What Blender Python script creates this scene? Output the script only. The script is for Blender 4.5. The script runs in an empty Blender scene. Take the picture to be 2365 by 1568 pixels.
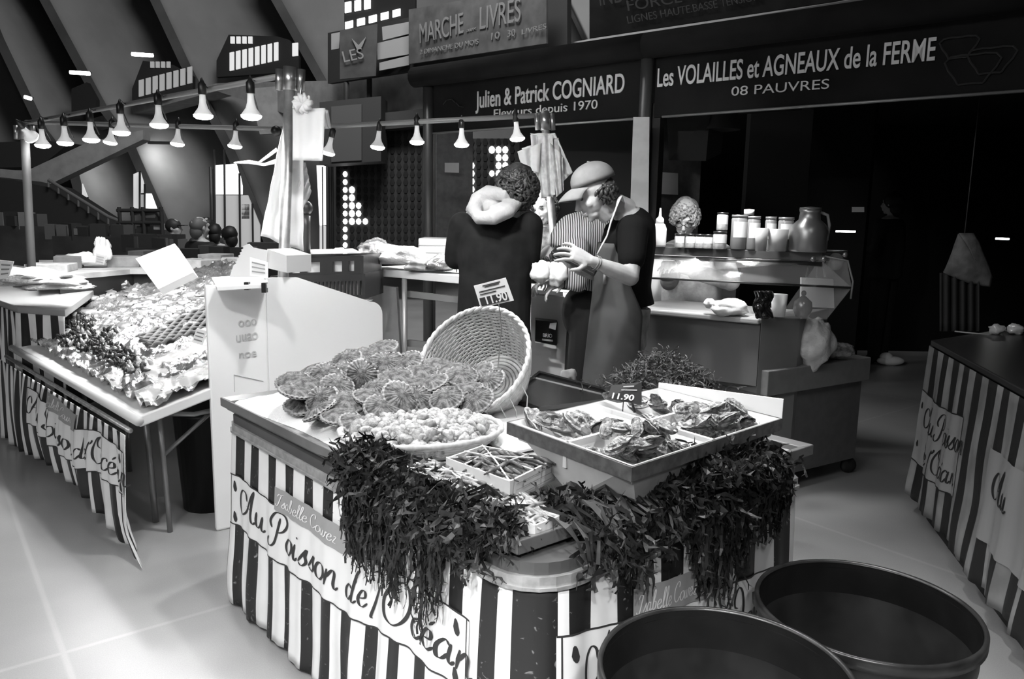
import bpy, bmesh, math, random
from mathutils import Vector, Matrix, Euler
from mathutils import noise as mnoise
random.seed(7)
C = bpy.context.scene.collection
V = Vector
sin, cos, pi = math.sin, math.cos, math.pi

# ------------------------------------------------------------------ camera
W_, H_ = 2365.0, 1568.0
FPX, PITCH, ROLL, EYE = 1780.0, math.radians(9.2), math.radians(1.0), 1.52
_fw = V((0, cos(PITCH), -sin(PITCH))); _rt = V((1, 0, 0)); _up = _rt.cross(_fw)
_rt2 = cos(ROLL)*_rt + sin(ROLL)*_up; _up2 = -sin(ROLL)*_rt + cos(ROLL)*_up
CAM = V((0, 0, EYE))
cd = bpy.data.cameras.new('camera'); cam = bpy.data.objects.new('camera', cd); C.objects.link(cam)
cam.matrix_world = Matrix(((_rt2.x, _up2.x, -_fw.x, 0), (_rt2.y, _up2.y, -_fw.y, 0), (_rt2.z, _up2.z, -_fw.z, EYE), (0, 0, 0, 1)))
cd.sensor_width = 36.0; cd.lens = FPX*36.0/W_; cd.clip_start = 0.05; cd.clip_end = 200
bpy.context.scene.camera = cam

# ------------------------------------------------------------------ world, light, exposure
sc = bpy.context.scene
sc.view_settings.view_transform = 'Standard'; sc.view_settings.look = 'None'
sc.view_settings.exposure = 0.12; sc.view_settings.gamma = 1.0
world = bpy.data.worlds.new('market_air'); sc.world = world; world.use_nodes = True
world.node_tree.nodes['Background'].inputs[0].default_value = (1, 1, 1, 1)
world.node_tree.nodes['Background'].inputs[1].default_value = 0.018
def area_light(name, loc, target, sx, sy, power):
    ld = bpy.data.lights.new(name, 'AREA'); ld.shape = 'RECTANGLE'; ld.size = sx; ld.size_y = sy; ld.energy = power
    o = bpy.data.objects.new(name, ld); C.objects.link(o); o.location = loc
    o.rotation_euler = (V(target)-V(loc)).to_track_quat('-Z', 'Y').to_euler(); return o
# added fill for the table fronts, unseen, behind and left of the viewer
area_light('front_fill_light', (-4.6, -2.6, 4.6), (0.0, 2.6, 0.6), 3.0, 2.0, 130)
# unseen area light washing the concrete vault at the far left
area_light('vault_wash_light', (-1.0, 7.5, 8.0), (-6.0, 17.0, 4.5), 4.0, 2.0, 420)

# unseen light added to brighten the gallery front over the stalls
area_light('gallery_fill_light', (-1.5, 6.5, 7.5), (-2.0, 13.0, 4.0), 2.5, 1.5, 260)

def ray(x, y):
    return _fw + _rt2*((x-W_/2)/FPX) + _up2*((H_/2-y)/FPX)
def onz(x, y, z):
    d = ray(x, y); return CAM + d*((z-EYE)/d.z)
def at(x, y, Y):
    d = ray(x, y); return CAM + d*(Y/d.y)
def onwall(x, y, A, B):
    """point on the vertical plane through A and B seen at x, y; with its run along AB and its height"""
    d = ray(x, y); n = V((B[1]-A[1], -(B[0]-A[0]), 0)); A3 = V((A[0], A[1], 0))
    t = (A3-CAM).dot(n)/d.dot(n); P = CAM+d*t
    e = V((B[0]-A[0], B[1]-A[1], 0)).normalized()
    return P, (P-A3).dot(e), P.z

# ------------------------------------------------------------------ materials (greyscale)
_m = {}
def mat(name, v, rough=0.6, metal=0.0, var=0.0, scale=20.0, bump=0.0, bscale=60.0, emit=0.0, trans=0.0, alpha=1.0, v2=None, det=6, coat=0.0, spec=0.5, sss=0.0):
    if name in _m: return _m[name]
    m = bpy.data.materials.new(name); m.use_nodes = True; nt = m.node_tree; b = nt.nodes['Principled BSDF']
    b.inputs['Base Color'].default_value = (v, v, v, 1); b.inputs['Roughness'].default_value = rough
    b.inputs['Metallic'].default_value = metal; b.inputs['Specular IOR Level'].default_value = spec
    if coat: b.inputs['Coat Weight'].default_value = coat; b.inputs['Coat Roughness'].default_value = 0.15
    if trans: b.inputs['Transmission Weight'].default_value = trans; b.inputs['IOR'].default_value = 1.45
    if alpha < 1: b.inputs['Alpha'].default_value = alpha
    if sss: b.inputs['Subsurface Weight'].default_value = sss; b.inputs['Subsurface Radius'].default_value = (.01, .01, .01)
    if emit: b.inputs['Emission Color'].default_value = (1, 1, 1, 1); b.inputs['Emission Strength'].default_value = emit
    tc = nt.nodes.new('ShaderNodeTexCoord')
    if var or v2 is not None:
        n = nt.nodes.new('ShaderNodeTexNoise'); n.inputs['Scale'].default_value = scale; n.inputs['Detail'].default_value = det
        r = nt.nodes.new('ShaderNodeValToRGB'); lo = max(0, v-var) if v2 is None else v; hi = v+var if v2 is None else v2
        r.color_ramp.elements[0].position = .36; r.color_ramp.elements[1].position = .64
        r.color_ramp.elements[0].color = (lo, lo, lo, 1); r.color_ramp.elements[1].color = (hi, hi, hi, 1)
        nt.links.new(tc.outputs['Object'], n.inputs['Vector']); nt.links.new(n.outputs[0], r.inputs[0]); nt.links.new(r.outputs[0], b.inputs['Base Color'])
    if bump:
        n2 = nt.nodes.new('ShaderNodeTexNoise'); n2.inputs['Scale'].default_value = bscale; n2.inputs['Detail'].default_value = 8
        bp = nt.nodes.new('ShaderNodeBump'); bp.inputs['Strength'].default_value = bump; bp.inputs['Distance'].default_value = .01
        nt.links.new(tc.outputs['Object'], n2.inputs['Vector']); nt.links.new(n2.outputs[0], bp.inputs['Height']); nt.links.new(bp.outputs[0], b.inputs['Normal'])
    _m[name] = m; return m

# ------------------------------------------------------------------ mesh builder
class MB:
    def __init__(s): s.v = []; s.f = []; s.mi = []; s.cur = 0
    def add(s, vs, fs, mi=None):
        o = len(s.v); s.v += [tuple(p) for p in vs]; s.f += [tuple(i+o for i in f) for f in fs]
        s.mi += [s.cur if mi is None else mi]*len(fs)
    def box(s, c, size, rz=0.0, M=None, mi=None):
        hx, hy, hz = size[0]/2, size[1]/2, size[2]/2
        vs = [V((x*hx, y*hy, z*hz)) for x in (-1, 1) for y in (-1, 1) for z in (-1, 1)]
        R = Matrix.Rotation(rz, 4, 'Z') if M is None else M
        vs = [R @ p + V(c) for p in vs]
        s.add(vs, [(0, 1, 3, 2), (4, 6, 7, 5), (0, 4, 5, 1), (2, 3, 7, 6), (0, 2, 6, 4), (1, 5, 7, 3)], mi)
    def hexa(s, bot, top, mi=None):
        n = len(bot); s.add(list(bot)+list(top), [tuple(reversed(range(n))), tuple(range(n, 2*n))] + [(i, (i+1) % n, n+(i+1) % n, n+i) for i in range(n)], mi)
    def prism(s, poly, z0, z1, mi=None):
        s.hexa([(p[0], p[1], z0) for p in poly], [(p[0], p[1], z1) for p in poly], mi)
    def slab(s, pts, thick, mi=None):
        """a flat polygon in space given a thickness away from the viewer side"""
        n = (V(pts[1])-V(pts[0])).cross(V(pts[2])-V(pts[0])).normalized()
        if n.dot(V(pts[0])-CAM) < 0: n = -n
        s.hexa([V(p) for p in pts], [V(p)+n*thick for p in pts], mi)
    def tube(s, pts, r, n=10, cap=True, mi=None, flat=1.0, upv=None):
        pts = [V(p) for p in pts]; k = len(pts); rs = r if isinstance(r, (list, tuple)) else [r]*k
        prev = None; vs = []
        for i, p in enumerate(pts):
            t = (pts[min(i+1, k-1)]-pts[max(i-1, 0)])
            t = t.normalized() if t.length > 1e-9 else V((0, 0, 1))
            if upv is not None: a = t.cross(V(upv)); a = a.normalized() if a.length > 1e-4 else t.orthogonal().normalized()
            elif prev is None: a = t.orthogonal().normalized()
            else: a = prev - t*prev.dot(t); a = a.normalized() if a.length > 1e-6 else t.orthogonal().normalized()
            prev = a; b = t.cross(a)
            rr = rs[i]; ra, rb = (rr if isinstance(rr, (list, tuple)) else (rr, rr*flat))
            vs += [p + a*(cos(2*pi*j/n)*ra) + b*(sin(2*pi*j/n)*rb) for j in range(n)]
        fs = [(i*n+j, i*n+(j+1) % n, (i+1)*n+(j+1) % n, (i+1)*n+j) for i in range(k-1) for j in range(n)]
        if cap: fs += [tuple(reversed(range(n))), tuple(range((k-1)*n, k*n))]
        s.add(vs, fs, mi)
    def lathe(s, prof, n=24, c=(0, 0, 0), M=None, mi=None, caps=True):
        vs = []
        for r, z in prof:
            vs += [V((r*cos(2*pi*j/n), r*sin(2*pi*j/n), z)) for j in range(n)]
        if M is not None: vs = [M @ p for p in vs]
        vs = [p+V(c) for p in vs]; k = len(prof)
        fs = [(i*n+j, i*n+(j+1) % n, (i+1)*n+(j+1) % n, (i+1)*n+j) for i in range(k-1) for j in range(n)]
        if caps: fs += [tuple(reversed(range(n))), tuple(range((k-1)*n, k*n))]
        s.add(vs, fs, mi)
    def grid(s, fn, nu, nv, mi=None, mfn=None):
        vs = [fn(i/nu, j/nv) for j in range(nv+1) for i in range(nu+1)]
        o = len(s.v); s.v += [tuple(p) for p in vs]
        for j in range(nv):
            for i in range(nu):
                a = o+j*(nu+1)+i; s.f.append((a, a+1, a+nu+2, a+nu+1)); s.mi.append(mfn(i, j) if mfn else (s.cur if mi is None else mi))
    def ell(s, c, r, n=14, m=8, M=None, mi=None, jit=0.0, sd=0):
        vs = []
        for i in range(m+1):
            th = pi*i/m
            for j in range(n):
                ph = 2*pi*j/n; d = V((sin(th)*cos(ph), sin(th)*sin(ph), cos(th)))
                k = 1+jit*mnoise.noise(d*1.7+V((sd*3.1, sd*1.7, sd))) if jit else 1
                p = V((d.x*r[0]*k, d.y*r[1]*k, d.z*r[2]*k)); p = (M @ p if M is not None else p)+V(c); vs.append(p)
        s.add(vs, [(i*n+j, (i+1)*n+j, (i+1)*n+(j+1) % n, i*n+(j+1) % n) for i in range(m) for j in range(n)], mi)
    def mesh(s, name, mats):
        me = bpy.data.meshes.new(name); me.from_pydata(s.v, [], s.f)
        for m in (mats if isinstance(mats, (list, tuple)) else [mats]): me.materials.append(m)
        me.polygons.foreach_set('material_index', s.mi); me.validate(); me.update(); return me
    def build(s, name, mats, parent=None, smooth=False, **kw):
        me = s.mesh(name, mats)
        if smooth: me.polygons.foreach_set('use_smooth', [True]*len(me.polygons))
        o = bpy.data.objects.new(name, me); C.objects.link(o)
        if parent is not None: o.parent = parent; o.matrix_parent_inverse = parent.matrix_world.inverted()
        bev = kw.pop('bevel', None)
        if bev:
            md = o.modifiers.new('bevel', 'BEVEL'); md.width = bev; md.segments = 2; md.limit_method = 'ANGLE'
        th = kw.pop('solid', None)
        if th: md = o.modifiers.new('solid', 'SOLIDIFY'); md.thickness = th; md.offset = 0
        props(o, **kw); return o
def props(o, label=None, cat=None, group=None, kind=None):
    if label: o['label'] = label
    if cat: o['category'] = cat
    if group: o['group'] = group
    if kind: o['kind'] = kind
    return o
def thing(name, loc=(0, 0, 0), rz=0.0, **kw):
    o = bpy.data.objects.new(name, None); C.objects.link(o); o.empty_display_size = .1
    o.location = loc; o.rotation_euler = (0, 0, rz); o.matrix_world = Matrix.Translation(V(loc)) @ Matrix.Rotation(rz, 4, 'Z')
    props(o, **kw); return o
def local_part(mb, name, mats, parent, smooth=False, **kw):
    o = mb.build(name, mats, None, smooth, **kw); o.parent = parent; return o
def copy_tree(o, M=None, **kw):
    c = o.copy(); C.objects.link(c)
    if M is not None: c.matrix_world = M
    props(c, **kw)
    for ch in o.children:
        d = ch.copy(); C.objects.link(d); d.parent = c; d.matrix_parent_inverse = ch.matrix_parent_inverse.copy()
        for g in ch.children:
            e = g.copy(); C.objects.link(e); e.parent = d
    return c
def remesh(mb, name, mats, parent, vox=0.008, smooth_it=2, **kw):
    """one continuous surface out of overlapping closed solids"""
    tmp = mb.build('tmp', mats[:1] if isinstance(mats, list) else mats)
    bm = bmesh.new(); bm.from_mesh(tmp.data); bmesh.ops.recalc_face_normals(bm, faces=bm.faces); bm.to_mesh(tmp.data); bm.free()
    md = tmp.modifiers.new('r', 'REMESH'); md.mode = 'VOXEL'; md.voxel_size = vox; md.use_smooth_shade = True
    if smooth_it:
        sm = tmp.modifiers.new('s', 'SMOOTH'); sm.factor = .5; sm.iterations = smooth_it
    dg = bpy.context.evaluated_depsgraph_get(); dg.update()
    me = bpy.data.meshes.new_from_object(tmp.evaluated_get(dg), depsgraph=dg); me.name = name
    old = tmp.data; bpy.data.objects.remove(tmp); bpy.data.meshes.remove(old)
    me.materials.clear()
    for m in (mats if isinstance(mats, list) else [mats]): me.materials.append(m)
    me.polygons.foreach_set('use_smooth', [True]*len(me.polygons))
    o = bpy.data.objects.new(name, me); C.objects.link(o)
    if parent is not None: o.parent = parent; o.matrix_parent_inverse = parent.matrix_world.inverted()
    props(o, **kw); return o
def lerp(a, b, t): return a+(b-a)*t
def vl(a, b, t): return V(a).lerp(V(b), t)
def nz(x, y=0.0, z=0.0): return mnoise.noise(V((x, y, z)))
def text_mesh(body, size, sx=1.0, off=0.0, ext=0.004):
    cu = bpy.data.curves.new('t', 'FONT'); cu.body = body; cu.size = size; cu.offset = off; cu.extrude = ext
    o = bpy.data.objects.new('t', cu); C.objects.link(o)
    dg = bpy.context.evaluated_depsgraph_get(); dg.update()
    me = bpy.data.meshes.new_from_object(o.evaluated_get(dg), depsgraph=dg)
    bpy.data.objects.remove(o); bpy.data.curves.remove(cu)
    me.transform(Matrix.Diagonal((sx, 1, 1, 1))); return me
def put_text(body, origin, xdir, ydir, width, height, mats, parent, name='lettering', off=0.0, ext=.004):
    """lettering fitted to width and to capital height on a plane"""
    me = text_mesh(body, 1.0, 1.0, off, .02)
    xs = [v.co.x for v in me.vertices]; w = max(xs)-min(xs); x0 = min(xs)
    X = V(xdir).normalized(); Y = V(ydir).normalized(); Z = X.cross(Y)
    sx = width/w; sy = height/.70
    for v in me.vertices:
        p = v.co.copy(); v.co = V(origin)+X*((p.x-x0)*sx)+Y*(p.y*sy)+Z*(p.z*(ext/.02))
    me.materials.clear(); me.materials.append(mats)
    o = bpy.data.objects.new(name, me); C.objects.link(o)
    if parent is not None: o.parent = parent; o.matrix_parent_inverse = parent.matrix_world.inverted()
    return o

WHITE_VINYL = mat('white_vinyl', .80, .45, var=.03, scale=8)
BLACK_VINYL = mat('black_vinyl', .018, .42, v2=.03, scale=5)
STEEL = mat('steel', .45, .32, metal=.9)
GALV = mat('galvanised_steel', .5, .4, metal=.7, var=.08)
DARKSTEEL = mat('dark_steel', .12, .35, metal=.6, var=.03)
CONCRETE = mat('concrete', .22, .8, var=.03, scale=3, bump=.1)
BLACK = mat('black_plastic', .012, .35)
SOFTBLACK = mat('black_cloth', .012, .9)
WHITE = mat('white_plastic', .82, .45)
PAPER = mat('white_paper', .85, .8)
GREYP = mat('grey_panel', .17, .55, var=.015, scale=4)
SKIN = mat('skin', .42, .55, var=.03, scale=30, sss=.0)
HAIR = mat('dark_hair', .012, .5, v2=.05, scale=90)
# ------------------------------------------------------------------ floor
def build_floor():
    m = bpy.data.materials.new('polished_concrete_slabs'); m.use_nodes = True; nt = m.node_tree; b = nt.nodes['Principled BSDF']; L = nt.links
    tc = nt.nodes.new('ShaderNodeTexCoord'); mp = nt.nodes.new('ShaderNodeMapping'); mp.inputs['Rotation'].default_value = (0, 0, math.radians(-38)); _R = Matrix.Rotation(math.radians(-38), 3, 'Z') @ V((-1.53, 2.45, 0)); mp.inputs['Location'].default_value = (-_R.x, -_R.y, 0)
    L.new(tc.outputs['Object'], mp.inputs[0])
    br = nt.nodes.new('ShaderNodeTexBrick'); br.offset = 0.0; br.inputs['Scale'].default_value = 1.0
    br.inputs['Brick Width'].default_value = 3.2; br.inputs['Row Height'].default_value = 3.2; br.inputs['Mortar Size'].default_value = .016; br.inputs['Mortar Smooth'].default_value = .8
    br.inputs['Color1'].default_value = (.0, .0, .0, 1); br.inputs['Color2'].default_value = (.0, .0, .0, 1); br.inputs['Mortar'].default_value = (1, 1, 1, 1)
    L.new(mp.outputs[0], br.inputs['Vector'])
    n = nt.nodes.new('ShaderNodeTexNoise'); n.inputs['Scale'].default_value = 1.3; n.inputs['Detail'].default_value = 8
    n3 = nt.nodes.new('ShaderNodeTexNoise'); n3.inputs['Scale'].default_value = 260; n3.inputs['Detail'].default_value = 2
    L.new(tc.outputs['Object'], n.inputs[0]); L.new(tc.outputs['Object'], n3.inputs[0])
    r = nt.nodes.new('ShaderNodeValToRGB'); r.color_ramp.elements[0].position = .3; r.color_ramp.elements[1].position = .7
    r.color_ramp.elements[0].color = (.34, .34, .34, 1); r.color_ramp.elements[1].color = (.46, .46, .46, 1); L.new(n.outputs[0], r.inputs[0])
    mx = nt.nodes.new('ShaderNodeMix'); mx.data_type = 'RGBA'; mx.blend_type = 'MULTIPLY'; mx.inputs[0].default_value = .35
    L.new(r.outputs[0], mx.inputs[6]); L.new(n3.outputs[0], mx.inputs[7])
    mx2 = nt.nodes.new('ShaderNodeMix'); mx2.data_type = 'RGBA'; mx2.inputs[7].default_value = (.75, .75, .75, 1)
    mu = nt.nodes.new('ShaderNodeMath'); mu.operation = 'MULTIPLY'; mu.inputs[1].default_value = .16; L.new(br.outputs['Color'], mu.inputs[0])
    L.new(mu.outputs[0], mx2.inputs[0]); L.new(mx.outputs[2], mx2.inputs[6]); L.new(mx2.outputs[2], b.inputs['Base Color'])
    b.inputs['Roughness'].default_value = .28; b.inputs['Specular IOR Level'].default_value = .7
    g = MB(); g.box((0, 12, -.05), (60, 60, .1)); g.build('floor', m, kind='structure')
build_floor()

# ------------------------------------------------------------------ the hall behind: vault bays, struts, gallery, lattice
VAULT = mat('vault_concrete', .23, .85, var=.02, scale=1.2)
RIBM = mat('strut_concrete', .07, .85, var=.02, scale=1.2)
def hall():
    YB = 18.0
    ribs = [[(215, 560), (170, 390), (100, 300), (0, 90), (-60, -60)],
            [(420, 600), (300, 330), (240, 250), (105, 0), (60, -60)],
            [(640, 600), (530, 340), (430, 150), (360, 0), (320, -60)],
            [(880, 600), (800, 300), (750, 195), (640, 0), (600, -60)],
            [(1560, 600), (1430, 280), (1365, 105), (1315, 0), (1285, -60)]]
    def rx(r, y):
        for (x1, y1), (x2, y2) in zip(r, r[1:]):
            if y2 <= y <= y1: return lerp(x1, x2, (y-y1)/(y2-y1))
        return r[-1][0]
    def P(x, y, Y):
        return at(x, y, Y)
    left = [(-300, 600), (-300, -60)]
    cols = [None]+ribs
    names = 0
    # bays, curved and set back behind each strut
    for k in range(len(ribs)):
        R = ribs[k]; Lr = ribs[k-1] if k else None
        g = MB()
        def fn(u, v, R=R, Lr=Lr):
            y = lerp(600, -60, v)
            xl = rx(Lr, y) if Lr else rx(R, y)-420
            if k == 4: xl = max(xl, rx(R, y)-760)
            x = lerp(xl, rx(R, y), u)
            return P(x, y, YB+2.6*(u**1.6)-(1-v)*.0)
        g.grid(fn, 14, 12); names += 1
        g.build('wall_vault_bay', VAULT, smooth=True, kind='structure', solid=.2)
        s = MB(); f = []
        for (x, y) in R:
            f.append((P(x-14, y, YB-.3), P(x+9, y, YB-.3), P(x+16, y, YB+2.9), P(x-4, y, YB+2.9)))
        for a, b in zip(f, f[1:]): s.hexa(a, b)
        s.build('trim_vault_strut', RIBM, kind='structure')
    # vault right of the last strut, behind the upper signs
    g = MB(); g.grid(lambda u, v: P(lerp(rx(ribs[4], lerp(190, -60, v)), 2700, u), lerp(190, -60, v), 15.5+2*u), 8, 6)
    g.build('wall_vault_bay', mat('vault_concrete_pale', .32, .85, var=.02, scale=1.2), smooth=True, kind='structure', solid=.2)
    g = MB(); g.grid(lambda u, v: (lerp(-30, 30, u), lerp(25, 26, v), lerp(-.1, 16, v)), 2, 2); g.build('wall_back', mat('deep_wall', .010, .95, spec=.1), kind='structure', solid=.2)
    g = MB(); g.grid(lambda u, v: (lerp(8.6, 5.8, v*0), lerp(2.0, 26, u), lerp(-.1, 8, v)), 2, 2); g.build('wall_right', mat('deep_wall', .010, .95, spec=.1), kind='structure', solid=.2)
hall()

PANE = mat('daylit_pane', .9, .4, emit=1.6)
DIMPANE = mat('dim_daylit_pane', .6, .4, emit=.45)
DKFRAME = mat('window_frame_dark', .03, .6)
def windows():
    # upper gallery glazing: dark opening with rows of pale panes
    def opening(poly, Y, rows, idx):
        t = thing('window_%d' % idx, at(*poly[0], Y), kind='structure')
        g = MB(); g.slab([at(x, y, Y) for x, y in poly], .15); g.build('window_frame', mat('opening_dark', .015, .9), t)
        for (x0, y0, x1, y1, hh, n, m) in rows:
            for i in range(n):
                a = (i+.14)/n; b = (i+.80)/n
                g = MB(); g.slab([at(lerp(x0, x1, a), lerp(y0, y1, a), Y-.05), at(lerp(x0, x1, b), lerp(y0, y1, b), Y-.05), at(lerp(x0, x1, b), lerp(y0, y1, b)+hh, Y-.05), at(lerp(x0, x1, a), lerp(y0, y1, a)+hh, Y-.05)], .04)
                g.build('pane', m, t)
    opening([(500, 140), (528, 80), (640, 84), (668, 92), (690, 130), (690, 165), (500, 178)], 17.4,
            [(530, 84, 585, 84, 16, 4, DIMPANE), (528, 122, 645, 96, 42, 8, DIMPANE), (672, 100, 692, 98, 30, 1, DIMPANE)], 1)
    opening([(305, 205), (330, 140), (400, 150), (445, 175), (445, 215), (305, 232)], 17.4,
            [(345, 142, 395, 142, 14, 4, mat('dimmer_pane', .4, .5, emit=.16)), (318, 186, 446, 152, 38, 8, mat('dimmer_pane', .4, .5))], 2)
    opening([(795, 0), (960, -10), (960, 62), (795, 80)], 16.5,
            [(793, 6, 860, -6, 24, 3, PANE), (793, 52, 930, 18, 16, 5, PANE)], 3)
    opening([(165, 205), (200, 190), (222, 230), (222, 252), (165, 262)], 17.4, [], 4)
    # ground floor glazing by the entrance
    def gw(idx, poly, panes, bars):
        t = thing('window_%d' % idx, at(*poly[0], 16.8), kind='structure')
        g = MB()
        for (p, q, w) in bars: g.slab([at(p[0]-w, p[1], 16.7), at(p[0]+w, p[1], 16.7), at(q[0]+w, q[1], 16.7), at(q[0]-w, q[1], 16.7)], .05)
        if bars: g.build('window_frame', DKFRAME, t)
        for pp, m in panes:
            g = MB(); g.slab([at(x, y, 16.9) for x, y in pp], .05); g.build('pane', m, t)
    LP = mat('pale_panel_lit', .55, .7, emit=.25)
    gw(5, [(310, 400), (0, 0)], [([(308, 402), (320, 397), (320, 482), (308, 480)], DIMPANE), ([(323, 397), (330, 420), (334, 445), (323, 446)], DIMPANE), ([(334, 447), (348, 447), (361, 482), (334, 481)], PANE), ([(323, 449), (332, 449), (332, 482), (323, 482)], LP)],
       [((321.5, 395), (321.5, 482), 1.4), ((333, 425), (333, 482), 1.2)])
    gw(6, [(188, 425), (0, 0)], [([(189, 424), (203, 460), (216, 488), (190, 472)], DIMPANE)], [((201, 455), (203, 482), .8)])
    gw(7, [(497, 380), (0, 0)], [([(497, 382), (515, 380), (515, 449), (497, 449)], PANE), ([(519, 380), (545, 378), (552, 405), (552, 449), (519, 449)], PANE), ([(554, 405), (559, 430), (559, 449), (554, 449)], PANE),
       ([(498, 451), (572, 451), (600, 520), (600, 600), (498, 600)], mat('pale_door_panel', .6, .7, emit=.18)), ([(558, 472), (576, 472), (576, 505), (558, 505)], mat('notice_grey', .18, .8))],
       [((484, 385), (488, 600), 1.5), ((494, 345), (496, 600), 1.5), ((517, 345), (519, 600), 1.6), ((552, 400), (554, 600), 1.6), ((582, 470), (584, 600), 1.4), ((491, 390), (493, 600), 1)])
    gw(8, [(731, 380), (0, 0)], [([(731, 382), (751, 382), (752, 520), (738, 520)], PANE), ([(738, 520), (752, 522), (752, 585), (738, 585)], DIMPANE)],
       [((759, 383), (760, 590), 1.2), ((764, 383), (765, 590), 1), ((768, 385), (769, 590), 1), ((744, 385), (745, 585), .7)])
windows()

GAL = mat('gallery_concrete', .26, .85, var=.03, scale=6)
def gallery():
    # gallery slab edge receding to the far left, above the lattice wall
    top = [(180, 283, 19.0), (500, 192, 17.0), (770, 186, 14.5), (1340, 94, 10.8), (2000, -30, 8.2)]
    bot = [(180, 297, 19.0), (500, 210, 17.0), (770, 300, 14.5), (1340, 200, 10.8), (2000, 60, 8.2)]
    g = MB()
    for i in range(len(top)-1):
        a, b, c, d = at(*top[i]), at(*top[i+1]), at(*bot[i+1]), at(*bot[i])
        o = V((.25, .5, 0)); g.hexa([a, b, c, d], [a+o, b+o, c+o, d+o])
    g.build('trim_gallery_edge', GAL, kind='structure')
    # pale wall below the gallery at the middle
    g = MB(); g.slab([at(575, 205, 15.6), at(780, 186, 15.6), at(780, 300, 15.6), at(600, 310, 15.6)], .2)
    g.build('wall_gallery', GAL, kind='structure')
    t = thing('gallery_railing', at(755, 75, 13), label='dark gallery railing carrying boards and painted banners high over the stalls', cat='railing')
    g = MB(); g.slab([at(757, 76, 13.4), at(1310, -30, 10.6), at(1310, 110, 10.6), at(757, 193, 13.4)], .1); g.build('railing_panel', mat('railing_dark', .02, .8), t)
    for (q) in [[(765, 78), (785, 74), (783, 112), (765, 115)], [(882, 62), (946, 50), (944, 78), (884, 93)], [(870, 100), (945, 82), (945, 125), (872, 138)], [(876, 145), (945, 128), (945, 150), (876, 163)]]:
        g = MB(); g.slab([at(x, y, 12.2) for x, y in q], .03); g.build('board', mat('grey_board', .2, .8), t)
    for hx, hy in ((800, 190), (853, 182)): g = MB(); g.tube([at(hx, hy, 13.2), at(hx, hy+48, 13.2)], .045); g.build('hanger', mat('hanger_dark', .05, .6), t)
    # three painted banners
    def yy(Y, x): return Y if not isinstance(Y, tuple) else lerp(Y[0], Y[1], (x-944)/318.0)
    DB = mat('dark_banner_cloth', .035, .85, var=.01, scale=4)
    def banner(q, Y, label, m):
        t = thing('banner', at(*q[0], yy(Y, q[0][0])), label=label, cat='banner')
        A = [at(x, y, yy(Y, x)) for x, y in q]
        g = MB(); g.slab(A, .03); g.build('cloth', m, t); return t
    CH = mat('faded_chalk_paint', .16, .9)
    def wr(t, body, p0, p1, hpx, Y, m=CH, off=.0):
        a = at(p0[0], p0[1], yy(Y, p0[0])); b = at(p1[0], p1[1], yy(Y, p1[0])); X = b-a; up = at(p0[0], p0[1]-hpx, yy(Y, p0[0]))-a
        put_text(body, a, X, up - X*(up.dot(X)/X.dot(X)), X.length, up.length, m, t, off=off)
    b1 = banner([(785, 70), (872, 55), (868, 175), (785, 183)], 12.0, 'small dark painted banner with a bird emblem on the gallery', DB)
    wr(b1, 'LES', (795, 144), (841, 134), 26, 11.93); 
    g = MB(); g.slab([at(812, 88, 11.95), at(828, 104, 11.95), at(846, 84, 11.95), at(836, 108, 11.95), at(826, 118, 11.95)], .02); g.build('emblem', CH, b1)
    b2 = banner([(944, 22), (1262, -34), (1262, 100), (944, 148)], (12.0, 10.2), 'long hand-lettered book market banner on the gallery railing', mat('banner_cloth_mid', .07, .85, var=.02, scale=4))
    wr(b2, 'MARCHE', (970, 100), (1070, 76), 46, (11.9, 10.1)); wr(b2, 'aux', (1078, 74), (1100, 68), 9, (11.9, 10.1)); wr(b2, 'LIVRES', (1108, 68), (1202, 48), 52, (11.9, 10.1))
    wr(b2, '2 DIMANCHE DU MOIS', (970, 126), (1105, 101), 11, (11.9, 10.1)); wr(b2, '10', (1135, 92), (1154, 88), 16, (11.9, 10.1)); wr(b2, '30', (1172, 86), (1190, 82), 16, (11.9, 10.1)); wr(b2, 'LIVRES', (1205, 80), (1262, 66), 12, (11.9, 10.1))
    b3 = banner([(1362, -60), (2300, -150), (2300, -72), (1935, 2), (1362, 88)], 7.2, 'dark hand-lettered banner above the awnings, cut by the top of the photo', DB)
    wr(b3, 'INDUSTRIES', (1386, 14), (1560, -18), 40, 7.1); wr(b3, 'FORCE  LUMIERE', (1450, 26), (1760, -26), 26, 7.1); wr(b3, 'LIGNES HAUTE.BASSE TENSION', (1450, 55), (1755, 0), 18, 7.1)
    # pale slab edge under the third banner
    g = MB(); g.slab([at(1340, 104, 7.6), at(2360, -66, 7.6), at(2400, 40, 7.6), at(1340, 215, 7.6)], .3); g.build('trim_gallery_edge', mat('gallery_pale', .60, .85, var=.03, scale=6), kind='structure')
gallery()

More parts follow.
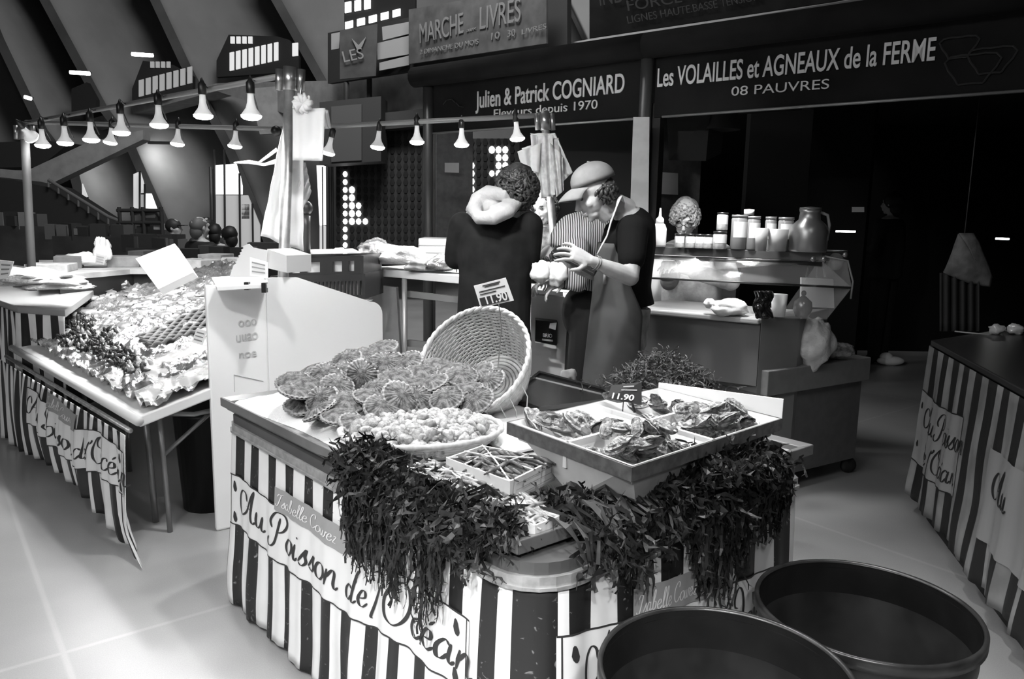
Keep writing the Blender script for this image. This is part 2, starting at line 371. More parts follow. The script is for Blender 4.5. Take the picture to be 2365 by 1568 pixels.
def lattice():
    # claustra: a dark wall pierced by a grid of small round-cornered openings
    DK = mat('lattice_dark', .022, .8); HO = mat('lattice_hole_shade', .008, .9)
    def claustra(x0, x1, y0, y1, Y, label, lit):
        t = thing('lattice_wall', at(x0, y1, Y), label=label, cat='wall')
        g = MB(); g.slab([at(x0, y0, Y), at(x1, y0, Y), at(x1, y1, Y), at(x0, y1, Y)], .15); g.build('wall_panel', DK, t)
        g = MB(); y = y0+8
        h = MB(); k = 0
        row = 0
        while y < y1-6:
            x = x0+6
            while x < x1-6:
                on = lit(x, y, row)
                c = at(x, y, Y-.01)
                if on: h.lathe([(0.001, -.01), (.045*on, -.01), (.05*on, .01), (0.001, .012)], 8, c, Matrix.Rotation(pi/2, 4, 'X') @ Matrix.Diagonal((1, 1.2, 1, 1)))
                else: g.lathe([(0.001, -.01), (.05, -.01), (.05, .01), (0.001, .012)], 6, c, Matrix.Rotation(pi/2, 4, 'X') @ Matrix.Diagonal((.8, 1.2, 1, 1)))
                x += 15.5
            y += 18.2; row += 1
        g.build('hole', HO, t, kind='stuff')
        if h.v: h.build('daylit_hole', mat('daylit_hole', .9, .5, emit=3.5), t, kind='stuff')
    def lit1(x, y, r):
        c = int((x-776)/15.5); yy = y
        if c == 1 and yy > 385: return .8
        if c == 2 and 425 < yy < 525: return 1.0
        if c == 3 and 462 < yy < 522: return .9
        if c == 4 and 508 < yy < 522: return .9
        return 0
    claustra(776, 985, 285, 600, 13.0, 'dark pierced lattice wall under the gallery with daylight in a few holes', lit1)
    def lit2(x, y, r):
        if 1082 < x < 1102 and 375 < y < 455: return .9
        if 1126 < x < 1180 and 340 < y < 415: return (.95, 0, .8, 1.05)[int((x+y*.5)/15.5) % 4] if x < 1150 else .9
        return 0
    claustra(1068, 1200, 320, 600, 12.0, 'narrow dark lattice panel seen inside the poultry stall with bright holes', lit2)
    # dark kiosk box and beam under the gallery
    t = thing('kiosk', at(740, 600, 12.2), label='dark boxy kiosk with a flat roof under the gallery', cat='kiosk')
    g = MB(); g.slab([at(738, 236, 12.2), at(880, 222, 12.2), at(880, 372, 12.2), at(738, 380, 12.2)], .6); g.build('body', mat('kiosk_dark', .02, .7), t)
    g = MB(); g.slab([at(765, 246, 12.15), at(835, 240, 12.15), at(835, 370, 12.15), at(765, 374, 12.15)], .03); g.build('panel', mat('kiosk_panel', .055, .7), t)
    g = MB(); g.slab([at(872, 262, 12.6), at(985, 250, 12.6), at(985, 290, 12.6), at(872, 300, 12.6)], .3); g.build('beam', mat('kiosk_dark', .02, .7), t)
lattice()

# stair and far furniture, left
def far_left():
    DK = mat('stair_dark', .018, .8)
    t = thing('staircase', at(380, 560, 14), label='dark concrete staircase descending at the far left of the hall', cat='staircase')
    g = MB(); g.slab([at(-60, 405, 14), at(30, 415, 14), at(110, 432, 14), at(255, 525, 14), at(290, 560, 14), at(290, 640, 14), at(-60, 640, 14)], .8); g.build('flight', DK, t)
    g = MB(); g.slab([at(-60, 330, 15), at(105, 325, 15), at(105, 385, 15), at(-60, 388, 15)], .8); g.slab([at(105, 325, 15), at(160, 330, 15), at(130, 355, 15), at(105, 375, 15)], .8); g.build('upper_landing', DK, t)
    g = MB(); g.tube([at(112, 415, 13.9), at(250, 500, 13.9), at(300, 520, 13.9)], .03)
    for k in range(7): g.tube([at(112+23*k, 415+14*k, 13.9), at(112+23*k, 432+15*k, 13.9)], .018)
    g.build('handrail', mat('handrail_grey', .12, .5), t)
    g = MB(); g.slab([at(-60, 385, 14.8), at(60, 395, 14.8), at(200, 330, 14.8), at(330, 300, 14.8), at(330, 322, 14.8), at(110, 428, 14.8), at(-60, 408, 14.8)], .3); g.build('wall_stair_soffit', GAL, kind='structure')
    t = thing('scaffold_rack', at(300, 560, 12.5), label='dark tubular rack with stacked goods near the far staircase', cat='rack')
    g = MB()
    for x in (275, 305, 330, 372): _a = at(x, 478, 12.4); g.tube([_a, V((_a.x, _a.y, 0))], .03)
    for y in (486, 514, 545): g.tube([at(270, y, 12.4), at(375, y, 12.4)], .03)
    g.build('frame', mat('rack_black', .02, .6), t)
    random.seed(3)
    for i in range(14):
        x = random.uniform(315, 372); y = random.uniform(492, 560)
        b = MB(); b.box(at(x, y, 12.5), (random.uniform(.06, .2), .15, random.uniform(.05, .12)), random.uniform(-.3, .3)); b.build('packet', mat('packet%d' % (i % 3), (.02, .1, .25)[i % 3], .7), t)
    # distant dark stalls along the whole left horizon
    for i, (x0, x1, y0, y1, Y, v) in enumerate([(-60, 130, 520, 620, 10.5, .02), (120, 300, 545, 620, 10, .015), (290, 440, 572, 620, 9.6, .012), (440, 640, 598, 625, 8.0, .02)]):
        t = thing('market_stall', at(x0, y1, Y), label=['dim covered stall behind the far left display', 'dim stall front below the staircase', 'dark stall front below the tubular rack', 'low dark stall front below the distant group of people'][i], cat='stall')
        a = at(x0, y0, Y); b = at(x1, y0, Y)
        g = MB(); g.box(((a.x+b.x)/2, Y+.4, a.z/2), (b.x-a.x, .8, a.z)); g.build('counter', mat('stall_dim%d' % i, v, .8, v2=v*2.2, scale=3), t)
        for k in range(9):
            x = random.uniform(x0+5, x1-5); g = MB(); p = at(x, y0, Y+.2)
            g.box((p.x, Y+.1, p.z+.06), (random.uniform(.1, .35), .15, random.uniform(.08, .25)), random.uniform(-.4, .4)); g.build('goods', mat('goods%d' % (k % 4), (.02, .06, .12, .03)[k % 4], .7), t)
    # fluorescent tubes
    TU = mat('fluorescent_tube_glow', 1, .5, emit=14)
    for i, (x0, y0, x1, y1, Y, lb) in enumerate([(305, 125, 353, 128, 15, 'upper lit fluorescent tube under the vault at left'), (162, 167, 207, 170, 15, 'lower lit fluorescent tube under the vault at left'), (57, 224, 72, 228, 16, 'small distant lamp glowing under the far left vault')]):
        t = thing('fluorescent_lamp', at(x0, y0, Y), label=lb, cat='lamp')
        g = MB(); g.tube([at(x0, y0, Y), at(x1, y1, Y)], .035); g.build('tube', TU, t)
        g = MB(); g.slab([at(x0, y0-5, Y+.03), at(x1, y1-5, Y+.03), at(x1, y1-1, Y+.03), at(x0, y0-1, Y+.03)], .08); g.build('housing', DKFRAME, t)
    # light strips on the lower vault
    for i, (x0, x1, y, Y) in enumerate([(345, 410, 330, 17.9), (228, 272, 352, 17.9)]):
        t = thing('uplighter', at(x0, y, Y), label=['wide wall uplighter glowing on the lower vault', 'narrow wall uplighter glowing on the lower vault beside the stair'][i], cat='lamp')
        g = MB(); g.box(at((x0+x1)/2, y, Y-.3), ((x1-x0)*Y/FPX, .12, .06)); g.build('housing', DKFRAME, t)
        ld = bpy.data.lights.new('uplighter_light', 'AREA'); ld.shape = 'RECTANGLE'; ld.size = (x1-x0)*Y/FPX; ld.size_y = .15; ld.energy = 9
        o = bpy.data.objects.new('uplighter_light', ld); C.objects.link(o); o.location = at((x0+x1)/2, y+6, Y-.1); o.rotation_euler = (math.radians(35), 0, 0)
far_left()
# ------------------------------------------------------------------ script lettering made of pen strokes
GL = {
 'A': (1.75, [[(.8,1.1),(.6,1.55),(.25,1.65),(0,1.2),(.08,.45),(.42,.02),(.85,.4),(1.2,1.3),(1.45,2.15)], [(1.45,2.15),(1.42,1.2),(1.48,.35),(1.7,.02),(1.9,.2)], [(.8,.78),(1.55,.85)]]),
 'u': (1.0, [[(0,.95),(.02,.35),(.22,.0),(.5,.25),(.62,.95)], [(.62,.95),(.62,.25),(.78,0),(1.0,.2)]]),
 'P': (1.35, [[(.75,1.9),(.68,1.0),(.55,.2),(.25,-.08),(-.05,.15),(.05,.45)], [(.2,1.1),(-.02,1.5),(.3,2.1),(.95,2.15),(1.3,1.7),(1.1,1.15),(.72,.95)]]),
 'o': (.8, [[(.5,.97),(.15,.85),(0,.45),(.15,.05),(.45,.0),(.72,.4),(.62,.85),(.4,.97)]]),
 'i': (.5, [[(.05,.95),(.05,.3),(.2,0),(.42,.25)], [(.12,1.32),(.14,1.42)]]),
 's': (.62, [[(.0,.15),(.35,.85),(.42,.95),(.4,.6),(.52,.25),(.32,0),(.05,.12)]]),
 'n': (.95, [[(.05,.95),(.06,0)], [(.06,.4),(.32,.95),(.52,.85),(.54,.25),(.7,0),(.95,.25)]]),
 'd': (1.0, [[(.55,.8),(.3,.97),(.02,.6),(.1,.08),(.35,0),(.6,.4)], [(.82,2.0),(.68,1.0),(.64,.2),(.8,0),(1.0,.2)]]),
 'e': (.7, [[(.05,.42),(.48,.6),(.42,.95),(.18,.9),(0,.45),(.15,.05),(.42,0),(.7,.3)]]),
 'l': (.5, [[(.05,.35),(.35,1.5),(.38,2.05),(.22,2.1),(.12,1.5),(.1,.3),(.25,0),(.48,.25)]]),
 'L': (.5, [[(.5,1.75),(.3,1.0),(.1,-.1),(.05,-.6),(.2,-.7)]]),
 "'": (.35, [[(.15,1.9),(.2,1.75),(.05,1.5)]]),
 'O': (1.6, [[(.85,2.2),(.35,1.9),(0,1.1),(.15,.25),(.65,-.1),(1.2,.25),(1.45,1.1),(1.25,1.95),(.85,2.2),(.5,1.75),(.6,1.35),(.95,1.25)]]),
 'c': (.65, [[(.5,.75),(.42,.97),(.12,.85),(0,.4),(.15,.03),(.4,0),(.66,.3)]]),
 'E': (.7, [[(.05,.42),(.48,.6),(.42,.95),(.18,.9),(0,.45),(.15,.05),(.42,0),(.7,.3)], [(.28,1.2),(.52,1.5)]]),
 'a': (.9, [[(.55,.8),(.3,.97),(.02,.55),(.1,.05),(.32,0),(.55,.4)], [(.62,.95),(.58,.25),(.72,0),(.92,.25)]]),
 'I': (.95, [[(.1,1.5),(.3,1.95),(.7,1.9),(1.05,2.1)], [(.75,1.95),(.6,1.0),(.4,.15),(.1,0),(-.1,.25)]]),
 'b': (.75, [[(.05,.4),(.3,1.5),(.3,2.05),(.12,1.9),(.08,.3),(.25,0),(.52,.25),(.5,.8),(.2,.85)]]),
 'C': (1.1, [[(.85,1.5),(.85,2.0),(.5,2.1),(.05,1.4),(.05,.5),(.4,0),(.8,.1),(1.05,.5)]]),
 'w': (1.15, [[(0,.95),(.08,.15),(.25,0),(.45,.35),(.5,.95)], [(.5,.95),(.52,.2),(.7,0),(.92,.4),(.95,.95),(1.15,.85)]]),
 'r': (.6, [[(.05,.95),(.06,0)], [(.06,.5),(.3,.95),(.5,.9)]]),
 'z': (.7, [[(.05,.9),(.5,.95),(.1,.05),(.6,.0)]]),
}
def crom(p, n=6):
    out = []
    for i in range(len(p)-1):
        p0 = p[max(i-1, 0)]; p1 = p[i]; p2 = p[i+1]; p3 = p[min(i+2, len(p)-1)]
        for k in range(n):
            t = k/n; f = lambda a, b, c, d: .5*((2*b)+(-a+c)*t+(2*a-5*b+4*c-d)*t*t+(-a+3*b-3*c+d)*t**3)
            out.append((f(p0[0], p1[0], p2[0], p3[0]), f(p0[1], p1[1], p2[1], p3[1])))
    out.append(p[-1]); return out
def pen(mb, txt, x0, y0, size, S, mi, slant=.18, thick=.19, thin=.055, sx=1.0, space=.75):
    """write along x0.. on surface S(x, y); returns the end"""
    x = x0
    for ch in txt:
        if ch == ' ': x += space*size*sx; continue
        w, strokes = GL[ch]
        for st in strokes:
            c = crom(st, 5) if len(st) > 2 else [vl((*st[0], 0), (*st[1], 0), t/4)[:2] for t in range(5)]
            quads = []
            for i, p in enumerate(c):
                q = c[min(i+1, len(c)-1)]; r = c[max(i-1, 0)]; d = V((q[0]-r[0], q[1]-r[1])); d = d.normalized() if d.length > 0 else V((0, 1))
                wd = thin+(thick-thin)*abs(d.y)**1.5
                e = min(i, len(c)-1-i); wd *= .45+.55*min(1, e/2)
                nx, ny = -d.y*wd/2, d.x*wd/2
                for s_ in (1, -1):
                    px = p[0]+nx*s_; py = p[1]+ny*s_
                    quads.append(S(x+(px+py*slant)*size*sx, y0+py*size))
            n = len(c); mb.add(quads, [(2*i, 2*i+1, 2*i+3, 2*i+2) for i in range(n-1)], mi)
        x += w*size*sx*1.08
    return x
def blob2d(mb, cx, cy, rx, ry, S, mi, rot=0):
    n = 12; pts = [S(cx, cy)]
    for i in range(n):
        a = 2*pi*i/n; k = 1+.35*cos(a); u = rx*sin(a)*(1 if cos(a) < 0 else .75); v = ry*cos(a)
        pts.append(S(cx+u*cos(rot)-v*sin(rot), cy+u*sin(rot)+v*cos(rot)))
    mb.add(pts, [(0, i+1, (i+1) % n+1) for i in range(n)], mi)

# ------------------------------------------------------------------ striped skirt hung along a path
class Skirt:
    def __init__(s, pts, rad, ztop, zbot, amp=.012, per=.17, seed=0, flare=.02, closed=True):
        P = []
        n = len(pts)
        for i, p in enumerate(pts):
            p = V((p[0], p[1])); r = rad[i] if isinstance(rad, (list, tuple)) else rad
            if (not closed and i in (0, n-1)) or r == 0: P.append(p); continue
            a = (V(pts[i-1][:2])-p); b = (V(pts[(i+1) % n][:2])-p); a.normalize(); b.normalize()
            ang = a.angle(b)/2; d = r/math.tan(ang)
            c = p+(a+b).normalized()*(r/sin(ang)); A = p+a*d-c; B = p+b*d-c
            for k in range(9):
                v = A.lerp(B, k/8).normalized()*r; P.append(c+v)
        if closed: P.append(P[0].copy())
        s.P = P; s.L = [0]
        for a, b in zip(P, P[1:]): s.L.append(s.L[-1]+(b-a).length)
        s.ztop = ztop; s.zbot = zbot; s.amp = amp; s.per = per; s.seed = seed; s.flare = flare
        area = sum(a.x*b.y-b.x*a.y for a, b in zip(P, P[1:]+[P[0]])); s.sg = 1 if area > 0 else -1
    def at(s, u):
        u = max(0, min(s.L[-1]-1e-6, u)); i = 0
        while s.L[i+1] < u: i += 1
        t = (u-s.L[i])/(s.L[i+1]-s.L[i]); p = s.P[i].lerp(s.P[i+1], t)
        d1 = (s.P[i+1]-s.P[i]).normalized(); j = i+1 if t > .5 else i-1; j = max(0, min(len(s.P)-2, j)); d2 = (s.P[j+1]-s.P[j]).normalized()
        d = d1.lerp(d2, abs(t-.5)).normalized(); return p, V((d.y, -d.x))*s.sg
    def near(s, x, y):
        best = None
        for i in range(len(s.P)-1):
            a, b = s.P[i], s.P[i+1]; e = b-a; t = max(0, min(1, (V((x, y))-a).dot(e)/e.dot(e))); d = (a+e*t-V((x, y))).length
            if best is None or d < best[0]: best = (d, s.L[i]+t*e.length)
        return best[1]
    def S(s, u, z, off=0.0):
        p, n = s.at(u); k = max(0, min(1, (s.ztop-z)/(s.ztop-s.zbot)))
        f = s.amp*(sin(2*pi*u/s.per+s.seed+1.3*nz(u*3, s.seed))+.5*sin(2*pi*u/(s.per*.43)+2))*(k**.8)
        o = .006+s.flare*k+f+s.amp*1.4*nz(u*5+s.seed, z*4)*k+off
        q = p+n*o; return V((q.x, q.y, z))
    def build(s, stripes, parent, mats=None, zb=None, step=.009):
        g = MB(); n = int(s.L[-1]/step); rows = 22
        def fn(i, j):
            u = i*s.L[-1]; z1 = s.zbot+(zb(u) if zb else 0)+.006*sin(u*9); return s.S(u, lerp(s.ztop, z1, j))
        def mf(i, j):
            u = (i+.5)/n*s.L[-1]; return 1 if any(a <= u < b for a, b in stripes) else 0
        g.grid(fn, n, rows, mfn=mf)
        return g.build('striped_skirt', mats or [WHITE_VINYL, BLACK_VINYL], parent, True, solid=.002)

def name_banner(sk, u0, u1, z0, z1, parent, wob=.012, rise=0.0, gap=.004, text=True, ph=0.0, tag=True):
    """white banner with cursive shop lettering lying on a skirt"""
    Lw = u1-u0; Hh = z1-z0; g = MB()
    def S(x, y, off=0.0):     # x metres from left, y from the bottom
        return sk.S(u0+x, z0+rise*x/Lw+y+wob*sin(x*5.2+ph)+wob*.5*sin(x*11+ph), gap+off)
    g.grid(lambda a, b: S(a*Lw, b*Hh), int(Lw/.012), 10, mi=0)
    e = .005
    for y in (0, Hh): g.grid(lambda a, b: S(a*Lw, y-e/2+b*e, .0012), int(Lw/.012), 1, mi=1)
    for x in (.012, Lw-.012): g.grid(lambda a, b: S(x-e*.4+a*e*.8, b*Hh, .0012), 1, 10, mi=1)
    for (x, y) in ((.045, Hh*.78), (.045, Hh*.16), (Lw-.05, Hh*.8), (Lw-.05, Hh*.14)):
        blob2d(g, x, y, .012, .022, lambda a, b: S(a, b, .0016), 1, .2)
    T = lambda a, b: S(a, b, .0018)
    sz = Hh*.30
    tot = 16.5*sz; k = (Lw-.15)/tot
    x = pen(g, 'Au', .075, Hh*.30, sz, T, 1, sx=k); x = pen(g, 'Poisson', x+.5*sz*k, Hh*.25, sz, T, 1, sx=k)
    x = pen(g, 'de', x+.45*sz*k, Hh*.26, sz*.9, T, 1, sx=k); x = pen(g, "L'", x+.22*sz*k, Hh*.30, sz*.8, T, 1, sx=k)
    pen(g, 'OcEan', x+.0*sz*k, Hh*.24, sz, T, 1, sx=k)
    if tag:
        a0, a1 = Lw*.27, Lw*.60; b0, b1 = Hh*.93, Hh*.93+Hh*.42
        def T2(x, y, o=0.0): return S(x, y, .004+o)
        g.grid(lambda a, b: T2(lerp(a0, a1, a), lerp(b0, b1, b)), 24, 4, mi=2)
        pen(g, 'Isabelle Cowez', a0+.012, b0+Hh*.10, Hh*.115, lambda a, b: T2(a, b, .0015), 0, sx=(a1-a0-.03)/(12.3*Hh*.115*1.0), space=.5, thick=.17, thin=.07)
    return g.build('name_banner', [mat('banner_white', .78, .5), mat('banner_ink', .03, .6), mat('banner_tag_grey', .33, .55)], parent, True)

# ------------------------------------------------------------------ the main shellfish table
TL, TF, TR = onz(508, 917, .80), onz(1197, 1250, .80), onz(1880, 1026, .80)
TB = TL+TR-TF
BL, BF, BR = onz(533, 962, .74), onz(1232, 1338, .74), onz(1844, 1085, .74)
BB = BL+BR-BF
def table_main():
    t = thing('display_table', (BF.x, BF.y, 0), label='big foreground shellfish table with a black and white striped skirt', cat='table')
    RIM = mat('table_rim', .10, .35, v2=.16, scale=6, spec=.6)
    c = (TL+TF+TR+TB)/4
    # tray: lip around a sunken floor
    def inset(p, d): v = V((c.x-p.x, c.y-p.y, 0)); return V((p.x, p.y, 0))+v.normalized()*d
    g = MB(); q = [TL, TF, TR, TB]; qi = [inset(p, .045) for p in q]
    for i in range(4):
        a, b = q[i], q[(i+1) % 4]; ai, bi = qi[i], qi[(i+1) % 4]
        g.hexa([(a.x, a.y, .765), (b.x, b.y, .765), (bi.x, bi.y, .765), (ai.x, ai.y, .765)], [(a.x, a.y, .80), (b.x, b.y, .80), (bi.x, bi.y, .788), (ai.x, ai.y, .788)])
    g.build('tray_rim', RIM, t, bevel=.003)
    g = MB(); g.prism([(p.x, p.y) for p in [inset(p, .03) for p in q]], .752, .770); g.build('tray_floor', mat('tray_floor', .30, .4, var=.05), t)
    # body under it with a rounded corner, rail and skirt
    pts = [BB, BL, BF, BR]
    sk = Skirt([(p.x, p.y) for p in pts], [.03, .03, .13, .03], .70, .02, amp=.009, per=.19, flare=.035)
    g = MB(); g.prism([(p.x, p.y) for p in sk.P[:-1]], .70, .752)
    g.build('fascia', mat('fascia_grey', .055, .4, v2=.085, scale=4), t)
    g = MB(); P = [V((p.x, p.y, 0)) for p in sk.P]
    def sweep(mb, off0, off1, z0, z1):
        vs = []; n = 160; Ltot = sk.L[-1]
        for i in range(n):
            p, nn = sk.at(i/n*Ltot); 
            for o, z in ((off0, z0), (off1, z0), (off1, z1), (off0, z1)): vs.append((p.x+nn.x*o, p.y+nn.y*o, z))
        mb.add(vs, [(4*i+k, 4*i+(k+1) % 4, 4*((i+1) % n)+(k+1) % 4, 4*((i+1) % n)+k) for i in range(n) for k in range(4)])
    sweep(g, -.01, .012, .692, .722); sweep(g, .0, .018, .690, .698); g.build('rail', mat('rail_aluminium', .42, .35, metal=.5, var=.08, scale=30), t)
    ub = lambda x, y: sk.near(*onwall(x, y, BL, BF)[0][:2])
    ur = lambda x, y: sk.near(*onwall(x, y, BF, BR)[0][:2])
    yl = lambda x: 975+.518*(x-533); yr = lambda x: 1289-.363*(x-1313)
    st = [(sk.near(BL.x, BL.y)-.06, sk.near(BL.x, BL.y)+.012)]
    for a, b in [(550, 569), (586, 603), (623, 642), (663, 682), (708, 727), (752, 776), (800, 828), (855, 882), (912, 940), (974, 1003), (1047, 1079), (1122, 1158)]:
        st.append((ub(a, yl(a)), ub(b, yl(b))))
    for a, b in [(1313, 1365), (1419, 1471), (1525, 1577), (1618, 1662), (1702, 1745), (1786, 1822)]:
        st.append((ur(a, yr(a)), ur(b, yr(b))))
    uc = sk.near(BF.x, BF.y); st.append((uc-.045, uc+.05))
    for k in range(12): st.append((k*.16, k*.16+.08)) if k*.16+.08 < sk.near(BL.x, BL.y)-.1 else None
    u_r = sk.near(BR.x, BR.y)
    st.append((u_r-.015, u_r+.05)); st += [(u_r+.12+k*.15, u_r+.19+k*.15) for k in range(12)]
    # worn black vinyl
    m = bpy.data.materials.new('worn_black_vinyl'); m.use_nodes = True; nt = m.node_tree; b = nt.nodes['Principled BSDF']
    tc = nt.nodes.new('ShaderNodeTexCoord'); n = nt.nodes.new('ShaderNodeTexNoise'); n.inputs['Scale'].default_value = 28; n.inputs['Detail'].default_value = 10; n.inputs['Distortion'].default_value = 1.6
    r = nt.nodes.new('ShaderNodeValToRGB'); r.color_ramp.elements[0].position = .63; r.color_ramp.elements[1].position = .74
    r.color_ramp.elements[0].color = (.016, .016, .016, 1); r.color_ramp.elements[1].color = (.30, .30, .30, 1)
    nt.links.new(tc.outputs['Object'], n.inputs[0]); nt.links.new(n.outputs[0], r.inputs[0]); nt.links.new(r.outputs[0], b.inputs['Base Color']); b.inputs['Roughness'].default_value = .45
    s = sk.build(st, t, [WHITE_VINYL, m])
    # name banners, left face and right face
    P0, _, zt = onwall(545, 1094, BL, BF); _, _, zb = onwall(548, 1214, BL, BF); P1, _, zt1 = onwall(1097, 1432, BL, BF)
    name_banner(sk, sk.near(P0.x, P0.y), sk.near(P1.x, P1.y), zb+.012, zt-.008, s, wob=.012, ph=1.0, rise=zt1-zt+.01)
    P0, _, zt = onwall(1283, 1476, BF, BR); P1, _, zt1 = onwall(1774, 1303, BF, BR)
    name_banner(sk, sk.near(P0.x, P0.y), sk.near(P1.x, P1.y), zt-.215, zt-.0, s, wob=.006, ph=2.0, rise=zt1-zt)
    return t, sk
TABLE, SK = table_main()
ZF = .771

# crushed ice and the white sheet
def ice():
    t = MB()
    poly = [(520, 918), (640, 893), (760, 880), (1000, 905), (1000, 1000), (860, 1030), (800, 1035), (700, 985)]
    P = [onz(x, y, .79) for x, y in poly]; c = sum(P, V())/len(P)
    def fn(u, v):
        i = u*len(P); k = int(i) % len(P); q = P[k].lerp(P[(k+1) % len(P)], i-int(i)); p = c.lerp(q, v)
        h = (.045*(1-v**3))+.012*nz(p.x*14, p.y*14)*(1-v*.6)+.008*nz(p.x*60, p.y*60)*(1-v)
        return V((p.x, p.y, ZF+max(h, 0)))
    t.grid(fn, 64, 26)
    o = t.build('crushed_ice', mat('crushed_ice', .88, .35, bump=.5, bscale=120), None, True, label='white bed of crushed ice at the left end of the shellfish table', cat='ice', kind='stuff')
    g = MB(); q = [onz(1060, 990, .785), onz(1180, 1045, .785), onz(1470, 985, .785), onz(1440, 915, .785), onz(1180, 905, .785), onz(1080, 935, .785)]
    g.prism([(p.x, p.y) for p in q], ZF+.006, ZF+.016); g.build('cutting_sheet', mat('white_board', .85, .5), None, bevel=.002, label='white plastic board lying between the whelk basket and the oyster crate', cat='board')
    g = MB(); q = [onz(x, y, .79) for x, y in [(1172, 925), (1245, 866), (1400, 908), (1420, 930), (1245, 952)]]
    q = [V((p.x, p.y, 0)) for p in q]; cc = sum(q, V())/5
    g.prism([(p.x, p.y) for p in q], ZF+.018, ZF+.024)
    for i in range(5):
        a, b = q[i], q[(i+1) % 5]; ai, bi = a.lerp(cc, .05), b.lerp(cc, .05)
        g.hexa([(a.x, a.y, ZF+.018), (b.x, b.y, ZF+.018), (bi.x, bi.y, ZF+.018), (ai.x, ai.y, ZF+.018)], [(a.x, a.y, ZF+.04), (b.x, b.y, ZF+.04), (bi.x, bi.y, ZF+.035), (ai.x, ai.y, ZF+.035)])
    g.build('tray', mat('glossy_black_tray', .014, .22), None, label='empty glossy black tray behind the oyster crate', cat='tray')
ice()

# ------------------------------------------------------------------ scallops
def scallop_proto():
    SH = mat('scallop_shell', .045, .65, v2=.20, scale=50, bump=.5, bscale=120, det=3)
    SE = mat('scallop_edge', .34, .6)
    t = thing('scallop', label='', cat='scallop')
    def valve(sign, dome):
        g = MB(); NR = 9; NA = 140
        def fn(u, v):
            a = lerp(-pi, pi, u); rr = v
            rib = cos(a*23)
            R = .075*(1+.016*rib*v*(1 if abs(a) < 2.2 else 0))
            if cos(a) < 0: R = min(R, .060/max(.001, -cos(a)))
            x = R*sin(a)*rr; y = R*cos(a)*rr*.95+(.0)
            h = dome*(1-rr*rr)*1.0+.0024*rib*rr*(1 if sign > 0 else .6)+.0006*sin(rr*26)*rr
            return V((x, y, sign*(h+.0015)+(.003*sign*(1-rr))))
        g.grid(fn, NA, NR, mfn=lambda i, j: 1 if j == NR-1 else 0)
        for sx in (-1, 1):   # ears at the hinge
            g.add([(sx*.004, -.050, sign*.005), (sx*.040, -.050, sign*.003), (sx*.034, -.070, sign*.003), (0, -.068, sign*.005)], [(0, 1, 2, 3)])
        return g
    local_part(valve(1, .017), 'upper_valve', [SH, SE], t, True, solid=.0025)
    local_part(valve(-1, .020), 'lower_valve', [SH, SE], t, True, solid=.0025)
    return t
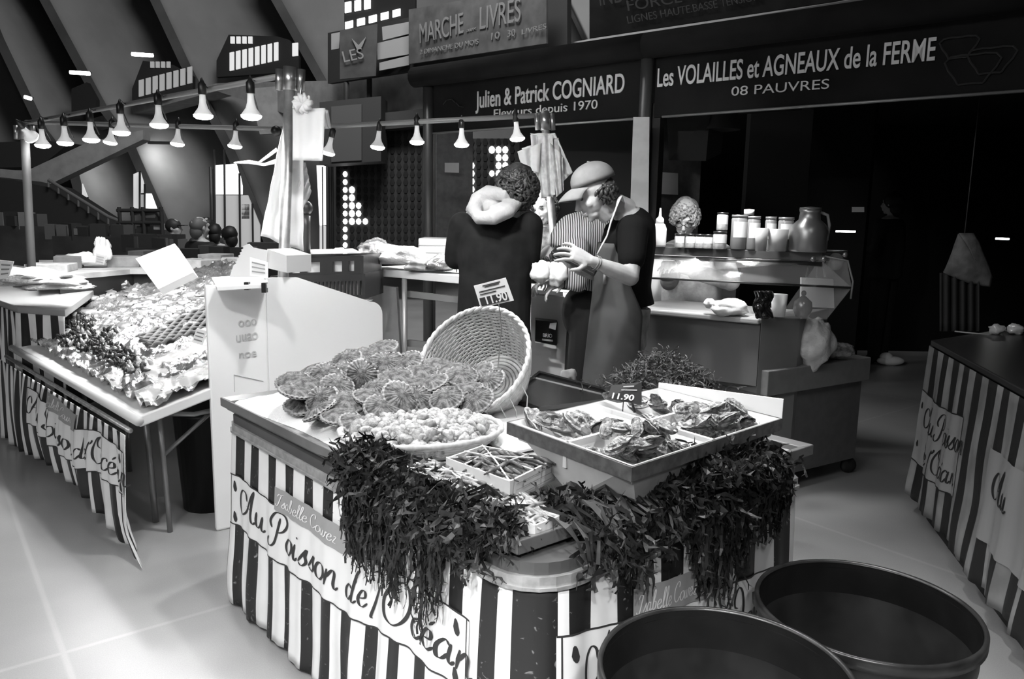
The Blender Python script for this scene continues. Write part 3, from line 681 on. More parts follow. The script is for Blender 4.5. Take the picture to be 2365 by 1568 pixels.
def scallops():
    proto = scallop_proto(); r = random.Random(5)
    Z = [(990, 445, 230, 14, 5), (1015, 545, 310, 34, -4), (825, 665, 250, 52, -10), (265, 705, 190, 22, 6), (385, 712, 190, 24, -8), (530, 665, 230, 30, 10), (640, 612, 200, 22, 20), (1090, 690, 300, 25, 8), (1300, 625, 240, 24, -12), (1380, 725, 300, 20, 10),
         (500, 840, 280, 35, 38), (700, 860, 290, 28, -8), (885, 825, 210, 20, -20), (985, 905, 320, 22, -14), (1130, 855, 340, 26, -28), (1245, 812, 290, 30, -32), (1555, 600, 330, 14, 4), (1660, 745, 250, 12, -3), (1500, 835, 290, 18, 6), (1745, 840, 220, 30, 22),
         (1760, 610, 250, 10, 20), (290, 795, 220, 10, -15), (640, 985, 300, 12, -14), (780, 1035, 320, 16, -20), (1850, 690, 180, 20, 30), (700, 525, 220, 16, 20), (840, 500, 200, 18, -15), (440, 585, 200, 12, 12), (1190, 560, 210, 22, 30), (1440, 560, 220, 10, -20), (480, 930, 220, 10, 30), (1620, 680, 240, 12, -10), (930, 760, 240, 20, 15), (1230, 720, 220, 16, 0), (620, 745, 230, 22, -20)]
    top = ['topmost scallop lying flat on the crest of the heap', 'large pale scallop facing out just under the crest of the heap', 'pale round scallop standing almost on edge at the heap centre']
    # a hidden heap core keeps the shells resting on each other
    def place(zx, zy): 
        y = 680+zy/3.478; x = 600+zx/3.478; Y = 2.50+(960-y)*.0036; return at(x, y, Y)
    names = {4: 'scallop overlapping the leftmost one at the left shoulder of the heap', 5: 'scallop above the left shoulder of the heap, facing left', 7: 'broad scallop directly below the large pale one near the crest',
             8: 'scallop between the crest and the mouth of the wicker basket', 9: 'scallop just below the basket rim at the middle right of the heap', 12: 'darkish scallop behind the speckled overhanging one', 13: 'wide scallop at the middle of the front row of the heap',
             17: 'thin-edged scallop lying half open inside the basket mouth', 18: 'scallop at the front right foot of the heap, below the basket rim', 24: 'small scallop tucked against the inner right wall of the basket', 6: 'steep scallop left of the pale round one at the heap centre',
             20: 'scallop deep inside the wicker basket at its back wall', 21: 'dark-edged scallop under the leftmost round one, touching the ice', 30: 'scallop lying on the ice left of the tilted one', 0: top[0], 1: top[1], 2: top[2], 3: 'leftmost round scallop at the edge of the heap', 10: 'scallop tilted up to the right at the lower left of the heap', 11: 'speckled scallop overhanging the front foot of the heap', 14: 'long slanting scallop at the front right of the heap', 15: 'slanting scallop leaning on the front right shells', 19: 'pale scallop resting against the lower rim of the wicker basket', 16: 'broad flat scallop inside the mouth of the wicker basket', 22: 'dark flat scallop lying on the ice in front of the heap', 23: 'scallop nearest the whelk basket on the ice'}
    first = True
    for i, (zx, zy, w, tilt, rot) in enumerate(Z):
        p = place(zx, zy); s = (w/3.478)*(p.y/FPX)/.15*1.0
        s = max(.86, min(1.12, s)); tilt += r.uniform(-10, 14); rot += r.uniform(-12, 12); p.z += r.uniform(-.008, .012)
        p.z = max(p.z, ZF+.02)
        # normal leans to the viewer by tilt; rot is the roll in the picture plane
        M = Matrix.Translation(p) @ Matrix.Rotation(math.radians(-rot*.8), 4, 'Y') @ Matrix.Rotation(math.radians(tilt), 4, 'X') @ Matrix.Rotation(r.uniform(2.4, 3.9), 4, 'Z') @ Matrix.Scale(s, 4)
        lab = names.get(i, 'mottled ribbed scallop piled among the others on the heap')
        if first:
            proto.matrix_world = M; props(proto, label=lab, cat='scallop', group='scallops heaped on the ice'); first = False
        else: copy_tree(proto, M, label=lab, cat='scallop', group='scallops heaped on the ice')
    # lower layers of the heap between the visible shells
    for i in range(34):
        zx = r.uniform(300, 1750); zy = r.uniform(640, 930)
        if zy < 520+abs(zx-950)*.25: continue
        p = place(zx, zy)+V((0, .05, -.045)); p.z = max(p.z, ZF+.02)
        M = Matrix.Translation(p) @ Matrix.Rotation(r.uniform(-.3, .3), 4, 'Y') @ Matrix.Rotation(r.uniform(0, .4), 4, 'X') @ Matrix.Rotation(r.uniform(0, 6), 4, 'Z')
        copy_tree(proto, M, label='mottled ribbed scallop piled among the others on the heap', cat='scallop', group='scallops heaped on the ice')
scallops()

# ------------------------------------------------------------------ wicker basket tipped on its side
WICKER = mat('pale_wicker', .62, .6, var=.10, scale=40)
def wicker():
    c = at(1092, 830, 2.86); d = V((-.38, -.70, .60)).normalized()      # opening direction
    zx = d; xx = V((0, 0, 1)).cross(zx).normalized(); yy = zx.cross(xx)
    M = Matrix(((xx.x, yy.x, zx.x, c.x), (xx.y, yy.y, zx.y, c.y), (xx.z, yy.z, zx.z, c.z), (0, 0, 0, 1)))
    t = bpy.data.objects.new('wicker_basket', None); C.objects.link(t); t.matrix_world = M
    props(t, label='large pale wicker basket tipped on its side behind the scallops', cat='basket')
    D = .22; R0, R1 = .226, .135; ns = 36
    def rad(h): return lerp(R0, R1, (h/D)**1.25)
    g = MB(); rings = 30
    for k in range(rings):
        h = .008+k*(D-.012)/(rings-1); R = rad(h)
        pts = []
        for j in range(ns*3):
            a = 2*pi*j/(ns*3); w = .0035*cos(a*ns/2+pi*(k % 2)); pts.append(V((cos(a)*(R+w), sin(a)*(R+w), -h)))
        pts.append(pts[0]); g.tube(pts, .0042, 5, cap=False)
    local_part(g, 'woven_wall', WICKER, t, True)
    g = MB()
    for j in range(ns):
        a = 2*pi*j/ns; g.tube([V((cos(a)*rad(h), sin(a)*rad(h), -h)) for h in (0, D*.25, D*.5, D*.75, D)], .003, 5)
    o = local_part(g, 'stakes', WICKER, t, True)
    g = MB()
    for k in range(9):
        R = R1*(k+.5)/9; g.tube([V((cos(a)*R, sin(a)*R, -D)) for a in [2*pi*j/40 for j in range(41)]], .0075, 5, cap=False)
    local_part(g, 'base', WICKER, t, True)
    g = MB()
    for ph in (0, pi):
        g.tube([V((cos(a)*(R0+.004*cos(a*22+ph)), sin(a)*(R0+.004*cos(a*22+ph)), .004*sin(a*22+ph))) for a in [2*pi*j/176 for j in range(177)]], .0075, 6, cap=False)
    local_part(g, 'rim', WICKER, t, True)
    g = MB()
    for a0, L in ((-.55, .11), (-.25, .16), (-.75, .08)):
        p = V((cos(a0)*R0, sin(a0)*R0, 0)); g.tube([p+V((0, 0, .01)), p+V((.01, -.03, -.08)), p+V((.02, -L, -.14))], .0022, 5)
    local_part(g, 'loose_cane', WICKER, t, True, label='thin loose ends of cane')
    return t
wicker()

# ------------------------------------------------------------------ whelks in an oval basket
def whelks():
    c = onz(975, 1012, .80); t = thing('whelk_basket', (c.x, c.y, ZF+.006), label='oval shallow basket heaped with pale whelks', cat='basket')
    a, b, rz = .255, .205, .30
    R = Matrix.Rotation(rz, 4, 'Z')
    g = MB()
    for k in range(5):
        f = .80+.05*k; g.tube([R @ V((a*f*cos(q), b*f*sin(q), .004+.011*k)) for q in [2*pi*j/60 for j in range(61)]], .007, 6, cap=False)
    local_part(g, 'woven_wall', WICKER, t, True)
    g = MB(); n = 60
    g.add([V((0, 0, .004))]+[R @ V((a*.82*cos(2*pi*j/n), b*.82*sin(2*pi*j/n), .004)) for j in range(n)], [(0, j+1, (j+1) % n+1) for j in range(n)]); local_part(g, 'base', WICKER, t)
    g = MB(); g.tube([R @ V((a*1.02*cos(q), b*1.02*sin(q), .056)) for q in [2*pi*j/90 for j in range(91)]], [.010+.002*sin(j*1.5) for j in range(91)], 8, cap=False)
    local_part(g, 'rim', mat('rim_bark', .42, .6, v2=.6, scale=50), t, True)
    WM = mat('whelk_shell', .24, .5, v2=.58, scale=60, bump=.7, bscale=110)
    def whelk(sd):
        g = MB(); r = random.Random(sd)
        pts = []; rs = []
        for i in range(26):      # coiled shell
            q = i/25; ang = q*pi*4.2; R_ = .017*q**1.1; pts.append(V((R_*cos(ang), R_*sin(ang), .026-.040*q))); rs.append(.003+.0135*q**1.15)
        g.tube(pts, rs, 9); g.ell((0, 0, -.004), (.016, .016, .02), 8, 6)
        return g
    protos = []
    gr = 'pale whelks in the oval basket'
    r = random.Random(11); n = 0
    spots = []
    for layer, (fr, h) in enumerate([(.93, .035), (.80, .062), (.55, .085)]):
        step = .043
        for iy in range(-7, 8):
            for ix in range(-7, 8):
                x = (ix+(iy % 2)*.5+layer*.3)*step; y = (iy+layer*.3)*step*.87
                if (x/(a*fr))**2+(y/(b*fr))**2 < 1: spots.append((x, y, h+.010*(1-(x/a)**2-(y/b)**2)))
    for x, y, h in spots:
        if n >= 150: break
        p = R @ V((x+r.uniform(-.006, .006), y+r.uniform(-.006, .006), 0)); M = Matrix.Translation((c.x+p.x, c.y+p.y, ZF+.006+h)) @ Euler((r.uniform(0, 6), r.uniform(0, 6), r.uniform(0, 6))).to_matrix().to_4x4() @ Matrix.Scale(r.uniform(.85, 1.2), 4)
        if n < 3:
            o = whelk(n).build('whelk', WM, None, True, label='pale cooked whelk heaped in the oval basket', cat='whelk', group=gr); protos.append(o)
        else:
            o = protos[n % 3].copy(); C.objects.link(o)
        o.matrix_world = M; n += 1
whelks()

# ------------------------------------------------------------------ divided crate of oysters
def oyster_proto(sd, m):
    g = MB(); r = random.Random(sd); lay = r.randint(3, 5)
    L, Wd = r.uniform(.050, .062), r.uniform(.027, .036)
    for k in range(lay):
        f = 1-.16*k; n = 22
        vs = [V((0, 0, .009+.0048*k))]
        ring = []
        for rr in (.55, 1.0):
            for j in range(n):
                q = 2*pi*j/n; w = 1+.16*nz(cos(q)*1.6+sd, sin(q)*1.6, k*.4)+.05*sin(q*7+k+sd)
                ring.append(V((L*f*cos(q)*rr*w-(1-f)*L*.4, Wd*f*sin(q)*rr*w*(1-.25*cos(q)), .0045*k+.008*(1-rr)+.004*nz(q*3, sd, k)+(.006*(rr < .9)))))
        vs += ring
        g.cur = k % 2
        g.add(vs, [(0, 1+j, 1+(j+1) % n) for j in range(n)]+[(1+j, 1+n+j, 1+n+(j+1) % n, 1+(j+1) % n) for j in range(n)])
    g.ell((0, 0, -.004), (L*.92, Wd*.9, .016), 16, 8, jit=.25, sd=sd, mi=1)
    return g
OYS = [[mat('oyster_shell_a', .34, .6, v2=.78, scale=45, bump=1.0, bscale=120), mat('oyster_edge_dark', .035, .5, v2=.22, scale=50)], [mat('oyster_shell_b', .22, .6, v2=.66, scale=38, bump=1.0, bscale=120), mat('oyster_edge_dark', .035, .5)]]
def oyster_crate():
    zr = .93
    cF, cL, cR, cB = onz(1460, 1078, zr), onz(1176, 974, zr), onz(1803, 966, zr), onz(1420, 897, zr)
    cB = cL+cR-cF
    dF, dL, dR = onz(1470, 1185, ZF+.01), onz(1322, 1148, ZF+.01), onz(1700, 1095, ZF+.01); dB = dL+dR-dF
    q = [cF, cR, cB, cL]; d = [dF, dR, dB, dL]; cc = (cF+cR+cB+cL)/4
    t = thing('oyster_crate', (cc.x, cc.y, ZF), label='tapered pale wooden crate in four compartments of oysters', cat='crate')
    WD = mat('pale_poplar', .46, .65, var=.05, scale=9); RM = mat('crate_rim_band', .11, .6, var=.03, scale=40)
    th = .010
    def ins(p, k): v = V((cc.x-p.x, cc.y-p.y, 0)).normalized(); return p+v*k
    g = MB()
    for i in range(4):
        a, b, e, f = q[i], q[(i+1) % 4], d[(i+1) % 4], d[i]
        g.hexa([f, e, ins(e, th*1.4), ins(f, th*1.4)], [a, b, ins(b, th*1.4), ins(a, th*1.4)])
    g.hexa([p for p in d], [p+V((0, 0, .01)) for p in d]); g.build('body', WD, t)
    for i in range(4):
        a, b = q[i], q[(i+1) % 4]; dn = V((0, 0, -.036)); o1, o2 = ins(a, -.007), ins(b, -.007)
        g = MB(); g.hexa([o1+dn, o2+dn, b+dn, a+dn], [o1, o2, ins(b, .004), ins(a, .004)]); g.build('rim_band', RM, t, label='greyer rim band')
    # white liners as sloping trays and dividers
    up = V((0, 0, -.018)); m = lambda a, b: (a+b)/2
    g = MB(); W1 = mat('liner_white', .85, .5)
    for (a, b) in ((m(cF, cL), m(cR, cB)), (m(cF, cR), m(cL, cB))):
        n = (b-a).normalized(); s = V((-n.y, n.x, 0))*.006; g.hexa([a+s-V((0, 0, .07)), b+s-V((0, 0, .07)), b-s-V((0, 0, .07)), a-s-V((0, 0, .07))], [a+s, b+s, b-s, a-s])
    g.build('divider', W1, t)
    comp = [[cF, m(cF, cR), cc, m(cF, cL)], [m(cF, cR), cR, m(cR, cB), cc], [cc, m(cR, cB), cB, m(cL, cB)], [m(cF, cL), cc, m(cL, cB), cL]]
    g = MB()
    for cp in comp:
        k = sum(cp, V())/4
        inner = [p.lerp(k, .14)-V((0, 0, .055)) for p in cp]; outer = [p.lerp(k, .03)-V((0, 0, .012)) for p in cp]
        g.add(outer+inner, [(i, (i+1) % 4, 4+(i+1) % 4, 4+i) for i in range(4)]+[(4, 5, 6, 7)])
    g.build('liner', W1, t)
    # raised back panel
    a, b = ins(cR, -.004), ins(cB, -.004); h = V((0, 0, .058)); n = V((.004, .008, 0))
    g = MB(); g.hexa([a, b, b+n, a+n], [a+h, b+h*.3, b+h*.3+n, a+h+n]); g.build('back_panel', W1, t)
    # handle-hole mark and oval stamp on the left face
    g = MB(); S = lambda x, y: (dL.lerp(dF, x)).lerp(cL.lerp(cF, x), y)-V((.0, .0025, 0))
    pts = [S(.34+.10*cos(2*pi*i/20), .48+.17*sin(2*pi*i/20)) for i in range(20)]; pi_ = [S(.34+.085*cos(2*pi*i/20), .48+.14*sin(2*pi*i/20)) for i in range(20)]
    g.add(pts+pi_, [(i, (i+1) % 20, 20+(i+1) % 20, 20+i) for i in range(20)]); g.build('stamp', mat('stamp_ink', .30, .7), t)
    r = random.Random(4); protos = []; n = 0
    lab = ['rough pale oyster in the front compartment of the crate', 'rough pale oyster in the right compartment of the crate', 'oyster in the far compartment of the crate', 'long flat oyster in the left compartment of the crate']
    for ci, cnt in ((0, 24), (1, 26), (2, 10), (3, 9)):
        cp = comp[ci]; k = sum(cp, V())/4
        for i in range(cnt):
            u = ((i*.618034+.1) % 1)*.72+.14; v = ((i+.5)/cnt)*.72+.14
            p = cp[0].lerp(cp[1], u).lerp(cp[3].lerp(cp[2], u), v); z = zr-.045+.032*(i % 3)*(.6 if ci == 3 else .9)+.012
            M = Matrix.Translation((p.x, p.y, z)) @ Matrix.Rotation(r.uniform(-.5, .5)+(-.5 if ci == 3 else r.uniform(-1.4, 1.4)), 4, 'Z') @ Matrix.Rotation(r.uniform(-.8, .8), 4, 'X') @ Matrix.Rotation(r.uniform(-.7, .7), 4, 'Y') @ Matrix.Scale(r.uniform(.68, .9)*(1.3 if ci == 3 else 1), 4)
            if n < 6: o = oyster_proto(n+2, None).build('oyster', OYS[n % 2], None, False); protos.append(o)
            else: o = protos[r.randrange(6)].copy(); C.objects.link(o)
            o.matrix_world = M; props(o, label=lab[ci], cat='oyster', group=['oysters in the front compartment', 'oysters in the right compartment', 'oysters in the far compartment', 'oysters in the left compartment'][ci]); n += 1
oyster_crate()

# ------------------------------------------------------------------ small tied crates of packed shellfish
def small_crates():
    WD = mat('thin_poplar', .68, .65, var=.06, scale=12); DK = mat('packed_shells', .02, .35, v2=.16, scale=25); ST = mat('pale_string', .7, .8)
    SP = mat('long_shell', .05, .35, v2=.42, scale=30)
    specs = [([(1178, 1112), (1283, 1060), (1114, 1028), (1030, 1057)], .86, .06, 'small poplar crate of tied shellfish with stamped end board', 1),
             ([(1104, 1135), (1160, 1108), (990, 1060), (930, 1078)], .835, .05, 'low poplar crate of long shells leaning on the seaweed', 2),
             ([(1236, 1214), (1292, 1192), (1195, 1130), (1086, 1142)], .815, .035, 'flat film-covered punnet at the front corner of the table', 3)]
    for px, z, h, lab, sd in specs:
        P = [onz(x, y, z) for x, y in px]; c = sum(P, V())/4; r = random.Random(sd)
        t = thing('small_crate', (c.x, c.y, z-h), label=lab, cat='crate')
        for i in range(4):
            a, b = P[i], P[(i+1) % 4]; dn = V((0, 0, -h)); ia, ib = a.lerp(c, .05), b.lerp(c, .05)
            g = MB(); g.hexa([a+dn, b+dn, ib+dn, ia+dn], [a, b, ib, ia]); g.build('side_board', WD, t)
        g = MB(); g.hexa([p+V((0, 0, -h)) for p in P], [p+V((0, 0, -h+.006)) for p in P]); g.build('bottom_board', WD, t)
        g = MB()
        for i in range(80):
            u, v = r.uniform(.08, .92), r.uniform(.08, .92); p = P[0].lerp(P[1], u).lerp(P[3].lerp(P[2], u), v); ax = (P[3]-P[0]).normalized() if r.random() < .8 else (P[1]-P[0]).normalized()
            L = r.uniform(.02, .045); w = r.uniform(.004, .009); q = p+V((0, 0, r.uniform(-.018, .004)))
            g.tube([q-ax*L, q+V((0, 0, .003)), q+ax*L], [w*.4, w, w*.5], 6)
        g.build('packed_shellfish', SP if sd != 1 else DK, t, True, kind='stuff')
        g = MB(); up = V((0, 0, .006))
        for a, b in ((P[0].lerp(P[1], .5), P[3].lerp(P[2], .5)), (P[0].lerp(P[3], .35), P[1].lerp(P[2], .35)), (P[0].lerp(P[3], .7), P[1].lerp(P[2], .7)), (P[0], P[2]), (P[1], P[3])):
            g.tube([a, a.lerp(b, .5)+up, b], .0022, 5)
        g.build('string', ST, t)
        if sd == 1:
            g = MB(); A = P[0]+V((0, 0, -h)); X = (P[1]-P[0]); nn = V((X.y, -X.x, 0)).normalized()*.002
            for k in range(3): g.add([A+X*.12+V((0, 0, h*(.2+.27*k)))+nn, A+X*.9+V((0, 0, h*(.2+.27*k)))+nn, A+X*.9+V((0, 0, h*(.23+.27*k)))+nn, A+X*.12+V((0, 0, h*(.23+.27*k)))+nn], [(0, 1, 2, 3)])
            g.build('stamp_line', mat('stamp_ink', .30, .7), t)
        if sd == 3:
            g = MB(); g.grid(lambda u, v: P[0].lerp(P[1], u).lerp(P[3].lerp(P[2], u), v)+V((0, 0, .004+.006*nz(u*6, v*6))), 20, 20)
            g.build('film', mat('clear_film', .9, .12, alpha=.25), t, True)
small_crates()

# ------------------------------------------------------------------ seaweed
WEED = mat('seaweed', .009, .42, v2=.030, scale=30, spec=.4)
def frond(g, pts, w, r, lobes=True):
    """a flat branching ribbon of seaweed along pts"""
    n = len(pts); vs = []
    tw = r.uniform(0, 6)
    for i, p in enumerate(pts):
        d = (pts[min(i+1, n-1)]-pts[max(i-1, 0)]); d = d.normalized() if d.length > 0 else V((0, 0, -1))
        s = d.cross(V((cos(tw), sin(tw), .3))); s = s.normalized() if s.length > 1e-4 else V((1, 0, 0)); tw += r.uniform(-.6, .6)
        ww = w*(.55+.75*abs(sin(i*1.35+tw)))*(1-.55*i/n)
        vs += [p-s*ww, p+s*ww]
        if lobes and i % 2 and i < n-1:
            side = 1 if r.random() < .5 else -1; tip = p+s*side*w*r.uniform(1.8, 3.4)+d*w*r.uniform(1.0, 2.6)
            g.add([p, p+d*w*1.0+s*side*w*.6, tip+s*side*w*.5+V((0, 0, .002)), tip-d*w*.6], [(0, 1, 2, 3)])
    g.add(vs, [(2*i, 2*i+1, 2*i+3, 2*i+2) for i in range(n-1)])
def seaweed():
    def hang(wall, prof, name_label, top_in, dens, sd, wd=.006):
        r = random.Random(sd); g = MB(); A, B = wall
        pr = []
        for x, y in prof:
            P, _, z = onwall(x, y, A, B); pr.append((SK.near(P.x, P.y), z))
        pr.sort()
        u0, u1 = pr[0][0], pr[-1][0]
        for k in range(int(dens*(u1-u0))):
            u = r.uniform(u0, u1); zmin = pr[-1][1]
            for (a, za), (b, zb) in zip(pr, pr[1:]):
                if a <= u <= b: zmin = lerp(za, zb, (u-a)/(b-a+1e-9)); break
            if zmin > .60 and r.random() < .6: continue
            depth = r.random()**.6; zend = lerp(.72, zmin, depth)+r.uniform(-.008, .015)
            st = r.uniform(.02, top_in); off = r.uniform(.02, .055)
            pts = []; uu = u
            for (o, z) in ((-st-.06, .80+r.uniform(0, .025)), (-st*.5-.05, .815+r.uniform(0, .03)), (-.03, .815+r.uniform(0, .02)), (off*.5, .79+r.uniform(0, .02)), (off, .75)):
                pts.append(SK.S(uu, .70, 0)+V((0, 0, z-.70))+(lambda nn: V((nn.x, nn.y, 0))*o)(SK.at(uu)[1]))
            pts = [q+V((r.uniform(-.014, .014), r.uniform(-.014, .014), r.uniform(-.006, .012))) for q in pts]
            j = r.choice((0, 2, 3, 4, 4)); pts = pts[j:]
            z = .75; base = off
            while z > zend:
                z -= .017; uu += r.uniform(-.009, .009); base += r.uniform(-.006, .005); base = max(.012, base)
                pts.append(SK.S(uu, max(z, .02), base))
            frond(g, pts, wd*r.uniform(.7, 1.3), r)
        for k in range(int(dens*(u1-u0)*.35)):
            u = r.uniform(u0, u1); q = [SK.S(u, .70, r.uniform(.0, .05))+V((0, 0, r.uniform(.02, .12)))]; d = V((r.gauss(0, 1), r.gauss(0, 1), r.gauss(-.3, .6))).normalized()
            for i in range(6): d = (d+V((r.uniform(-.7, .7), r.uniform(-.7, .7), r.uniform(-.7, .3)))).normalized(); q.append(q[-1]+d*.014)
            frond(g, q, wd*r.uniform(.8, 1.5), r)
        return g.build('seaweed', WEED, None, False, label=name_label, cat='seaweed', kind='stuff')
    hang((BL, BF), [(812, 1130), (838, 1290), (865, 1335), (900, 1335), (925, 1345), (940, 1420), (962, 1425), (975, 1250), (990, 1235), (1000, 1425), (1025, 1475), (1048, 1455), (1058, 1290), (1075, 1250), (1110, 1262), (1150, 1255)],
         'dark seaweed hanging in long bunches over the left side of the foreground table', .12, 640, 3, wd=.005)
    hang((BF, BR), [(1330, 1225), (1395, 1250), (1412, 1345), (1462, 1350), (1478, 1195), (1515, 1185), (1562, 1160), (1575, 1310), (1605, 1395), (1640, 1385), (1672, 1340), (1690, 1250), (1715, 1230), (1745, 1250), (1768, 1225), (1790, 1120)],
         'dark leafy seaweed hanging over the right side of the foreground table', .10, 760, 8, wd=.0058)
    # mounds on the tray edge
    r = random.Random(21)
    def mound(pxs, lab):
        g = MB()
        for (x, y, z, rx, n) in pxs:
            c = onz(x, y, z)
            for k in range(n):
                d = V((r.gauss(0, 1), r.gauss(0, 1), r.gauss(0, .6))).normalized(); p = c+V((d.x*rx, d.y*rx, abs(d.z)*rx*.55))*r.uniform(.3, 1)
                q = [p]; 
                for i in range(6): d = (d+V((r.uniform(-.8, .8), r.uniform(-.8, .8), r.uniform(-.9, .3)))).normalized(); nx = q[-1]+d*.014; nx.z = max(nx.z, ZF+.004); q.append(nx)
                frond(g, q, .006*r.uniform(.7, 1.5), r)
        g.build('seaweed', WEED, None, False, label=lab, cat='seaweed', kind='stuff')
    mound([(840, 1055, .82, .055, 260), (880, 1085, .80, .05, 180), (935, 1115, .80, .05, 180), (990, 1140, .80, .05, 170), (1040, 1175, .80, .05, 170), (1100, 1215, .80, .055, 220), (1150, 1220, .80, .045, 160)], 'tangled dark seaweed heaped along the front left edge of the foreground table')
    mound([(1300, 1170, .79, .04, 120), (1360, 1180, .80, .05, 190), (1420, 1150, .80, .05, 190), (1480, 1140, .81, .05, 190), (1540, 1110, .83, .05, 190), (1600, 1075, .86, .05, 200), (1660, 1065, .86, .05, 200), (1720, 1065, .85, .05, 200), (1760, 1040, .85, .03, 90)], 'leafy dark seaweed heaped under the front of the oyster crate')
    # fine curly samphire pile behind the crate
    g = MB(); c = at(1530, 912, 3.22)
    for k in range(900):
        x = r.gauss(0, .11); y = r.gauss(0, .09); h = .16*math.exp(-(x*x/.03+y*y/.02)); p = V((c.x+x, c.y+y, .80+h*r.uniform(.6, 1)))
        q = [p]; d = V((r.gauss(0, 1), r.gauss(0, 1), abs(r.gauss(0, .5)))).normalized()
        for i in range(5): d = (d+V((r.uniform(-.9, .9), r.uniform(-.9, .9), r.uniform(-.7, .5)))).normalized(); q.append(q[-1]+d*.012)
        frond(g, q, .0026, r, False)
    g.build('samphire', mat('samphire', .05, .5, v2=.17, scale=40), None, False, label='heap of fine curly greens behind the oyster crate', cat='greens', kind='stuff')
    t = thing('tub', (c.x, c.y, .70), label='dark tub holding the curly greens behind the oyster crate', cat='tub')
    g = MB(); g.lathe([(.17, .60), (.20, .80), (.205, .80), (.19, .62)], 24, (c.x, c.y, 0)); g.build('bowl', BLACK, t, True)
    g = MB(); g.box((c.x, c.y, .30), (.30, .30, .60)); g.build('stand', mat('tub_stand', .03, .7), t)
seaweed()

def tags():
    # white ticket on a pick above the basket
    t = thing('price_tag', at(1150, 715, 2.80), label='tilted white and dark price ticket on a pick above the wicker basket', cat='price tag')
    q = [at(1094, 660, 2.78), at(1168, 641, 2.78), at(1187, 694, 2.78), at(1110, 711, 2.78)]
    g = MB(); g.slab(q, .003); g.build('card', PAPER, t)
    S = lambda u, v: q[0].lerp(q[1], u).lerp(q[3].lerp(q[2], u), v)-V((0, .003, 0))
    g = MB(); g.add([S(.05, .58), S(.88, .58), S(.88, .94), S(.05, .94)], [(0, 1, 2, 3)])
    for v0, u0, u1 in ((.08, .25, .8), (.14, .3, .75), (.3, .1, .9), (.42, .1, .6)): g.add([S(u0, v0), S(u1, v0), S(u1, v0+.045), S(u0, v0+.045)], [(0, 1, 2, 3)])
    g.build('print', mat('ticket_ink', .03, .6), t)
    a = S(.22, .90)-V((0, .002, 0)); b = S(.85, .90)-V((0, .002, 0)); put_text('11.90', a, b-a, S(.22, .6)-S(.22, .9), (b-a).length, .032, PAPER, t, 'price_digits', off=.02, ext=.001)
    g = MB(); g.tube([at(1152, 700, 2.79), at(1158, 760, 2.80), at(1150, 850, 2.80)], .002, 6); g.build('pick', STEEL, t)
    # black ticket in the oyster crate
    t = thing('price_tag', at(1450, 950, 2.3), label='black price ticket standing between the oyster compartments', cat='price tag')
    q = [at(1412, 890, 2.32), at(1482, 882, 2.32), at(1482, 935, 2.30), at(1402, 920, 2.30)]
    g = MB(); g.slab(q, .003); g.build('card', mat('slate_card', .035, .5), t)
    S = lambda u, v: q[0].lerp(q[1], u).lerp(q[3].lerp(q[2], u), v)-V((0, .003, 0))
    g = MB(); g.add([S(.4, .1), S(.75, .12), S(.75, .2), S(.4, .18)], [(0, 1, 2, 3)]); g.add([S(.35, .3), S(.85, .32), S(.85, .38), S(.35, .36)], [(0, 1, 2, 3)]); g.build('print', mat('print_grey', .5, .7), t)
    a = S(.12, .92); b = S(.75, .86); put_text('11.90', a, b-a, S(.12, .6)-S(.12, .9), (b-a).length, .018, PAPER, t, 'price_digits', off=.02, ext=.001)
    g = MB(); g.tube([at(1440, 925, 2.31), at(1438, 950, 2.31)], .0016, 6); g.tube([at(1458, 925, 2.31), at(1466, 952, 2.31)], .004, 6); g.build('pick', BLACK, t)
tags()
# ------------------------------------------------------------------ left fish stall
def crumple(fn, nu, nv, amp, fr, seed=0):
    def f(u, v):
        p = fn(u, v); a = amp*(nz(p.x*fr, p.y*fr, seed)+.5*nz(p.x*fr*2.3, p.y*fr*2.3, seed+3)+.35*abs(nz(p.x*fr*5, p.y*fr*5, seed+9))); return p+V((0, 0, a))
    return f
FOIL = mat('crinkled_foil', .30, .20, metal=.8, v2=.75, scale=9, bump=1.0, bscale=22)
CLEAR = mat('clear_plastic_wrap', .85, .1, alpha=.35, bump=.8, bscale=14)
LFR, LFL = onz(322, 962, .62), onz(35, 797, .62)
le = (LFL-LFR).normalized(); lb = V((-le.y, le.x, 0)); lb = lb if lb.y > 0 else -lb      # run of the front, and depth
LW = (LFL-LFR).length; LD = 1.95
def LS(u, v, dz=0.0):   # u along the front from the near corner, v into depth
    dd = v*lerp(1.12, 1.85, u)
    return LFR+le*(u*LW)+lb*dd+V((0, 0, dd*.25+dz))
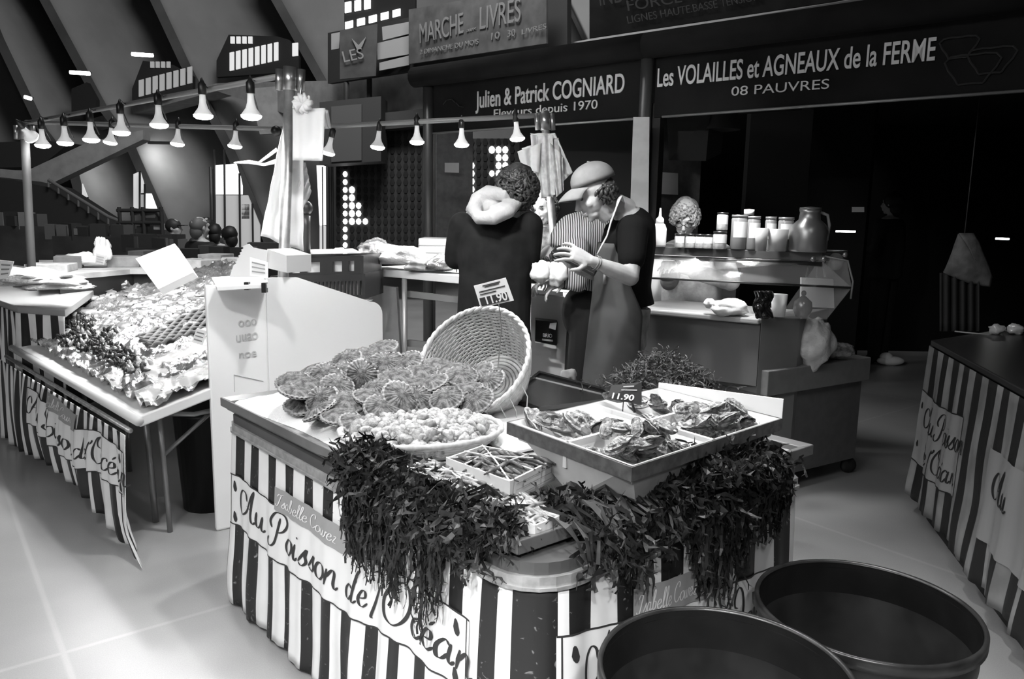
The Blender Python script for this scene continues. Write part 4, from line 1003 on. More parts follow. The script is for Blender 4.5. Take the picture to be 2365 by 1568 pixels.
def left_stall():
    t = thing('fish_stall_table', (LFR.x, LFR.y, 0), label='long sloping fish display table with a sagging striped skirt, at the left', cat='table')
    g = MB(); g.hexa([LS(0, 0, -.05), LS(1.02, 0, -.05), LS(1.3, .42, -.05), LS(1.3, .85, -.05), LS(0, 1, -.05)], [LS(0, 0, .0), LS(1.02, 0, 0), LS(1.3, .42, 0), LS(1.3, .85, 0), LS(0, 1, 0)]); g.build('display_bed', mat('stall_white', .8, .5), t, bevel=.006)
    g = MB(); g.tube([LS(-.01, -.01, -.012), LS(1, -.01, -.012)], .022, 12); g.build('front_rail', mat('rail_white', .62, .4), t, True)
    g = MB(); g.tube([LS(.01, -.03, -.055), LS(1, -.03, -.055)], .012, 8); g.build('lower_rail', mat('rail_aluminium', .42, .35, metal=.5), t, True)
    def leg(a, b, r): g = MB(); g.tube([a, b], r, 8); g.build('leg', mat('leg_steel', .30, .4, metal=.6), t, True)
    b1 = onz(393, 1228, 0); b2 = onz(360, 1205, 0)
    leg(V((b1.x, b1.y, 0)), V((b1.x-.02, b1.y, .60)), .013); leg(V((b2.x, b2.y, 0)), V((b2.x-.02, b2.y, .60)), .016)
    for u in (.5, .97): p = LS(u, .2); leg(V((p.x, p.y, 0)), V((p.x, p.y, .62)), .015)
    for u in (.1, .97): p = LS(u, .9); leg(V((p.x, p.y, 0)), V((p.x, p.y, p.z-.03)), .015)
    g = MB(); g.tube([V((b1.x-.01, b1.y, .38)), V((b1.x+.22, b1.y+.12, .60))], .010, 8); g.tube([V((b1.x-.02, b1.y, .58)), V((b1.x+.12, b1.y+.05, .565)), V((b1.x+.42, b1.y+.2, .61))], .012, 8); g.build('brace', mat('leg_steel', .30, .4, metal=.6), t, True)
    # sagging skirt: attached at the rail, hem rising and falling, its right corner trailing on the floor
    n = 260; rows = 20; g = MB()
    L0 = -.02
    per = .105
    def fn(i, j):
        u = i; s = u*LW
        top = LS(u, -.045, -.06)
        hem = .02+.10*max(0, sin(pi*min(1, (u)/.85)))**1.2*0.9
        z = lerp(top.z, hem, j)
        fold = .020*sin(2*pi*s/.21+.8)*j**.7+.012*sin(2*pi*s/.09+2)*j
        bulge = .03*sin(pi*j)*sin(pi*u)
        trail = 0.24*max(0, 1-u/.10)*max(0, j-.82)/.18
        p = V((top.x, top.y, z))-lb*(.012+fold+bulge)-le*trail*.85
        return V((p.x, p.y, max(p.z-(.02 if trail > .02 else 0), .008)))
    g.grid(fn, n, rows, mfn=lambda i, j: 1 if ((i/n*LW) % per) > per*.52 else 0)
    sk = g.build('striped_skirt', [WHITE_VINYL, BLACK_VINYL], t, True, solid=.002)
    # banner: lies on the skirt
    class K:
        def S(s, u, z, off=0.0):
            uu = 1-u/LW; top = LS(uu, -.045, -.06); hem = .02+.10*max(0, sin(pi*min(1, (uu)/.85)))**1.2*.9
            j = (top.z-z)/(top.z-hem); p = fn(uu, max(0, min(1, j))); return V((p.x, p.y, p.z))-lb*(.004+off)
    P0, _, zt = onwall(68, 910, LFL-lb*.09, LFR-lb*.09); P1, _, zt1 = onwall(275, 1035, LFL-lb*.09, LFR-lb*.09)
    e = (LFR-LFL).normalized(); u0 = (P0-(LFL-lb*.09)).dot(e); u1 = (P1-(LFL-lb*.09)).dot(e)
    name_banner(K(), u0, u1, (zt+zt1)/2-.20, (zt+zt1)/2, sk, wob=.02, ph=.5)
    # foil bed
    g = MB(); g.grid(crumple(lambda u, v: LS(lerp(.0, lerp(.99, 1.28, min(1, v*2.4)), u), lerp(.03, lerp(.99, .84, u), v), .035), 90, 70, .036, 13), 180, 140)
    g.build('foil_sheet', FOIL, None, True, label='crumpled shiny foil and film covering the sloping fish display', cat='foil')
    g = MB(); g.grid(crumple(lambda u, v: LS(lerp(.01, .30, u), lerp(.03, .85, v), .045+.02*sin(u*9)), 50, 50, .02, 7, 5), 60, 60)
    g.build('plastic_wrap', CLEAR, None, True, label='clear plastic film draped over the near corner of the fish display', cat='plastic film')
left_stall()
LSz = lambda p: None
def on_bed(x, y):
    """point of the sloping bed seen at x, y"""
    d = ray(x, y); a, b, c = LS(0, 0), LS(1, 0), LS(0, 1); n = (b-a).cross(c-a); return CAM+d*((a-CAM).dot(n)/d.dot(n))
bedM = None
def bed_matrix(p, rz, s=1.0, dz=.03):
    X = le; Z = (LS(1, 0)-LS(0, 0)).cross(LS(0, 1)-LS(0, 0)).normalized(); Z = Z if Z.z > 0 else -Z
    Y = Z.cross(X); M = Matrix(((X.x, Y.x, Z.x, p.x+Z.x*dz), (X.y, Y.y, Z.y, p.y+Z.y*dz), (X.z, Y.z, Z.z, p.z+Z.z*dz), (0, 0, 0, 1)))
    return M @ Matrix.Rotation(rz, 4, 'Z') @ Matrix.Scale(s, 4)
def left_goods():
    r = random.Random(9)
    # mussels in a net along the front edge
    MU = mat('mussel_shell', .012, .25, v2=.05, scale=40); 
    g = MB()
    for (x, y, n) in [(80, 760, 60), (120, 775, 80), (165, 795, 90), (210, 812, 90), (255, 835, 80), (130, 745, 60), (190, 765, 60), (240, 800, 50), (285, 855, 50), (320, 875, 40), (90, 735, 30)]:
        for k in range(n):
            p = on_bed(x+r.uniform(-30, 30), y+r.uniform(-18, 18)); M = Euler((r.uniform(0, 6), r.uniform(0, 6), r.uniform(0, 6))).to_matrix()
            g.ell(p+V((0, 0, r.uniform(.03, .075))), (.026, .012, .009), 8, 5, M, mi=0 if r.random() < .8 else 1)
    g.build('mussels', [MU, mat('mussel_glint', .5, .2, metal=.4)], None, True, label='dark glistening mussels poured along the front edge of the fish display', cat='mussels', kind='stuff')
    # dark ribbed basket of fish
    t = thing('fish_basket', on_bed(410, 775), label='long dark ribbed basket lying across the fish display', cat='basket')
    a, b, c, d = on_bed(318, 800), on_bed(505, 712), on_bed(505, 765), on_bed(345, 822)
    g = MB()
    for k in range(9):
        f = k/8; p, q = a.lerp(d, f), b.lerp(c, f); g.tube([p.lerp(q, s)+V((0, 0, .05+.008*sin(s*40+k*2))) for s in [i/24 for i in range(25)]], .012, 6)
    g.build('woven_rods', mat('dark_wicker', .05, .5, v2=.11, scale=30), t, True)
    g = MB(); g.hexa([p+V((0, 0, .02)) for p in (a, b, c, d)], [p+V((0, 0, .045)) for p in (a, b, c, d)]); g.build('tray', BLACK, t)
    # fish
    FI = mat('fish_skin', .16, .25, v2=.48, scale=14, coat=.5)
    def fish():
        t = thing('fish', label='', cat='fish')
        g = MB(); N = 14; pts = [V((lerp(-.14, .13, i/N), .006*sin(i*.5), 0)) for i in range(N+1)]
        rs = [((.006+.036*sin(pi*min(1, (i/N)*.98+.06))**.8*(1-.25*i/N)), (.004+.020*sin(pi*min(1, i/N+.06))**.8)) for i in range(N+1)]
        g.tube(pts, rs, 12, upv=(0, 0, 1)); local_part(g, 'body', FI, t, True)
        g = MB(); g.add([(.12, 0, .002), (.175, .035, .003), (.16, 0, .003), (.175, -.035, .003), (-.03, .034, .004), (.05, .058, .004), (.06, .03, .004)], [(0, 1, 2), (0, 2, 3), (4, 5, 6)]); local_part(g, 'fins', mat('fish_fin', .2, .5), t, False, solid=.002)
        g = MB(); g.ell((-.112, .008, .016), (.006, .006, .004), 8, 5); local_part(g, 'eye', BLACK, t, True)
        return t
    f0 = fish(); first = True
    spots = [(215, 700, .3), (260, 690, .1), (300, 715, .5), (250, 740, .2), (330, 735, .4), (290, 765, .1), (350, 700, .3), (390, 690, .6), (420, 712, .2), (200, 735, .5), (380, 740, .3), (440, 690, .1), (160, 712, .4), (310, 690, .0), (480, 690, .5)]
    for i, (x, y, a) in enumerate(spots):
        M = bed_matrix(on_bed(x, y), a+r.uniform(-.3, .3), r.uniform(.85, 1.25), .035)
        lab = 'silvery fish laid out on the foil of the left display'
        if first: f0.matrix_world = M; props(f0, label=lab, group='fish on the foil display'); first = False
        else: copy_tree(f0, M, label=lab, group='fish on the foil display')
    # crumpled bags and films
    def lump(name, x, y, rx, rz_, lab, m, sd, Y=None, z=0.0, cat='bag'):
        p = on_bed(x, y) if Y is None else at(x, y, Y); g = MB(); n = 40
        vs = []
        def fn(u, v):
            th = pi*v; ph = 2*pi*u; d = V((sin(th)*cos(ph), sin(th)*sin(ph), cos(th))); k = 1+.35*nz(d.x*1.8+sd, d.y*1.8, d.z*1.8)+.22*abs(nz(d.x*4.5+sd, d.y*4.5, d.z*4.5))+.08*nz(d.x*14, d.y*14, d.z*14+sd)
            q = V((d.x*rx*k, d.y*rx*.6*k, d.z*rz_*k)); q.z = max(q.z, -rz_*.5); return p+q+V((0, 0, rz_*.5+z))
        g.grid(fn, 48, 26); return g.build(name, m, None, True, label=lab, cat=cat)
    PL = mat('pale_plastic_bag', .75, .3, bump=.7, bscale=30); 
    lump('plastic_bag', 195, 610, .17, .06, 'crumpled pale plastic bag at the back of the left display', PL, 1, 6.5)
    lump('plastic_bag', 238, 600, .07, .12, 'upright crumpled bag beside the tilted white box', PL, 2, 6.5)
    lump('foil_bundle', 275, 668, .09, .05, 'bright ball of crumpled foil below the tilted white box', FOIL, 3, cat='foil')
    lump('foil_bundle', 55, 655, .30, .06, 'low grey heap of wrapped fish on the raised table at the far left', mat('wrapped_dim', .35, .35, v2=.6, scale=12, bump=.8), 4, 4.9, cat='foil')
    lump('foil_bundle', 130, 665, .22, .04, 'wrapped flat parcel beside the grey heap at the far left', mat('wrapped_dim', .35, .35), 6, 4.85, cat='foil')
    lump('foil_bundle', 470, 615, .22, .04, 'heap of glistening film behind the white pillar cabinet', FOIL, 7, 6.8, cat='foil')
    q = [onz(x, y, 1.02) for x, y in [(90, 640), (300, 622), (600, 622), (600, 600), (90, 600)]]
    t = thing('back_table', (q[1].x, q[1].y, 0), label='plain table behind the sloping display, carrying crumpled bags', cat='table')
    g = MB(); g.prism([(p.x, p.y) for p in q], .98, 1.02); g.build('top', mat('back_top', .30, .5, v2=.5, scale=5), t); g = MB(); g.prism([(p.x, p.y) for p in [a.lerp(sum(q, V())/5, .15) for a in q]], 0, .98); g.build('base', mat('plinth_dark', .02, .6), t)
    for i, (x, y, sx, sy, v) in enumerate([(120, 626, .3, .06, .5), (160, 618, .2, .10, .2), (290, 615, .25, .09, .35), (335, 612, .15, .13, .1), (455, 617, .3, .07, .6), (500, 612, .22, .10, .5), (540, 616, .2, .08, .7)]):
        c = onz(x, y, 1.02); g = MB(); g.box((c.x, c.y, 1.02+sy/2), (sx, .25, sy), r.uniform(-.5, .5)); g.build('goods_box', mat('goods_box%d' % i, v, .6, v2=v*.6, scale=9), None, label=['low pale box at the left end of the back table', 'dull box behind the low pale one on the back table', 'mid-grey box right of the upright crumpled bag', 'small dark upright box behind the tilted carton', 'flat pale box right of the tilted carton', 'pale box behind the glistening film', 'whitish box nearest the ticket ledge on the back table'][i], cat='box', bevel=.005)
    # tilted white carton
    t = thing('carton', on_bed(385, 650), label='white cardboard box lid tipped up at the back of the fish display', cat='box')
    q = [at(312, 597, 4.25), at(403, 562, 4.25), at(447, 628, 4.05), at(365, 668, 4.0)]
    g = MB(); n = (q[1]-q[0]).cross(q[3]-q[0]).normalized(); n = n if n.y > 0 else -n
    g.hexa(q, [p+n*.045 for p in q]); g.build('lid', PAPER, t, bevel=.002)
    S = lambda u, v: q[0].lerp(q[1], u).lerp(q[3].lerp(q[2], u), v)-n*.002
    g = MB(); pts = [S(.62+.18*cos(2*pi*i/16), .5+.2*sin(2*pi*i/16)) for i in range(16)]; pj = [S(.62+.15*cos(2*pi*i/16), .5+.17*sin(2*pi*i/16)) for i in range(16)]
    g.add(pts+pj, [(i, (i+1) % 16, 16+(i+1) % 16, 16+i) for i in range(16)])
    g.build('printed_ring', mat('faint_print', .5, .8), t)
    # tickets
    def ticket(px, Y, lab, m=PAPER):
        t = thing('price_tag', at(*px[0], Y), label=lab, cat='price tag')
        q = [at(x, y, Y) for x, y in px]; g = MB(); g.slab(q, .003); g.build('card', m, t)
        S = lambda u, v: q[0].lerp(q[1], u).lerp(q[3].lerp(q[2], u), v)-V((0, .003, 0))
        g = MB()
        for v0 in (.2, .45, .7): g.add([S(.12, v0), S(.85, v0), S(.85, v0+.08), S(.12, v0+.08)], [(0, 1, 2, 3)])
        g.build('print', mat('ticket_grey_ink', .25, .7), t)
    def _unused(): pass
    ticket([(577, 594), (619, 606), (619, 640), (577, 637)], 3.6, 'white ticket standing on the ledge of the white pillar cabinet')
    ticket([(455, 758), (478, 764), (468, 798), (442, 790)], 3.75, 'small pale ticket stuck in the dark ribbed basket')
    ticket([(0, 600), (32, 604), (20, 640), (0, 645)], 4.6, 'pale ticket at the far left edge of the fish stall')
    ticket([(222, 585), (245, 590), (240, 612), (220, 608)], 5.6, 'small ticket half hidden behind the upright crumpled bag', mat('dim_card', .4, .8))
    t = thing('box', at(640, 600, 3.7), label='pale waxed box standing on the ledge behind the white ticket', cat='box')
    g = MB(); g.slab([at(617, 575, 3.75), at(662, 590, 3.7), at(662, 630, 3.7), at(613, 618, 3.75)], .18); g.build('body', mat('waxed_box', .6, .5), t)
    g = MB(); 
    P = [(612, 640), (618, 578), (585, 572), (575, 563)]
    for k in range(7): P += [(566-k*3.4, 566+k*7), (560-k*3.4, 570+k*7)]
    P += [(536, 622), (530, 640)]
    g.slab([at(x, y, 3.72) for x, y in P], .004)
    g.build('serrated_card', mat('card_pale', .6, .7), None, label='pale card with a serrated edge standing behind the white ticket', cat='card')
    # raised neighbour table at the far left
    a, b = onz(-60, 672, .88), onz(40, 708, .88); c2 = onz(150, 716, .88); d2 = onz(260, 640, .88); e2 = onz(-60, 600, .88)
    t = thing('fish_stall_table', (b.x, b.y, 0), label='raised fish table with striped skirt cut by the left edge of the photo', cat='table')
    g = MB(); g.prism([(p.x, p.y) for p in (a, b, c2, d2, e2)], .83, .88); g.build('top', mat('table_grey', .30, .5), t, bevel=.006)
    pts = [(a.x, a.y), (b.x, b.y), (c2.x, c2.y)]; s2 = Skirt(pts, [0, .04, 0], .84, .04, amp=.02, per=.2, closed=False)
    if s2.at(.01)[1].y > 0: s2.sg = -s2.sg
    st = [(k*.125+.02, k*.125+.085) for k in range(14)]; s2.build(st, t)
left_goods()

def pillar():
    t = thing('white_cabinet', onz(500, 1228, 0), label='tall white cabinet panel with faint writing and a sloping-topped side wing behind the ice', cat='cabinet')
    A = onz(500, 1228, 0); A = V((A.x, A.y, 0)); B = at(616, 700, 3.66); B = V((B.x, B.y, 0)); Cc = at(883, 700, 4.1); Cc = V((Cc.x, Cc.y, 0))
    zA = at(505, 660, A.y).z; zB = at(616, 655, B.y).z; zB2 = at(622, 642, B.y).z; zC = at(883, 702, Cc.y).z; zD = at(560, 655, 4.2).z
    g = MB(); th = V((-.02, .035, 0)); W2 = mat('polyethylene_white', .86, .5, sss=0)
    g.hexa([A, B, B+th, A+th], [A+V((0, 0, zA)), B+V((0, 0, zB)), B+th+V((0, 0, zB)), A+th+V((0, 0, zA))]); g.build('body', W2, t, bevel=.01)
    # wing panel, its upper edge falling to a rounded corner
    e = (Cc-B); L = e.length; prof = [(0, .3), (0, zB2-.004), (.04, zB2), (L*.25, zB2-.004)]
    R = .07
    zend = zC
    for k in range(7):
        a = k/6*pi/2; prof.append((L-R+R*sin(a), zend-R*.2+(-R+R*cos(a))*1.0+.03))
    prof.append((L, .3)); e.normalize(); n = V((-e.y, e.x, 0))*.02
    g = MB(); g.hexa([B+e*s+V((0, 0, z)) for s, z in prof], [B+n+e*s+V((0, 0, z)) for s, z in prof]); g.build('side_wing', W2, t)
    g = MB(); g.slab([at(488, 640, 3.9), at(618, 632, 3.9), at(618, 655, 3.5), at(500, 662, 3.45)], .02); g.build('ledge', mat('ledge_white', .8, .5), t, bevel=.003)
    g = MB(); g.box(at(571, 660, 3.5), (.02, .03, .035)); g.build('clip', BLACK, t)
    g = MB(); g.box(at(611, 664, 3.5), (.02, .03, .045)); g.build('clip', BLACK, t)
    # faded handwriting
    ink = mat('faded_ink', .55, .8); X = (B-A).normalized(); yb = A.y
    for i, (tx, x0, y0, x1, y1, h) in enumerate([('ooo', 550, 755, 592, 750, .045), ('uuao', 545, 790, 595, 782, .05), ('noe', 552, 828, 592, 822, .04)]):
        p, _, z = onwall(x0, y0, A, B); q, _, z2 = onwall(x1, y1, A, B); nn = V((X.y, -X.x, 0))*.003
        me = put_text(tx, p+nn, q-p, V((0, 0, 1)), (q-p).length, h, ink, t, 'faded_writing', ext=.0008)
    g = MB()
    p1, _, z1 = onwall(540, 865, A, B); p2, _, z2 = onwall(608, 880, A, B); nn = V((X.y, -X.x, 0))*.002
    g.tube([p1+nn, p2+nn], .0015, 4); p3, _, _ = onwall(541, 905, A, B); g.tube([p1+nn, p3+nn], .0015, 4); g.build('panel_seam', mat('seam_grey', .5, .7), t)
    # dark bucket behind the cabinet
    c = onz(478, 1190, 0); t = thing('bin', (c.x, c.y+.1, 0), label='dark round bin in the shade under the fish stall, behind the cabinet', cat='bin')
    g = MB(); g.lathe([(.13, 0), (.16, .5), (.17, .5), (.165, .52), (.15, .52), (.12, .03)], 28, (c.x-.04, c.y+.15, 0)); g.build('body', BLACK, t, True)
pillar()

# ------------------------------------------------------------------ black crates and white table of the second fish stall
def second_stall():
    for i, (x0, x1, y0, y1, Y, lab) in enumerate([(658, 832, 590, 632, 4.9, 'upper black plastic crate with wide slots, stacked'), (625, 836, 632, 690, 4.9, 'lower black plastic crate with fine slots, under the other')]):
        t = thing('plastic_crate', at(x0, y1, Y), label=lab, cat='crate'); a, b, c, d = at(x0, y0+6, Y), at(x1, y0, Y-.1), at(x1, y1, Y-.1), at(x0, y1+6, Y)
        dd = V((.05, .38, 0)); S = lambda u, v: a.lerp(b, u).lerp(d.lerp(c, u), v)
        g = MB()
        def bar(u0, u1, v0, v1):
            g.hexa([S(u0, v0), S(u1, v0), S(u1, v1), S(u0, v1)], [S(u0, v0)+V((0, .02, 0)), S(u1, v0)+V((0, .02, 0)), S(u1, v1)+V((0, .02, 0)), S(u0, v1)+V((0, .02, 0))])
        bar(0, 1, 0, .28); bar(0, 1, .85, 1)
        ks = [0, .2, .47, .55, .76, .92] if i == 0 else [k*.04 for k in range(25)]
        for k in ks: bar(k, k+(.09 if i == 0 else .018), .28, .85)
        for p, q in ((a, d), (b, c)): g.hexa([p, q, q+V((.02, 0, 0)), p+V((.02, 0, 0))], [p+dd, q+dd, q+dd+V((.02, 0, 0)), p+dd+V((.02, 0, 0))])
        g.hexa([a+dd, b+dd, c+dd, d+dd], [p+dd+V((0, .02, 0)) for p in (a, b, c, d)]); g.build('wall', mat('crate_black', .02, .4), t)
        g = MB(); g.hexa([S(.03, .95)+V((0, .03, 0)), S(.97, .95)+V((0, .03, 0)), S(.97, .95)+dd*.95, S(.03, .95)+dd*.95], [S(.03, .25)+V((0, .03, 0)), S(.97, .25)+V((0, .03, 0)), S(.97, .25)+dd*.95, S(.03, .25)+dd*.95]); g.build('pale_boxes', mat('pale_content', .5, .5, v2=.75, scale=10), t, kind='stuff')
    t = thing('crate_stand', at(730, 700, 4.9), label='dim stand under the two black crates', cat='stand')
    a, b = at(625, 700, 5.0), at(836, 696, 4.9); g = MB(); g.hexa([(a.x, a.y, 0), (b.x, b.y, 0), (b.x, b.y+.4, 0), (a.x, a.y+.4, 0)], [(a.x, a.y, a.z), (b.x, b.y, a.z), (b.x, b.y+.4, a.z), (a.x, a.y+.4, a.z)]); g.build('body', mat('stand_grey', .2, .6, v2=.3, scale=5), t)
    # things on the crates
    g = MB(); g.hexa([at(660, 588, 4.85), at(830, 585, 4.8), at(815, 578, 5.2), at(668, 580, 5.2)], [at(660, 584, 4.85), at(830, 581, 4.8), at(815, 574, 5.2), at(668, 577, 5.2)]); g.build('sheet', PAPER, None, label='white paper sheets lying on the black crates', cat='paper')
    g = MB(); g.tube([at(765, 585, 4.9), at(775, 578, 4.9), at(790, 577, 4.9), at(802, 580, 4.9)], [.004, .02, .02, .004], 8, flat=.3); g.build('paper_twist', PAPER, None, True, label='curled paper twist on top of the black crates', cat='paper')
    t = thing('knife_sheath', at(707, 585, 4.85), label='dark upright pepper-mill shaped tool standing on the black crates', cat='tool')
    g = MB(); g.tube([at(706, 585, 4.82), at(707, 560, 4.82), at(708, 520, 4.82), at(709, 498, 4.82)], [.030, .026, .024, .022], 12); g.build('shaft', mat('mill_dark', .035, .4), t, True)
    g = MB(); g.ell(at(710, 480, 4.82), (.034, .034, .04), 14, 10); g.build('head', mat('mill_dark', .035, .4), t, True)
    t = thing('bottle', at(688, 580, 4.86), label='small dark bottle beside the upright mill-shaped tool', cat='bottle')
    g = MB(); c = at(688, 581, 4.86); g.lathe([(.018, 0), (.02, .005), (.02, .085), (.008, .11), (.008, .15), (.01, .155), (.01, .17)], 12, c); g.build('glass', mat('bottle_glass', .06, .15), t, True)
    # white market table with legs
    t = thing('market_table', at(840, 640, 5.4), label='white-edged table with thin steel legs carrying foil parcels, behind the side wing', cat='table')
    a, b = at(838, 634, 5.4), at(1085, 664, 4.75); n = V((-(b-a).y, (b-a).x, 0)).normalized()
    b.z = a.z
    g = MB(); g.hexa([a, b, b+n*.8, a+n*.8], [p+V((0, 0, .05)) for p in (a, b, b+n*.8, a+n*.8)]); g.build('top', mat('table_edge_white', .8, .5), t, bevel=.004)
    for x, y, Y in ((934, 650, 5.15), (934, 650, 5.6), (1070, 665, 4.8)):
        p = at(x, y, Y); g = MB(); g.tube([V((p.x, p.y, 0)), V((p.x, p.y, a.z))], .018, 8); g.build('leg', mat('leg_pale', .45, .4, metal=.5), t, True)
    p = at(842, 665, 5.2); q = at(905, 665, 5.2)
    g = MB(); g.slab([at(842, 655, 5.35), at(915, 664, 5.3), at(925, 830, 5.3), at(880, 800, 5.3)], .04); g.build('side_sheet', mat('side_sheet_grey', .34, .6, var=.06, scale=4), t)
    g = MB(); g.slab([at(940, 672, 5.2), at(1060, 686, 4.9), at(1060, 700, 4.9), at(940, 686, 5.2)], .03); g.slab([at(940, 785, 5.2), at(1000, 792, 5.1), at(1000, 806, 5.1), at(940, 800, 5.2)], .03); g.build('rail', mat('rail_grey_dim', .22, .5), t)
    # foil parcels on it
    def par(x, y, Y, rx, rz_, sd, lab, m, yy=.6):
        c = at(x, y, Y); c.z = max(c.z, a.z+.05+rz_*.45); g = MB()
        def fn(u, v):
            th = pi*v; ph = 2*pi*u; d = V((sin(th)*cos(ph), sin(th)*sin(ph), cos(th))); k = 1+.3*nz(d.x*1.6+sd, d.y*1.6, d.z*1.6)+.2*abs(nz(d.x*5+sd, d.y*5, d.z*5))
            q = V((d.x*rx*k, d.y*rx*yy*k, d.z*rz_*k)); q.z = max(q.z, -rz_*.5); return c+q
        g.grid(fn, 44, 24); g.build('foil_parcel', m, None, True, label=lab, cat='foil parcel')
    par(872, 585, 5.35, .14, .09, 1, 'tall foil-wrapped parcel at the left end of the white table', FOIL)
    par(925, 595, 5.2, .17, .085, 2, 'parcel under ribbed film in the middle of the white table', mat('ribbed_film', .55, .25, bump=.6, bscale=40, metal=.3))
    par(985, 615, 5.1, .16, .05, 3, 'dark fish fillet lying under foil on the white table', mat('fillet_dark', .12, .4, v2=.3, scale=14))
    par(1035, 610, 5.0, .13, .06, 4, 'foil crumpled beside the woman in the dark jacket', FOIL)
    # pale cooler stack behind
    t = thing('cooler', at(970, 600, 5.9), label='pale ribbed cooler boxes behind the foil parcels', cat='box')
    g = MB(); g.slab([at(966, 550, 5.9), at(1050, 552, 5.9), at(1050, 605, 5.9), at(966, 600, 5.9)], .35); g.build('body', mat('cooler_white', .62, .5), t, bevel=.01)
    g = MB(); [g.slab([at(966, y, 5.89), at(1050, y+1, 5.89), at(1050, y+2, 5.89), at(966, y+1, 5.89)], .01) for y in (565, 582)]; g.build('seam', mat('seam_grey', .5, .7), t)
    # white plinth and brand carton between the two people
    t = thing('plinth', at(1265, 860, 4.6), label='white polystyrene block under the worktop between the two fishmongers', cat='block')
    g = MB(); g.slab([at(1226, 680, 4.6), at(1345, 690, 4.6), at(1345, 905, 4.6), at(1226, 870, 4.6)], .5); g.build('body', mat('polystyrene', .8, .7), t)
    t = thing('worktop', at(1265, 675, 4.5), label='thin white worktop edge above the polystyrene block', cat='worktop')
    g = MB(); g.slab([at(1222, 668, 4.5), at(1300, 674, 4.5), at(1300, 683, 4.5), at(1222, 677, 4.5)], .4); g.build('top', PAPER, t)
    t = thing('carton', at(1262, 800, 4.5), label='small black printed carton fixed to the polystyrene block', cat='box')
    q = [at(1237, 739, 4.5), at(1288, 744, 4.5), at(1286, 798, 4.5), at(1236, 788, 4.5)]; g = MB(); g.slab(q, .11); g.build('body', BLACK, t)
    g = MB(); g.slab([at(1236, 790, 4.47), at(1284, 799, 4.47), at(1284, 806, 4.47), at(1236, 796, 4.47)], .01); g.build('pale_base', PAPER, t); g = MB(); g.slab([at(1270, 747, 4.47), at(1286, 745, 4.47), at(1283, 762, 4.47), at(1268, 758, 4.47)], .004); g.build('pale_flap', PAPER, t)
    p0, p1 = at(1254, 778, 4.48), at(1275, 780, 4.48); put_text('BRIO', p0, p1-p0, V((0, 0, 1)), (p1-p0).length, .022, PAPER, t, ext=.001)
    g = MB(); g.slab([at(1252, 782, 4.48), at(1277, 785, 4.48), at(1277, 789, 4.48), at(1252, 786, 4.48)], .002); g.build('print', mat('print_grey', .5, .7), t)
second_stall()

